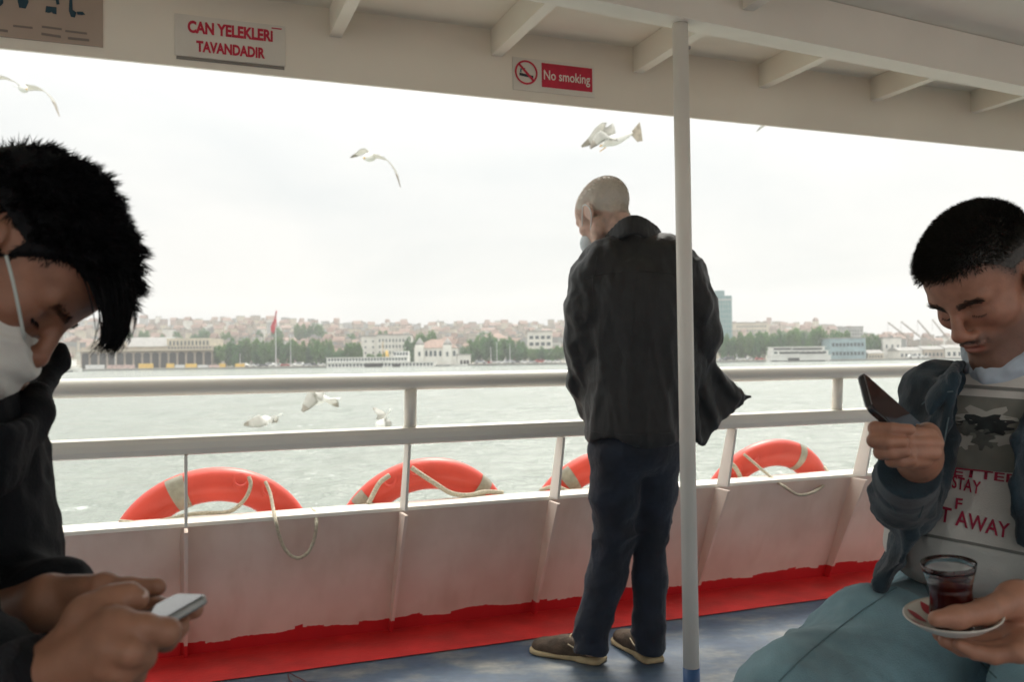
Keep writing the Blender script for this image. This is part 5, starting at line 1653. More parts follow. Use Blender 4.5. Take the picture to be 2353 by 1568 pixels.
    # open flap blown out to the right
    fl = [A(1575, 690, .07), A(1612, 800, .03), A(1700, 908, .10), A(1722, 912, .12), A(1642, 972, .06), A(1598, 1042, .03), A(1540, 980, .02)]
    for a_, b_, c_ in ((0, 1, 6), (1, 2, 4), (2, 3, 4), (1, 4, 6), (4, 5, 6)):
        jp.append(('t', fl[a_], fl[b_], fl[c_], .010, {'k': .025}))
    jp += [('c', A(1612, 800, .02), A(1690, 912, .07), .016, .010, {'k': .03}), ('c', A(1590, 830, .0), A(1640, 955, .04), .028, .012, {'k': .03}), ('c', A(1570, 800, -.02), A(1600, 1020, .02), .03, .012, {'k': .03})]
    ints = []
    def hem(D, P):
        # lower hem a little uneven
        zc_ = A(1452, 1018).z + 0.02 * np.sin(P[..., 0] * 24.0) - 0.05 * (P[..., 0] - A(1452, 1000).x)
        return np.maximum(D, zc_ - P[..., 2])
    def fl_fold(v, q):
        return v
    v, q = sdf_mesh(jp, .0062, .05, extra=hem)
    v = relax(v, q, 2)
    v = folds(v, q, .0080, 12.0, (0.10, 0, 1), 9.0, 3.1)
    v = folds(v, q, .0038, 24.0, (-0.25, 0, 1), 8.0, 9.4)
    armm = np.exp(-((v[:, 0] - A(1335, 800).x) / .07) ** 2) + np.exp(-((v[:, 0] - A(1625, 800).x) / .06) ** 2)
    v = folds(v, q, .007, 17.0, (1, 0, .8), 4.0, 1.7, mask=np.clip(armm, 0, 1))
    v = folds(v, q, .0010, 70.0, (0, 0, 1), 3, 5.0)
    j = link('jacket', np_mesh('jacket', v, q), jm, man, smooth=True)
    from mathutils.bvhtree import BVHTree
    bv_ = BVHTree.FromPolygons([tuple(p) for p in v], [tuple(p) for p in q])
    for nm, pxs in (('yoke_seam', [(1345, 640), (1400, 628), (1470, 624), (1540, 628), (1585, 640)]), ('sleeve_seam', [(1372, 590), (1362, 650), (1366, 710)]), ('sleeve_seam', [(1588, 600), (1594, 660), (1592, 715)]), ('hem_stitch', [(1345, 990), (1400, 998), (1470, 1000), (1540, 996)])):
        L_ = surface_line(bv_, pxs, 30, .0002)
        if len(L_) > 3: MB().tube(L_, .0016, 5).build(nm, jm, j, smooth=True)
    # collar standing round the neck
    cp = [A(1388, 560, .09), A(1398, 540, .02), A(1425, 512, -.035), A(1458, 500, -.055), A(1490, 513, -.035), A(1512, 532, .01), A(1510, 548, .08)]
    cp = spline(cp, 22)
    pr = []
    for i in range(len(cp) - 1):
        a_, b_ = cp[i], cp[i + 1]
        pr.append(('t', a_, b_, a_ + Vector((0, -.012, -.052)), .0065, {'k': .008})); pr.append(('t', b_, a_ + Vector((0, -.012, -.052)), b_ + Vector((0, -.012, -.052)), .0065, {'k': .008}))
    v, q = sdf_mesh(pr, .0045, .01); v = relax(v, q, 1); v = folds(v, q, .003, 25, (1, 0, 0), 2)
    link('collar', np_mesh('collar', v, q), jm, j, smooth=True)
    # yoke seam across the shoulders is left to the folds; trousers
    tm_ = mat('navy_jeans', (0.008, 0.014, 0.028), 0.8, var=0.4, vscale=9, bump=0.3, bscale=400, sheen=0.15)
    tp = [('e', A(1456, 1030, .01), (.158, .125, .10), SX, {'k': .05})]
    tp += chain([A(1418, 1050, .01), A(1414, 1140, .02), A(1413, 1222, .04), A(1393, 1330, .045), A(1362, 1440, .04), A(1356, 1492, .035)], [.094, .084, .074, .066, .060, .061], .03)
    tp += chain([A(1508, 1050, .03), A(1505, 1130, .05), A(1496, 1212, .07), A(1495, 1330, .07), A(1492, 1440, .065), A(1491, 1480, .06)], [.088, .074, .064, .059, .057, .058], .025)
    v, q = sdf_mesh(tp, .0060, .03, ints=[(A(1356, 1508), Vector((-.05, 0, -1)))])
    v = relax(v, q, 2)
    zk = v[:, 2]
    kn = np.exp(-((zk - A(1415, 1235).z) / .10) ** 2) + np.exp(-((zk - .09) / .08) ** 2) + .35
    v = folds(v, q, .0085, 15, (1, 0, .35), 2.6, 4.4, mask=kn)
    v = folds(v, q, .004, 11, (0, 0, 1), 4, 7.7)
    v = folds(v, q, .0012, 80, None, 1, 2.2)
    link('trousers', np_mesh('trousers', v, q), tm_, man, smooth=True)
    # boat shoes
    shoe_m = mat('brown_suede', (0.090, 0.062, 0.042), 0.85, var=0.3, vscale=25, bump=0.3, bscale=200)
    sole_m = mat('cream_rubber_sole', (0.48, 0.38, 0.22), 0.7, var=0.15, vscale=20)
    lace_m = mat('tan_lace', (0.42, 0.34, 0.22), 0.7)
    for hx, hy_, tx, ty in ((1378, 1524, 1240, 1499), (1502, 1524, 1436, 1481)):
        h_ = atZ(hx, hy_, 0.0); t_ = atZ(tx, ty, 0.0)
        d_ = (t_ - h_); L = d_.length; d_.normalize()
        k_ = .285 / L if L < .2 else 1.0
        L = max(L, .25)
        sd_ = Vector((-d_.y, d_.x, 0))
        def S(x, y, z): return h_ + d_ * (x * L) + sd_ * y + Vector((0, 0, z))
        M3 = np.array(Matrix((d_, sd_, Vector((0, 0, 1)))).transposed())
        up = [('e', S(.13, 0, .045), (.045, .036, .045), M3, {'k': .02}), ('e', S(.40, 0, .040), (.085, .040, .042), M3, {'k': .03}), ('e', S(.72, .002, .030), (.075, .046, .030), M3, {'k': .03}), ('e', S(.88, .002, .024), (.045, .038, .022), M3, {'k': .02})]
        v, q = sdf_mesh(up, .0035, .02, sub=[('e', S(.20, 0, .085), (.055, .026, .045), M3, {'k': .01})], ints=[(S(0, 0, .014), (0, 0, -1))])
        v = folds(relax(v, q, 1), q, .0012, 40, None, 1)
        sh = link('shoe', np_mesh('shoe', v, q), shoe_m, man, smooth=True)
        so = [('b', S(.10, 0, .0095), (.040, .036, .009), M3, .008, {'k': .02}), ('b', S(.42, 0, .0095), (.10, .036, .009), M3, .008, {'k': .03}), ('e', S(.74, .002, .0095), (.085, .050, .0100), M3, {'k': .02}), ('e', S(.90, .002, .0095), (.042, .042, .0100), M3, {'k': .02})]
        v, q = sdf_mesh(so, .0035, .02, ints=[(S(0, 0, .0005), (0, 0, -1))])
        link('sole', np_mesh('sole', v, q), sole_m, sh, smooth=True)
        lc = MB()
        for i, u in enumerate((.42, .50, .58)):
            lc.tube(spline([S(u, -.026, .066 - .012 * i), S(u + .02, 0, .082 - .015 * i), S(u, .026, .066 - .012 * i)], 8), .0032, 6)
        lc.tube(spline([S(.08, .037, .050), S(.25, .041, .046), S(.42, .036, .058)], 8), .0028, 6)
        lc.tube(spline([S(.08, -.037, .050), S(.25, -.041, .046), S(.42, -.036, .058)], 8), .0028, 6)
        lc.build('lace', lace_m, sh, smooth=True)
        v, q = sdf_mesh(chain([S(.20, 0, .05), S(.20, 0, .13)], [.030, .034]), .005)
        link('ankle', np_mesh('ankle', v, q), skin, sh, smooth=True)
    return man
make_standing()
# ================================================================== the man seated on the right
def at3(px, py, Y): return atY(px, py, Y)
def make_seated_right():
    skin = skin_mat('skin_seated_man', (0.38, 0.185, 0.115), (0.34, 0.09, 0.07), (0.055, 0.040, 0.034), scalp=(0.03, 0.022, 0.016))
    YH = 1.46
    Mh = head_mat(204, 36, 3)
    s = 0.97
    ho = at3(2276, 654, YH)
    hp, hs, T = head_prims(ho, Mh, s, jaw=1.04)
    nb = at3(2352, 900, 1.50)
    neck = [('c', T(-.03, 0, -.03), nb, .058, .070, {'k': .03}), ('c', T(.015, 0, -.07), nb + Vector((-.04, -.04, 0)), .046, .055, {'k': .03})]
    hv, hq = sdf_mesh(hp + neck, 0.0022, 0.02, hs)
    hv = relax(hv, hq, 1, .3)
    # ---- right hand (picture left) round the phone
    YP = 1.17
    H = lambda x, y, d=0.0: at3(x, y, YP + d)
    hand = []
    palm_w = H(2112, 1052, .055)
    # palm behind the phone, fingers come round its back towards the left
    kn = [H(2138, 1003, .012), H(2150, 1020, .005), H(2146, 1042, .002), H(2126, 1060, .004)]
    for k_ in kn: hand.append(('c', palm_w, k_ + Vector((.006, .018, 0)), .022, .0125, {'k': .008}))
    hand.append(('c', kn[0] + Vector((.01, .03, .0)), kn[3] + Vector((.0, .03, 0)), .016, .015, {'k': .012}))
    pip = [H(2012, 985, -.012), H(2010, 1013, -.016), H(2024, 1040, -.014), H(2050, 1060, -.010)]
    tips = [H(2090, 988, -.034), H(2074, 1016, -.036), H(2080, 1040, -.034), H(2096, 1060, -.026)]
    for i in range(4):
        r = [.0092, .0096, .0092, .0082][i]
        mid_ = kn[i].lerp(pip[i], .55) + Vector((0, -.010, 0))
        hand += finger([kn[i], mid_, pip[i], pip[i].lerp(tips[i], .55) + Vector((-.004, -.004, 0)), tips[i]], [r * 1.1, r * 1.04, r, r * .92, r * .8], .0035)
    # thumb along the other side of the phone
    hand += finger([palm_w + Vector((-.005, .02, .02)), H(2120, 1010, .055), H(2078, 985, .062), H(2048, 962, .058)], [.019, .0145, .0125, .010], .008)
    hand += [('c', palm_w, at3(2100, 1128, 1.34), .0275, .031, {'k': .02})]
    h1v, h1q = sdf_mesh(hand, 0.0019, .004)
    # ---- left hand holding the saucer
    YS = 1.06
    S_ = lambda x, y, d=0.0: at3(x, y, YS + d)
    h2 = []
    wr = S_(2420, 1440, .06)
    kn2 = [S_(2318, 1448, .05), S_(2318, 1470, .02), S_(2325, 1490, -.005), S_(2340, 1500, -.02)]
    for k_ in kn2: h2.append(('c', wr, k_, .025, .0135, {'k': .008}))
    ft = [S_(2200, 1432, .11), S_(2160, 1460, .035), S_(2172, 1474, .012), S_(2205, 1484, -.004)]
    for i in range(4):
        r = [.0108, .0112, .0108, .0095][i]
        m1 = kn2[i].lerp(ft[i], .42) + Vector((0, 0, -.008)); m2 = kn2[i].lerp(ft[i], .75) + Vector((0, 0, -.006))
        h2 += finger([kn2[i], m1, m2, ft[i]], [r * 1.12, r * 1.03, r * .95, r * .78], .0035)
    # thumb over the saucer's rim
    h2 += finger([wr + Vector((-.02, -.01, .025)), S_(2330, 1382, .02), S_(2262, 1408, -.012), S_(2200, 1420, -.030), S_(2152, 1424, -.034)], [.025, .019, .0145, .0128, .0095], .008)
    h2 += [('c', S_(2345, 1385, .03), S_(2330, 1450, .04), .024, .020, {'k': .02}), ('c', wr, S_(2520, 1400, .16), .029, .034, {'k': .02})]
    h2v, h2q = sdf_mesh(h2, 0.0022, .004)
    # ---- simple body under the clothes
    hipC = Vector((0.93, 1.62, 0.56))
    chest = at3(2330, 1020, 1.52)
    belly = at3(2275, 1230, 1.53)
    bp = chain([nb, chest, belly, hipC], [.06, .105, .115, .11], .05)
    shR = at3(2160, 912, 1.53); elR = at3(2082, 1158, 1.44)
    shL = at3(2530, 960, 1.44); elL = at3(2560, 1330, 1.30)
    bp += chain([nb, shR, elR, at3(2100, 1128, 1.34)], [.05, .042, .036, .03]) + chain([nb, shL, elL, S_(2520, 1400, .16)], [.05, .042, .036, .03])
    kneR = Vector((.24, 1.17, .475)); kneL = Vector((.60, 1.02, .46))
    bp += chain([hipC + Vector((-.08, .06, 0)), Vector((.60, 1.46, .555)), kneR, Vector((.20, 1.10, .10))], [.07, .06, .048, .035]) + chain([hipC + Vector((.10, -.06, 0)), Vector((.83, 1.30, .55)), kneL, Vector((.56, .95, .10))], [.07, .06, .048, .035])
    bv, bq = sdf_mesh(bp, .009, .03)
    v, q = merge([(hv, hq), (h1v, h1q), (h2v, h2q), (bv, bq)])
    me = np_mesh('person', v, q)
    Mi = np.array(Mh.transposed()); on = np.array(ho)
    def scalp(x, y, z):
        ln_ = np.interp(x, [-.12, -.06, 0.0, .03, .06, .11], [-.075, -.07, -.035, .010, .052, .070])
        ear = np.exp(-(((np.abs(y) - .080) / .010) ** 2 + (x / .022) ** 2 + (z / .036) ** 2))
        return np.clip(np.clip((z - ln_) / .035, 0, 1) * .9 - ear * 1.5, 0, 1) * (x < .10)
    tone_attr(me, v, lambda w: (w - on) @ Mi.T, s, stubble=.55, scalp=scalp)
    man = link('person', me, skin, None, smooth=True)
    tag(man, 'person seated on the right in denim jacket and light jeans, looking at a phone', 'person')
    rs = np.random.RandomState(8)
    # ---- hair: close at the sides, longer on top with a short quiff
    hairm = mat('dark_brown_hair', (0.030, 0.026, 0.019), 0.5, var=0.4, vscale=120)
    n = out_n(hv, hq); loc = (hv - on) @ Mi.T / s
    x, y, z = loc.T
    line = np.interp(x, [-.12, -.06, 0.0, .03, .06, .11], [-.055, -.05, .010, .030, .062, .072])
    hm_ = (z > line) & (np.linalg.norm(loc - np.array([.0, 0, .045]), axis=1) < .118) & (x > -.13) & ~((np.abs(y) > .0705) & (z < .036) & (x > -.03) & (x < .02))
    ii = np.where(hm_)[0]; ii = rs.choice(ii, 30000); ii = ii[rs.rand(len(ii)) < np.clip((z[ii] - line[ii]) / .022, .12, 1)]
    top = np.clip((z[ii] - .055) / .05, 0, 1)
    d = n[ii] * (0.45 + .4 * top[:, None]) + np.outer(top, np.array(Mh @ Vector((.9, .1, .25)))) + np.outer(1 - top, np.array(Mh @ Vector((-.25, 0, -.55)))) + rs.randn(len(ii), 3) * .14
    ln = .004 + .012 * top * (0.6 + .6 * rs.rand(len(ii))) + .014 * np.clip((x[ii] - .045) / .04, 0, 1) * np.clip((z[ii] - .05) / .03, 0, 1)
    sv, sq = strands(hv[ii] - n[ii] * .001 + n[ii] * (.006 * top * np.clip((z[ii] - line[ii]) / .03, 0, 1))[:, None], d, ln, .0006, 3, grav=.03, seed=2)
    # scalp cap under the strands so that no skin shows through
    shell = [p for p in hp[:2]]
    fq = hq[(hm_ & (z > line + .012))[hq].all(1)]
    cv = hv + n * (.0010 + .008 * np.clip((z - .07) / .05, 0, 1) * np.clip((z - line) / .03, 0, 1))[:, None]
    sv2, sq2 = merge([(sv, sq), (cv, fq)])
    link('hair', np_mesh('hair', sv2, sq2), hairm, man)
    # brows, lashes, moustache as fine hairs
    fine = []
    for e in (-1, 1):
        for i in range(420):
            u = rs.rand(); yy = e * (.011 + .040 * u); zz = .0200 + .004 * math.sin(u * 2.8) + rs.randn() * .0026
            fine.append((yy, zz, (-.1, e * .8, .25), .007))
        for i in range(70):
            u = rs.rand(); fine.append((e * (.020 + .024 * u), -.0035 - .003 * math.sin(3.1 * u), (.5, e * .2, -.6), .004))
        for i in range(70):
            u = rs.rand(); fine.append((e * (.003 + .026 * u), -.0425 - .008 * u + rs.randn() * .0028, (.1, e * .4, -.8), .0028))
    rp, rd, rl = [], [], []
    face = (x > .05)
    fi = np.where(face)[0]
    for yy, zz, dd, l_ in fine:
        k_ = fi[np.argmin((y[fi] - yy) ** 2 + (z[fi] - zz) ** 2)]
        rp.append(hv[k_]); rd.append(np.array(Mh @ Vector(dd)) + n[k_] * .35); rl.append(l_ * (.7 + .5 * rs.rand()))
    fv, fq_ = strands(np.array(rp), np.array(rd), np.array(rl), .00045, 2, seed=3)
    link('eyebrows_and_moustache', np_mesh('eyebrows_and_moustache', fv, fq_), hairm, man)
    # mask pulled below the chin
    mm = mat('blue_mask_cloth', (0.48, 0.56, 0.63), 0.8, var=0.1, vscale=20)
    pr = []
    for e in (-1, 1):
        P = spline([T(.100, 0, -.120), T(.086, e * .034, -.119), T(.052, e * .064, -.104), T(.008, e * .081, -.062)], 9)
        for i in range(8): pr.append(('c', P[i], P[i + 1], .0225 - .0019 * i, .0225 - .0019 * (i + 1), {'k': .010}))
        MB().tube(spline([T(.005, e * .076, -.07), T(-.005, e * .083, -.035), T(-.012, e * .088, .0), T(.002, e * .084, .030)], 12), .0018, 6).build('mask_strap', strap_m, man, smooth=True)
    v, q = sdf_mesh(pr, .003, .008); v = folds(v, q, .0022, 60, (1, 0, 0), 3)
    link('face_mask', np_mesh('face_mask', v, q), mm, man, smooth=True)
    # ---- shirt
    Fd = Vector((-.78, -.62, 0)).normalized(); Rt = Vector((Fd.y, -Fd.x, 0)); Zu = Vector((0, 0, 1))
    Mt = np.array(Matrix((Fd, -Rt, Zu)).transposed())
    shirt_m = mat('shirt_white_grey', (0.62, 0.60, 0.55), 0.85, var=0.06, vscale=12, bump=0.2, bscale=500)
    sp = [('e', at3(2345, 985, 1.50), (.115, .165, .11), Mt, {'k': .06}), ('e', at3(2318, 1100, 1.52), (.130, .165, .12), Mt, {'k': .06}), ('e', at3(2283, 1215, 1.53), (.145, .165, .10), Mt, {'k': .06}),
          ('e', at3(2272, 1275, 1.54), (.145, .165, .07), Mt, {'k': .05}), ('e', hipC + Vector((-.02, -.01, .03)), (.14, .17, .08), Mt, {'k': .05}),
          ('c', nb + Vector((0, 0, -.015)), at3(2340, 940, 1.49), .072, .09, {'k': .04}), ('c', nb + Vector((-.02, -.03, -.01)), shR + Vector((.03, 0, -.02)), .06, .06, {'k': .05}), ('c', nb, shL, .06, .07, {'k': .05})]
    v, q = sdf_mesh(sp, .0055, .05, ints=[(at3(2350, 868, 1.45), (0.2, .2, 1))])
    v = relax(v, q, 2)
    v = folds(v, q, .0060, 12, (.75, 0, -.65), 4.0, 2.0)
    v = folds(v, q, .0035, 24, (.9, 0, -.3), 4.0, 12.0)
    sme = np_mesh('shirt', v, q)
    shirt = link('shirt', sme, shirt_m, man, smooth=True)
    from mathutils.bvhtree import BVHTree
    bvh = BVHTree.FromPolygons([tuple(p) for p in v], [tuple(p[::-1]) for p in q])
    O = Vector((0, 0, CAM_H))
    def on_shirt(px, py, off=.0015):
        d = ray(px, py).normalized()
        h_ = bvh.ray_cast(O, d)
        if h_[0] is None: return None
        nn_ = h_[1]
        if nn_.dot(d) > 0: nn_ = -nn_
        return h_[0] + nn_ * off
    def print_patch(name, poly_fn, nx, ny, m, off=.0012):
        vv, ff, idx = [], [], {}
        for i in range(nx + 1):
            for j in range(ny + 1):
                p = on_shirt(*poly_fn(i / nx, j / ny), off)
                if p is not None: idx[(i, j)] = len(vv); vv.append(p)
        for i in range(nx):
            for j in range(ny):
                ks = [(i, j), (i + 1, j), (i + 1, j + 1), (i, j + 1)]
                if all(k_ in idx for k_ in ks): ff.append(tuple(idx[k_] for k_ in ks))
        if ff: link(name, me_from(name, vv, ff), m, shirt, smooth=True)
    # grey yoke with a paler stripe, dark print, red words
    lerp = lambda a, b, u: a + (b - a) * u
    print_patch('grey_panel', lambda u, w: (lerp(2140, 2420, u), lerp(905, 1075, w) + 18 * u), 40, 26, mat('shirt_grey_panel', (0.20, 0.20, 0.17), 0.85, var=0.12, vscale=20), .0010)
    print_patch('chest_stripe', lambda u, w: (lerp(2180, 2420, u), lerp(882, 890, w) + 16 * u), 40, 3, mat('shirt_stripe', (0.20, 0.20, 0.18), 0.85), .0012)
    print_patch('hem_stripe', lambda u, w: (lerp(2105, 2420, u), lerp(1222, 1229, w) + 62 * u), 40, 3, mat('shirt_stripe', (0.20, 0.20, 0.18), 0.85), .0012)
    rb = random.Random(3)
    def blob(cx_, cy_, rx, ry, seed, m, off, name):
        r2 = random.Random(seed); K = 26
        rad = [1 + .28 * math.sin(3 * a_ * .48 + seed) + .2 * (r2.random() - .5) for a_ in range(K)]
        vv = [on_shirt(cx_, cy_, off)]; ff = []
        for ring_ in (0.5, 1.0):
            for i in range(K):
                a_ = 2 * math.pi * i / K
                vv.append(on_shirt(cx_ + math.cos(a_) * rx * rad[i] * ring_, cy_ + math.sin(a_) * ry * rad[i] * ring_, off))
        if any(p is None for p in vv): return
        for i in range(K):
            i2 = (i + 1) % K
            ff.append((0, 1 + i, 1 + i2)); ff.append((1 + i, 1 + K + i, 1 + K + i2, 1 + i2))
        link(name, me_from(name, vv, ff), m, shirt, smooth=True)
    pale = mat('shirt_print_pale', (0.44, 0.43, 0.38), 0.85); darkp = mat('shirt_print_dark', (0.028, 0.033, 0.033), 0.85, var=0.4, vscale=60); midp = mat('shirt_print_mid', (0.11, 0.115, 0.10), 0.85, var=0.3, vscale=50)
    blob(2262, 962, 66, 24, 1, pale, .0016, 'pale_print')
    blob(2262, 972, 58, 18, 2, darkp, .0020, 'dark_print'); blob(2290, 985, 36, 14, 7, darkp, .0022, 'dark_print'); blob(2220, 985, 26, 14, 5, midp, .0024, 'grey_print')
    blob(2262, 1010, 24, 22, 3, midp, .0022, 'grey_print'); blob(2310, 1012, 30, 12, 9, pale, .0022, 'pale_print'); blob(2216, 1015, 22, 16, 6, pale, .0018, 'pale_print')
    redp = mat('shirt_red_print', (0.36, 0.020, 0.055), 0.8, var=0.15, vscale=60)
    def words(txt, x0, y0, x1, y1, h_):
        """baseline from (x0,y0) to (x1,y1) in picture units, letters h_ high"""
        def fr(x, y, o):
            u = x; w = y
            p = on_shirt(lerp(x0, x1, u) - (w * h_) * (-.12), lerp(y0, y1, u) - w * h_, .0030)
            return p if p is not None else (9, 9, 9)
        try:
            text_mesh(txt, 'red_lettering', 1.0, 1.0, fr, redp, shirt, bold=.02)
        except Exception as ex:
            print('text', ex)
    words('BETTER', 2160, 1090, 2345, 1112, 20)
    words('STAY', 2188, 1122, 2252, 1138, 30)
    words('F', 2196, 1172, 2212, 1174, 26)
    words('GET AWAY', 2112, 1188, 2318, 1240, 36)
    # ---- denim jacket: right sleeve and front panel, left panel at the edge
    dm = mat('dark_denim', (0.009, 0.026, 0.038), 0.85, var=0.5, vscale=14, bump=0.35, bscale=420, sheen=0.2)
    jp = chain([nb + Vector((0, .02, -.02)), shR, ], [.070, .058], .04)
    jp += chain([shR, at3(2132, 1010, 1.50), elR], [.060, .052, .048], .02)
    jp += chain([elR, at3(2074, 1140, 1.39), at3(2084, 1100, 1.285)], [.048, .046, .042], .015)
    back = [('e', at3(2400, 1000, 1.60), (.09, .19, .14), Mt, {'k': .05}), ('e', at3(2360, 1180, 1.62), (.09, .19, .14), Mt, {'k': .05})]
    jp += back
    edge = [at3(2192, 868, 1.40), at3(2172, 971, 1.40), at3(2146, 1075, 1.385), at3(2124, 1128, 1.38), at3(2099, 1187, 1.38), at3(2090, 1230, 1.385), at3(2072, 1290, 1.41), at3(2022, 1346, 1.45)]
    outer = [at3(2130, 880, 1.50), at3(2108, 970, 1.50), at3(2092, 1075, 1.50), at3(2084, 1128, 1.50), at3(2072, 1187, 1.50), at3(2062, 1230, 1.50), at3(2048, 1290, 1.51), at3(2014, 1343, 1.52)]
    outer2 = [p + Vector((.05, .10, 0)) for p in outer]
    for i in range(7):
        for E0, E1 in ((edge, outer), (outer, outer2)):
            jp.append(('t', E0[i], E0[i + 1], E1[i], .0075, {'k': .012})); jp.append(('t', E1[i], E0[i + 1], E1[i + 1], .0075, {'k': .012}))
    for i in range(7): jp.append(('c', edge[i], edge[i + 1], .009, .009, {'k': .006}))
    # left front panel and sleeve
    jp += chain([nb + Vector((.03, .03, -.03)), shL], [.080, .074], .04)
    jp += chain([shL, at3(2500, 1150, 1.36), elL, S_(2470, 1420, .12)], [.076, .066, .060, .045], .03)
    e2 = [at3(2380, 900, 1.38), at3(2336, 1010, 1.36), at3(2330, 1110, 1.35), at3(2352, 1240, 1.35)]
    o2 = [at3(2460, 900, 1.42), at3(2440, 1010, 1.40), at3(2440, 1110, 1.39), at3(2450, 1240, 1.39)]
    for i in range(3):
        jp.append(('t', e2[i], e2[i + 1], o2[i], .008, {'k': .012})); jp.append(('t', o2[i], e2[i + 1], o2[i + 1], .008, {'k': .012}))
    v, q = sdf_mesh(jp, .0055, .03, sub=[('c', nb, nb + Vector((-.02, -.03, .15)), .085, .11, {'k': .02})])
    v = relax(v, q, 1)
    v = folds(v, q, .0065, 15, (.25, 0, 1), 3.5, 6.0)
    v = folds(v, q, .0045, 24, (1, 0, -.4), 4.0, 1.0)
    v = folds(v, q, .0010, 80, None, 1, 1.0)
    jk = link('denim_jacket', np_mesh('denim_jacket', v, q), dm, man, smooth=True)
    bj = BVHTree.FromPolygons([tuple(p) for p in v], [tuple(p) for p in q])
    sm2 = mat('denim_stitching', (0.10, 0.14, 0.15), 0.8)
    for nm, pxs in (('shoulder_seam', [(2118, 930), (2150, 905), (2190, 900)]), ('sleeve_seam', [(2030, 1090), (2036, 1140), (2060, 1180)]), ('front_stitch', [(2180, 960), (2160, 1060), (2136, 1128), (2112, 1190)]), ('chest_seam', [(2110, 1000), (2140, 1010), (2160, 1020)])):
        L_ = surface_line(bj, pxs, 24, .0002)
        if len(L_) > 3: MB().tube(L_, .0012, 5).build(nm, sm2, jk, smooth=True)
    # collar of the jacket and cuff
    cp = spline([at3(2330, 862, 1.60), at3(2262, 850, 1.56), at3(2215, 838, 1.50), at3(2190, 850, 1.43), at3(2190, 885, 1.40)], 14)
    pr = []
    for i in range(13):
        a_, b_ = cp[i], cp[i + 1]; dn = Vector((-.035, .005, -.045))
        pr += [('t', a_, b_, a_ + dn, .006, {'k': .006}), ('t', b_, a_ + dn, b_ + dn, .006, {'k': .006})]
    v, q = sdf_mesh(pr, .0045, .008); v = folds(relax(v, q, 1), q, .003, 22, (1, 0, 0), 2)
    link('collar', np_mesh('collar', v, q), dm, jk, smooth=True)
    cu = [('c', at3(2084, 1100, 1.285), at3(2090, 1080, 1.245), .0435, .043, {'k': .004})]
    v, q = sdf_mesh(cu, .004, .004, ints=[(at3(2094, 1078, 1.241), at3(2094, 1080, 1.245) - at3(2090, 1100, 1.285)), (at3(2090, 1104, 1.292), at3(2090, 1100, 1.285) - at3(2094, 1080, 1.245))])
    link('cuff', np_mesh('cuff', v, q), dm, jk, smooth=True)
    # ---- jeans
    jm = mat('washed_blue_jeans', (0.20, 0.345, 0.395), 0.85, var=0.25, vscale=9, bump=0.3, bscale=420, sheen=0.15)
    jp = [('e', hipC + Vector((0, 0, -.01)), (.15, .185, .10), Mt, {'k': .05})]
    jp += chain([hipC + Vector((-.08, .06, 0)), Vector((.60, 1.46, .555)), Vector((.40, 1.30, .52)), kneR, Vector((.22, 1.13, .30)), Vector((.20, 1.10, .07))], [.115, .105, .092, .080, .066, .060], .04)
    jp += chain([hipC + Vector((.08, -.09, 0)), Vector((.80, 1.27, .54)), Vector((.70, 1.13, .51)), kneL, Vector((.57, .98, .30)), Vector((.56, .95, .07))], [.115, .105, .094, .082, .066, .060], .04)
    v, q = sdf_mesh(jp, .0065, .03)
    v = relax(v, q, 2)
    v = folds(v, q, .0200, 5.5, (.85, -.1, -.35), 6.0, 14.0)
    v = folds(v, q, .0090, 10.0, (.80, -.25, -.45), 5.0, 24.0)
    v = folds(v, q, .0045, 17, (.9, 0, -.4), 4.0, 3.0)
    v = folds(v, q, .0012, 70, None, 1, 1.0)
    je = link('jeans', np_mesh('jeans', v, q), jm, man, smooth=True)
    bj = BVHTree.FromPolygons([tuple(p) for p in v], [tuple(p) for p in q])
    for pxs in ([(2060, 1352), (1960, 1420), (1860, 1500), (1790, 1568)], [(2120, 1330), (2160, 1420), (2230, 1500), (2290, 1560)]):
        L_ = surface_line(bj, pxs, 40, .0002)
        if len(L_) > 3: MB().tube(L_, .0014, 5).build('side_seam', mat('jeans_seam', (0.11, 0.19, 0.21), 0.85), je, smooth=True)
    sm_ = mat('dark_leather_shoe', (0.03, 0.025, 0.02), 0.4)
    for c_ in (Vector((.20, 1.10, 0)), Vector((.56, .95, 0))):
        M3 = np.array(Matrix((Fd, -Rt, Zu)).transposed())
        v, q = sdf_mesh([('e', c_ + Fd * .0 + Zu * .045, (.06, .042, .045), M3, {'k': .03}), ('e', c_ + Fd * .10 + Zu * .035, (.10, .045, .035), M3, {'k': .03})], .006, .03, ints=[(c_ + Zu * .001, (0, 0, -1))])
        link('shoe', np_mesh('shoe', v, q), sm_, man, smooth=True)

    # ================= things he holds
    # phone
    pt = at3(1986, 898, 1.165); pb = at3(2118, 1014, 1.215)
    ax = (pb - pt).normalized()
    wdir = (at3(2013, 893, 1.20) - at3(1957, 893, 1.135))
    wdir = (wdir - ax * wdir.dot(ax)).normalized()
    M3 = Matrix((ax, wdir, ax.cross(wdir))).transposed()
    L_, Wd, Th = .148, .070, .0085
    ctr = pt + ax * (L_ / 2)
    def slab(name, c_, l, w, t, m, parent, rad):
        mb = MB(); pts = []
        for sx, sy, a0 in ((1, 1, 0), (-1, 1, 90), (-1, -1, 180), (1, -1, 270)):
            for k_ in range(5):
                a_ = R(a0 + 22.5 * k_)
                pts.append(c_ + M3_ @ Vector((sx * (l / 2 - rad) + rad * math.cos(a_), sy * (w / 2 - rad) + rad * math.sin(a_), -t / 2)))
        mb.prism(pts, M3_ @ Vector((0, 0, t)))
        return mb.build(name, m, parent, bevel=min(t * .25, .002))
    nonlocal_M[0] = M3
    M3_ = M3
    ph = empty('phone', ctr)
    tag(ph, 'black phone held upright in the right hand of the denim jacketed man', 'phone')
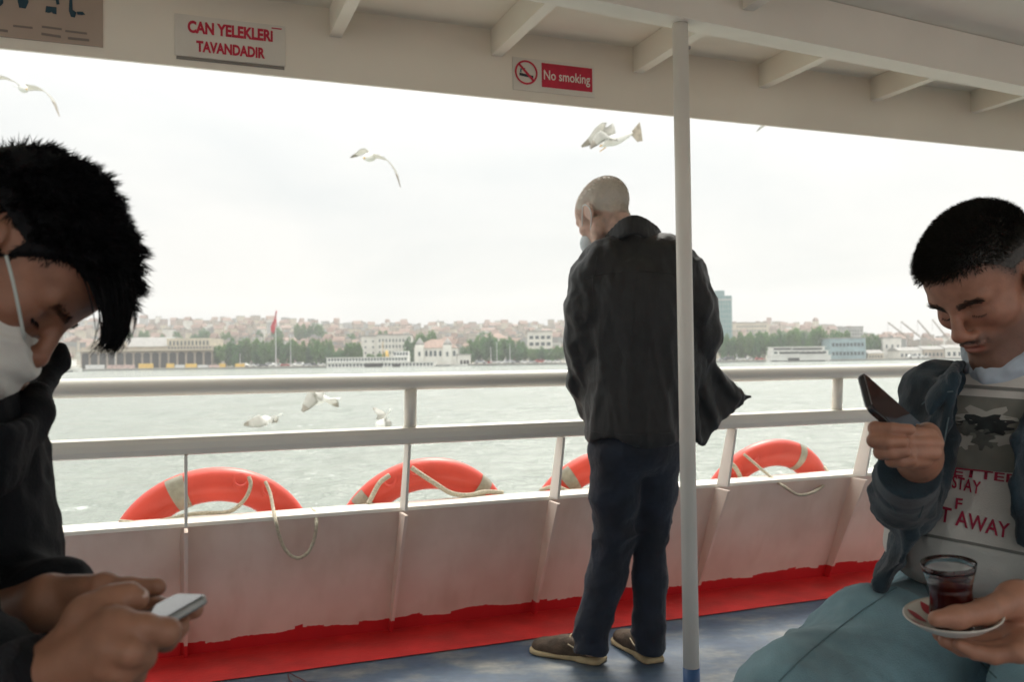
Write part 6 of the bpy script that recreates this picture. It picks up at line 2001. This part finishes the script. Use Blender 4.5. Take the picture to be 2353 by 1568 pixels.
    slab('phone_body', ctr, L_, Wd, Th, mat('phone_black', (0.012, 0.013, 0.015), 0.25, spec=.6), ph, .009)
    nrm = M3 @ Vector((0, 0, 1))
    for sg in (1, -1):
        slab('glass_panel' if sg < 0 else 'screen', ctr + nrm * (sg * (Th / 2 + .0004)), L_ - .006, Wd - .005, .0006, mat('phone_glass', (0.010, 0.011, 0.013), 0.06, spec=.8), ph, .008)
    slab('bezel_edge', ctr - ax * (L_ / 2 - .0012), .0015, Wd * .80, Th + .0006, mat('phone_grey_edge', (0.22, 0.21, 0.20), 0.35, metallic=.5), ph, .0007)
    # tea glass and saucer
    sc_ = at3(2190, 1424, YS + .01)
    tilt = head_mat(0, 0).to_3x3() if False else (Matrix.Rotation(R(-6), 3, 'Y') @ Matrix.Rotation(R(5), 3, 'X'))
    sa = empty('saucer', sc_)
    tag(sa, 'white saucer with red petal stripes under the tea glass', 'saucer')
    rim = [(0.0, -.014), (.020, -.014), (.026, -.013), (.040, -.006), (.053, .004), (.0555, .0065), (.0550, .0078), (.052, .0062), (.039, -.0035), (.026, -.0100), (.020, -.0108), (0.0, -.0108)]
    o = MB().lathe(rim, sc_, 48, tilt).build('dish', mat('saucer_white', (0.62, 0.58, 0.50), 0.25), sa, smooth=True)
    redm = mat('saucer_red', (0.40, 0.015, 0.03), 0.3)
    for k_ in range(10):
        a0 = 2 * math.pi * k_ / 10
        vv, ff = [], []
        for i in range(7):
            u = i / 6
            r_ = .030 + .021 * u; zz = np.interp(r_, [.026, .039, .052], [-.0100, -.0035, .0062]) + .0006
            w_ = .16 * math.sin(math.pi * (.08 + .9 * u))
            for sg in (-1, 1): vv.append(sc_ + tilt @ Vector((r_ * math.cos(a0 + sg * w_), r_ * math.sin(a0 + sg * w_), zz)))
        for i in range(6): ff.append((2 * i, 2 * i + 1, 2 * i + 3, 2 * i + 2))
        link('red_petal', me_from('red_petal', vv, ff), redm, sa, smooth=True)
    gb = sc_ + tilt @ Vector((0, 0, -.0105))
    tg = empty('tea_glass', gb)
    tag(tg, 'small curved glass of dark red tea standing on the saucer', 'glass')
    gm = bpy.data.materials.new('clear_glass'); gm.use_nodes = True
    b_ = gm.node_tree.nodes['Principled BSDF']; b_.inputs['Transmission Weight'].default_value = 1.0; b_.inputs['Roughness'].default_value = 0.02; b_.inputs['IOR'].default_value = 1.45
    b_.inputs['Base Color'].default_value = (.96, .97, .96, 1)
    op = [(.0, .0), (.021, .0), (.0235, .003), (.0250, .012), (.0255, .022), (.0240, .036), (.0235, .046), (.0255, .058), (.0290, .070), (.0315, .080)]
    ip = [(.0303, .0803), (.0277, .070), (.0243, .058), (.0222, .046), (.0227, .036), (.0241, .022), (.0236, .012), (.0215, .006), (.0, .005)]
    MB().lathe(op + ip, gb, 40, tilt).build('glass', gm, tg, smooth=True)
    tm_ = bpy.data.materials.new('red_tea'); tm_.use_nodes = True
    b_ = tm_.node_tree.nodes['Principled BSDF']; b_.inputs['Base Color'].default_value = (.075, .004, .003, 1); b_.inputs['Roughness'].default_value = .06; b_.inputs['Transmission Weight'].default_value = .15; b_.inputs['IOR'].default_value = 1.33
    tp = [(.0, .0045), (.0218, .0055), (.0240, .012), (.0245, .022), (.0231, .036), (.0226, .046), (.0247, .0580), (.0, .0580)]
    MB().lathe(tp, gb, 40, tilt).build('tea', tm_, tg, smooth=True)
    return man
nonlocal_M = [None]
make_seated_right()
# ================================================================== the man seated on the left
def make_seated_left():
    skin = skin_mat('skin_left_man', (0.30, 0.145, 0.085), (0.30, 0.09, 0.06), (0.08, 0.05, 0.04))
    YH = 0.955
    Mh = head_mat(4, 57, -16)
    s = 0.94
    ho = atY(2, 602, YH)
    hp, hs, T = head_prims(ho, Mh, s)
    nb = atY(-150, 900, 1.02)
    neck = [('c', T(-.03, 0, -.03), nb, .056, .068, {'k': .03}), ('c', T(.015, 0, -.07), nb + Vector((.05, 0, 0)), .046, .055, {'k': .03})]
    hv, hq = sdf_mesh(hp + neck, 0.0022, 0.02, hs)
    hv = relax(hv, hq, 1, .3)
    # ---- hands
    YN = 0.735
    Hn = lambda x, y, d=0.0: atY(x, y, YN + d)
    near = []
    wr = Hn(108, 1556, -.004)
    mc = [Hn(268, 1446, -.018), Hn(264, 1490, -.028), Hn(248, 1530, -.028), Hn(226, 1568, -.020)]     # knuckles
    for m_ in mc: near.append(('c', wr, m_, .0205, .0145, {'k': .007}))
    near += finger([mc[0], Hn(330, 1446, -.022), Hn(382, 1454, -.010), Hn(380, 1470, .018), Hn(352, 1472, .040)], [.0138, .0120, .0112, .0100, .0085], .005)
    near += finger([mc[1], Hn(300, 1500, -.034), Hn(324, 1511, -.022), Hn(322, 1516, .008), Hn(300, 1508, .032)], [.0138, .0120, .0112, .0100, .0085], .005)
    near += finger([mc[2], Hn(284, 1543, -.030), Hn(302, 1552, -.016), Hn(298, 1552, .012), Hn(278, 1542, .032)], [.0132, .0115, .0106, .0095, .0080], .005)
    near += finger([mc[3], Hn(262, 1588, -.016), Hn(270, 1590, .010), Hn(254, 1582, .028)], [.0120, .0100, .0092, .0078], .005)
    # thumb over the screen
    th = [Hn(140, 1508, .004), Hn(204, 1420, .006), Hn(256, 1381, .012), Hn(296, 1373, .018), Hn(316, 1379, .021)]
    near += finger(th, [.0190, .0160, .0122, .0112, .0094], .007)
    near += [('c', th[1], mc[0], .0135, .0125, {'k': .016}), ('c', th[0], mc[1], .015, .012, {'k': .012})]
    near += [('c', wr, atY(-120, 1680, .735), .0245, .034, {'k': .008})]
    nv, nq = sdf_mesh(near, .0018, .005)
    far = []
    YF_ = .815
    Hf = lambda x, y, d=0.0: atY(x, y, YF_ + d)
    wf = Hf(112, 1384, .03)
    mf = [Hf(232, 1356, .030), Hf(240, 1384, .035), Hf(240, 1412, .03), Hf(226, 1436, .02)]
    for m_ in mf: far.append(('c', wf, m_, .0190, .0130, {'k': .008}))
    far += finger([wf.lerp(mf[0], .5) + Vector((0, -.006, .004)), Hf(240, 1349, -.002), Hf(296, 1356, -.010), Hf(360, 1350, -.012)], [.0170, .0118, .0102, .0084], .008)
    far += finger([mf[0], Hf(330, 1388, .050), Hf(400, 1404, .030), Hf(446, 1402, -.002)], [.0115, .0105, .0100, .0085], .005)
    far += finger([mf[1], Hf(320, 1420, .045), Hf(380, 1436, .020), Hf(414, 1442, -.012)], [.0115, .0105, .0100, .0085], .005)
    far += finger([mf[2], Hf(310, 1440, .040), Hf(360, 1460, .010), Hf(396, 1464, -.018)], [.011, .0102, .0098, .0082], .005)
    far += finger([mf[3], Hf(290, 1462, .03), Hf(330, 1482, .0), Hf(352, 1486, -.016)], [.0105, .0098, .009, .0078], .005)
    far += [('c', wf, atY(-130, 1480, .93), .0255, .034, {'k': .01})]
    fv, fq = sdf_mesh(far, .0022, .005)
    hipC = Vector((-.72, 1.02, .54))
    shR = atY(-330, 1010, .84); shL = atY(-95, 1020, 1.20)
    bp = chain([nb, Vector((nb.x - .03, nb.y + .02, .82)), hipC], [.06, .10, .11], .05)
    bp += chain([nb, shR, atY(-180, 1560, .74), atY(-120, 1680, .735)], [.05, .042, .036, .034]) + chain([nb, shL, atY(-60, 1440, 1.06), atY(-130, 1480, .93)], [.05, .042, .036, .032])
    kR = hipC + Vector((.42, -.20, .0)); kL = hipC + Vector((.44, .16, .0))
    bp += chain([hipC + Vector((0, -.09, 0)), kR, kR + Vector((.04, 0, -.42))], [.07, .05, .035]) + chain([hipC + Vector((0, .09, 0)), kL, kL + Vector((.04, 0, -.42))], [.07, .05, .035])
    bv, bq = sdf_mesh(bp, .009, .03)
    v, q = merge([(hv, hq), (nv, nq), (fv, fq), (bv, bq)])
    me = np_mesh('person', v, q)
    Mi = np.array(Mh.transposed()); on = np.array(ho)
    tone_attr(me, v, lambda w: (w - on) @ Mi.T, s, stubble=.1)
    man = link('person', me, skin, None, smooth=True)
    tag(man, 'person at the left edge in black jacket and white mask, bent over a phone', 'person')
    # thumb nail
    nl = Hn(317, 1369, .0135)
    ax_ = (th[4] - th[3]).normalized(); nv_ = Vector((.30, -.45, .84)); nv_ = (nv_ - ax_ * nv_.dot(ax_)).normalized()
    v, q = sdf_mesh([('e', th[4] + nv_ * .0086 - ax_ * .001, (.0075, .0056, .0016), np.array(Matrix((ax_, nv_.cross(ax_), nv_)).transposed()))], .0009)
    link('thumb_nail', np_mesh('thumb_nail', v, q), mat('finger_nail', (0.55, 0.40, 0.34), 0.25), man, smooth=True)
    # ---- hair: thick, black, brushed forward, a long tuft over the brow
    rs = np.random.RandomState(12)
    hairm = mat('black_hair', (0.004, 0.004, 0.005), 0.6, var=0.3, vscale=100, spec=.15)
    n = out_n(hv, hq); loc = (hv - on) @ Mi.T / s
    x, y, z = loc.T
    line = np.interp(x, [-.12, -.06, -.02, .015, .035, .06, .11], [-.06, -.055, .020, .000, .030, .062, .068])
    hm_ = (z > line) & (np.linalg.norm(loc - np.array([.0, 0, .045]), axis=1) < .118) & ~((np.abs(y) > .0705) & (z < .036) & (x > -.03) & (x < .02))
    idx = np.where(hm_)[0]
    cap_off = (.003 + .006 * np.clip((z - .03) / .07, 0, 1) + .003 * np.clip((x - .02) / .06, 0, 1) * np.clip((z - .06) / .03, 0, 1))
    cap_off *= .75 + .5 * fbm(hv * 45, 2)
    edge_ = np.clip((z - line) / .012, 0, 1)
    cv = hv + n * (cap_off * edge_ + .0012)[:, None]
    cq = hq[hm_[hq].all(1)]
    parts = [(cv, cq)]
    # body of hair in clumps
    ii = rs.choice(idx, 14000)
    top = np.clip((z[ii] - .03) / .06, 0, 1)
    cl = fbm(hv[ii] * 60 + 5, 2)[:, None] - .5; cl2 = fbm(hv[ii] * 60 + 40, 2)[:, None] - .5; cl3 = fbm(hv[ii] * 60 + 80, 2)[:, None] - .5
    d = n[ii] * (.45 + .45 * top[:, None]) + np.outer(.25 + .75 * top, np.array(Mh @ Vector((.75, 0, .05)))) + np.outer(1 - top, np.array(Mh @ Vector((.0, 0, -.5)))) + np.hstack([cl, cl2, cl3]) * 1.9 + rs.randn(len(ii), 3) * .14
    ln = (.009 + .007 * top) * (.6 + .7 * rs.rand(len(ii)))
    parts.append(strands(cv[ii] - n[ii] * .004, d, ln, .00075, 4, grav=.06, curl=.05, seed=5))
    # spiky clumps along the crown and forehead
    fr_ = idx[(z[idx] > .045) & (x[idx] > -.06)]
    cen = rs.choice(fr_, 230)
    R0, D0, L0 = [], [], []
    for c_ in cen:
        k_ = rs.choice(fr_[np.linalg.norm(hv[fr_] - hv[c_], axis=1) < .011], 26)
        fwd_ = np.clip((x[c_] - .01) / .06, 0, 1)
        dd = n[c_] * (.85 - .15 * fwd_) + np.array(Mh @ Vector((.55 + .25 * fwd_, 0, .05))) + rs.randn(3) * .33
        dd /= np.linalg.norm(dd)
        L_ = rs.uniform(.010, .024) * (1 + .55 * fwd_)
        tip_ = cv[c_] + dd * L_
        r_ = cv[k_] - n[k_] * .004
        t_ = tip_ + rs.randn(len(k_), 3) * .0022 - r_
        D0.append(t_); L0.append(np.linalg.norm(t_, axis=1) * rs.uniform(.75, 1.05, len(k_))); R0.append(r_)
    parts.append(strands(np.concatenate(R0), np.concatenate(D0), np.concatenate(L0), .0008, 4, grav=-.02, curl=.035, seed=6))
    # the tuft hanging in front of the brow
    tips = np.array(atY(243, 812, YH - .045)); root_c = np.array(T(.062, -.02, .095))
    nt_ = 700
    rr0 = hv[rs.choice(idx[(x[idx] > .050) & (z[idx] > .066) & (y[idx] < .035)], nt_)]
    tgt = tips + rs.randn(nt_, 3) * np.array([.007, .007, .004])
    u0 = rs.rand(nt_) ** .5
    mid_ = rr0 * .6 + tgt * .4 + np.array(Mh @ Vector((.026, -.002, .012))) + rs.randn(nt_, 3) * .005
    V_ = []; seg = 6
    for i in range(seg + 1):
        u = i / seg * (.45 + .55 * u0)[:, None]
        p = (1 - u) ** 2 * rr0 + 2 * u * (1 - u) * mid_ + u * u * tgt
        r_ = .0011 * (1 - i / seg) ** .6 + .00015
        e1 = np.array([1., 0, 0]); e2 = np.array([0, 1., 0])
        for k_ in range(3):
            a_ = 2 * math.pi * k_ / 3
            V_.append(p + r_ * (e1 * math.cos(a_) + e2 * math.sin(a_)))
    V_ = np.stack(V_, 1); m_ = (seg + 1) * 3
    Fq = np.array([(i * 3 + k_, i * 3 + (k_ + 1) % 3, (i + 1) * 3 + (k_ + 1) % 3, (i + 1) * 3 + k_) for i in range(seg) for k_ in range(3)])
    parts.append((V_.reshape(-1, 3), (Fq[None] + (np.arange(nt_) * m_)[:, None, None]).reshape(-1, 4)))
    # eyebrow and lashes
    fi = np.where(x > .05)[0]; rp, rd = [], []
    for e in (-1, 1):
        for i in range(300):
            if i < 220: yy, zz, dd = e * (.014 + .036 * rs.rand()), .0235 + rs.randn() * .0024, (-.1, e * .8, .25)
            else: yy, zz, dd = e * (.020 + .024 * rs.rand()), -.0035, (.6, e * .2, -.6)
            k_ = fi[np.argmin((y[fi] - yy) ** 2 + (z[fi] - zz) ** 2)]; rp.append(hv[k_]); rd.append(np.array(Mh @ Vector(dd)) + n[k_] * .3)
    parts.append(strands(np.array(rp), np.array(rd), np.full(len(rp), .007), .0005, 2, seed=7))
    hvv, hqq = merge(parts)
    link('hair', np_mesh('hair', hvv, hqq), hairm, man)
    # ---- white mask, slipped below the nose bridge
    mp_ = [('e', T(.074, 0, -.068), (.060 * s, .066 * s, .070 * s), np.array(Mh), {'k': .01}), ('c', T(.108, 0, -.030), T(.098, 0, -.10), .018, .020, {'k': .03})]
    nrm_up = Mh @ Vector((.35, 0, 1)); 
    v, q = sdf_mesh(mp_, .0028, .02, ints=[(T(.10, 0, -.022), nrm_up), (T(.028, 0, -.06), -(Mh @ Vector((1, 0, .35))))])
    v = relax(v, q, 1)
    v = folds(v, q, .0035, 45, tuple(Mh @ Vector((.3, 1, 0))), 5.0, 3.0)
    link('face_mask', np_mesh('face_mask', v, q), mat('white_mask_cloth', (0.66, 0.66, 0.60), 0.85, bump=0.15, bscale=500), man, smooth=True)
    P = spline([T(.030, -.062, -.052), T(.022, -.076, -.030), T(.010, -.086, .005), T(-.006, -.090, .026), T(-.022, -.088, .012)], 16)
    P = spline([atY(14, 588, YH - .092), atY(28, 640, YH - .094), atY(42, 705, YH - .090), atY(56, 778, YH - .078)], 14)
    MB().tube(P, .0017, 6).build('mask_strap', mat('dark_ear_loop', (0.45, 0.50, 0.46), 0.6), man, smooth=True)
    # ---- jacket
    jm = mat('black_jacket', (0.003, 0.004, 0.006), 0.8, spec=.25, var=0.35, vscale=20, bump=0.25, bscale=300)
    pc = lambda x, y, Y: atY(x, y, Y)
    jp = chain([nb + Vector((.02, 0, -.04)), pc(-100, 1060, .98), pc(-110, 1200, .98), pc(-100, 1330, .99), hipC + Vector((.02, 0, .02))], [.085, .080, .085, .095, .15], .05)
    jp += [('c', nb + Vector((-.05, .02, .035)), nb + Vector((-.01, .01, -.05)), .072, .09, {'k': .04})]
    jp += chain([nb + Vector((0, -.02, -.03)), shR], [.08, .085], .05) + chain([nb + Vector((0, .02, -.03)), shL], [.08, .085], .05)
    jp += chain([shR, pc(-260, 1300, .76), pc(-190, 1570, .735), pc(-60, 1606, .735), pc(40, 1588, .728)], [.085, .072, .066, .054, .044], .025)
    jp += chain([shL, pc(-42, 1240, 1.08), pc(-16, 1440, 1.02), pc(40, 1412, .94), pc(134, 1388, .885)], [.080, .068, .060, .050, .043], .03)
    v, q = sdf_mesh(jp, .0058, .04)
    v = relax(v, q, 2)
    v = folds(v, q, .006, 14, (.2, 0, 1), 4.0, 8.0); v = folds(v, q, .004, 26, (1, 0, .3), 4.0, 2.0)
    jk = link('jacket', np_mesh('jacket', v, q), jm, man, smooth=True)
    # zipped collar standing in front of the throat
    cp = spline([pc(-90, 1000, .88), pc(10, 1000, .90), pc(62, 975, .96), pc(84, 945, 1.01), pc(90, 905, 1.08), pc(50, 870, 1.16)], 16)
    pr = []
    for i in range(15):
        a_, b_ = cp[i], cp[i + 1]; dn = Vector((-.012, .0, -.055))
        pr += [('t', a_, b_, a_ + dn, .008, {'k': .008}), ('t', b_, a_ + dn, b_ + dn, .008, {'k': .008})]
    pr += chain([pc(138, 802, 1.12), pc(138, 834, 1.12), pc(112, 866, 1.10), pc(92, 905, 1.06)], [.010, .012, .011, .010], .012)
    pr += chain([pc(86, 905, 1.02), pc(82, 950, 1.0), pc(62, 990, .99), pc(30, 1010, .98)], [.014, .017, .014, .018], .015)
    v, q = sdf_mesh(pr, .0045, .012); v = folds(relax(v, q, 1), q, .003, 25, (1, 0, 0), 2)
    link('collar', np_mesh('collar', v, q), jm, jk, smooth=True)
    cu = chain([pc(20, 1602, .728), pc(100, 1562, .724)], [.0455, .0400], .004)
    v, q = sdf_mesh(cu, .0035, .004, ints=[(pc(98, 1563, .724), pc(100, 1562, .724) - pc(20, 1602, .728)), (pc(14, 1605, .728), pc(20, 1602, .728) - pc(100, 1562, .724))])
    v = folds(v, q, .003, 30, (0, 0, 1), 4)
    link('cuff', np_mesh('cuff', v, q), mat('black_cuff', (0.006, 0.007, 0.010), .85, bump=.4, bscale=260), jk, smooth=True)
    MB().tube(spline([pc(90, 1309, .885), pc(110, 1303, .888), pc(124, 1299, .893)], 6), .0016, 6).build('zip_pull', mat('zip_metal', (0.6, 0.6, 0.6), .3, metallic=.8), jk)
    # ---- trousers and shoes, out of view but there
    tm_ = mat('black_trousers', (0.012, 0.012, 0.014), 0.85, var=.3, vscale=10)
    v, q = sdf_mesh([('e', hipC, (.15, .18, .11), np.eye(3), {'k': .05})] + chain([hipC + Vector((0, -.09, 0)), kR, kR + Vector((.04, 0, -.42))], [.10, .078, .055], .04) + chain([hipC + Vector((0, .09, 0)), kL, kL + Vector((.04, 0, -.42))], [.10, .078, .055], .04), .008, .03)
    link('trousers', np_mesh('trousers', folds(v, q, .006, 12, (1, 0, 0), 2), q), tm_, man, smooth=True)
    for k_ in (kR, kL):
        c_ = Vector((k_.x + .04, k_.y, 0))
        v, q = sdf_mesh([('e', c_ + Vector((0, 0, .045)), (.06, .042, .045), np.eye(3), {'k': .03}), ('e', c_ + Vector((.10, 0, .035)), (.10, .045, .035), np.eye(3), {'k': .03})], .006, .03, ints=[(c_ + Vector((0, 0, .001)), (0, 0, -1))])
        link('shoe', np_mesh('shoe', v, q), mat('dark_leather_shoe', (0.03, 0.025, 0.02), 0.4), man, smooth=True)
    # ================= his phone
    L = Vector((.66, .68, .32)).normalized(); Wd = Vector((-.69, .75, -.18)); Wd = (Wd - L * Wd.dot(L)).normalized(); Nv = L.cross(Wd)
    cn = atY(478, 1366, .800)
    LL, WW, TT = .122, .072, .0080
    ctr = cn - L * (LL / 2) + Wd * (WW / 2) - Nv * (TT / 2)
    M3 = Matrix((L, Wd, Nv)).transposed()
    def slab(name, c_, l, w, t, m, parent, rad, bev=None):
        pts = []
        for sx, sy, a0 in ((1, 1, 0), (-1, 1, 90), (-1, -1, 180), (1, -1, 270)):
            for k_ in range(5):
                a_ = R(a0 + 22.5 * k_)
                pts.append(c_ + M3 @ Vector((sx * (l / 2 - rad) + rad * math.cos(a_), sy * (w / 2 - rad) + rad * math.sin(a_), -t / 2)))
        return MB().prism(pts, M3 @ Vector((0, 0, t))).build(name, m, parent, bevel=min(t * .25, .002) if bev is None else bev)
    ph = empty('phone', ctr)
    tag(ph, 'silver edged phone with glossy screen in the hands of the left man', 'phone')
    slab('phone_frame', ctr, LL, WW, TT, mat('phone_silver', (0.22, 0.23, 0.22), 0.3, metallic=.75), ph, .009)
    slab('screen', ctr + Nv * (TT / 2 + .0004), LL - .004, WW - .004, .0007, mat('phone_glass', (0.010, 0.011, 0.013), 0.06, spec=.8), ph, .008, 0)
    slab('side_button', ctr - Wd * (WW / 2 + .0004) + L * .03, .012, .0012, .0025, mat('phone_silver', (0.46, 0.46, 0.45), 0.3), ph, .0005, 0)
make_seated_left()

# ================================================================== benches under the seated men
wood = mat('varnished_bench_wood', (0.26, 0.13, 0.055), 0.4, var=.25, vscale=6, stretch=(1, 8, 1))
legm = mat('bench_steel', (0.60, 0.58, 0.53), 0.45)
def bench(label, c, ang, ln, seat_z):
    root = empty('bench', (c[0], c[1], 0), ang)
    d = Vector((math.cos(ang), math.sin(ang), 0)); s_ = Vector((-d.y, d.x, 0))
    f = lambda x, y, z: Vector((c[0], c[1], 0)) + d * x + s_ * y + Vector((0, 0, z))
    for i in range(5):
        y0 = -.19 + .08 * i
        MB().box((-ln / 2, y0, seat_z - .022), (ln / 2, y0 + .068, seat_z), f).build('seat_slat', wood, root, bevel=.003)
    for i in range(3):
        z0 = seat_z + .16 + .10 * i
        MB().box((-ln / 2, -.235, z0), (ln / 2, -.213, z0 + .08), f).build('back_slat', wood, root, bevel=.003)
    for x in (-ln / 2 + .12, ln / 2 - .12):
        MB().box((x - .02, -.19, .001), (x + .02, -.15, seat_z - .0225), f).build('leg', legm, root)
        MB().box((x - .02, .16, .001), (x + .02, .20, seat_z - .0225), f).build('leg', legm, root)
        MB().box((x - .02, -.212, seat_z - .0), (x + .02, -.192, seat_z + .44), f).build('back_support', legm, root)
bench_R = bench
def bench_tag(label, *a):
    n0 = set(bpy.data.objects)
    bench(label, *a)
    for o in set(bpy.data.objects) - n0:
        if o.type == 'EMPTY': tag(o, label, 'bench')
# seat front faces each man's facing direction (local +y)
bench_tag('slatted wooden bench under the seated man on the right', (1.215, 1.36), math.atan2(-.62, -.78) - R(90), 1.1, .455)
bench_tag('slatted wooden bench under the seated man on the left', (-.80, .44), R(-90), 1.5, .435)
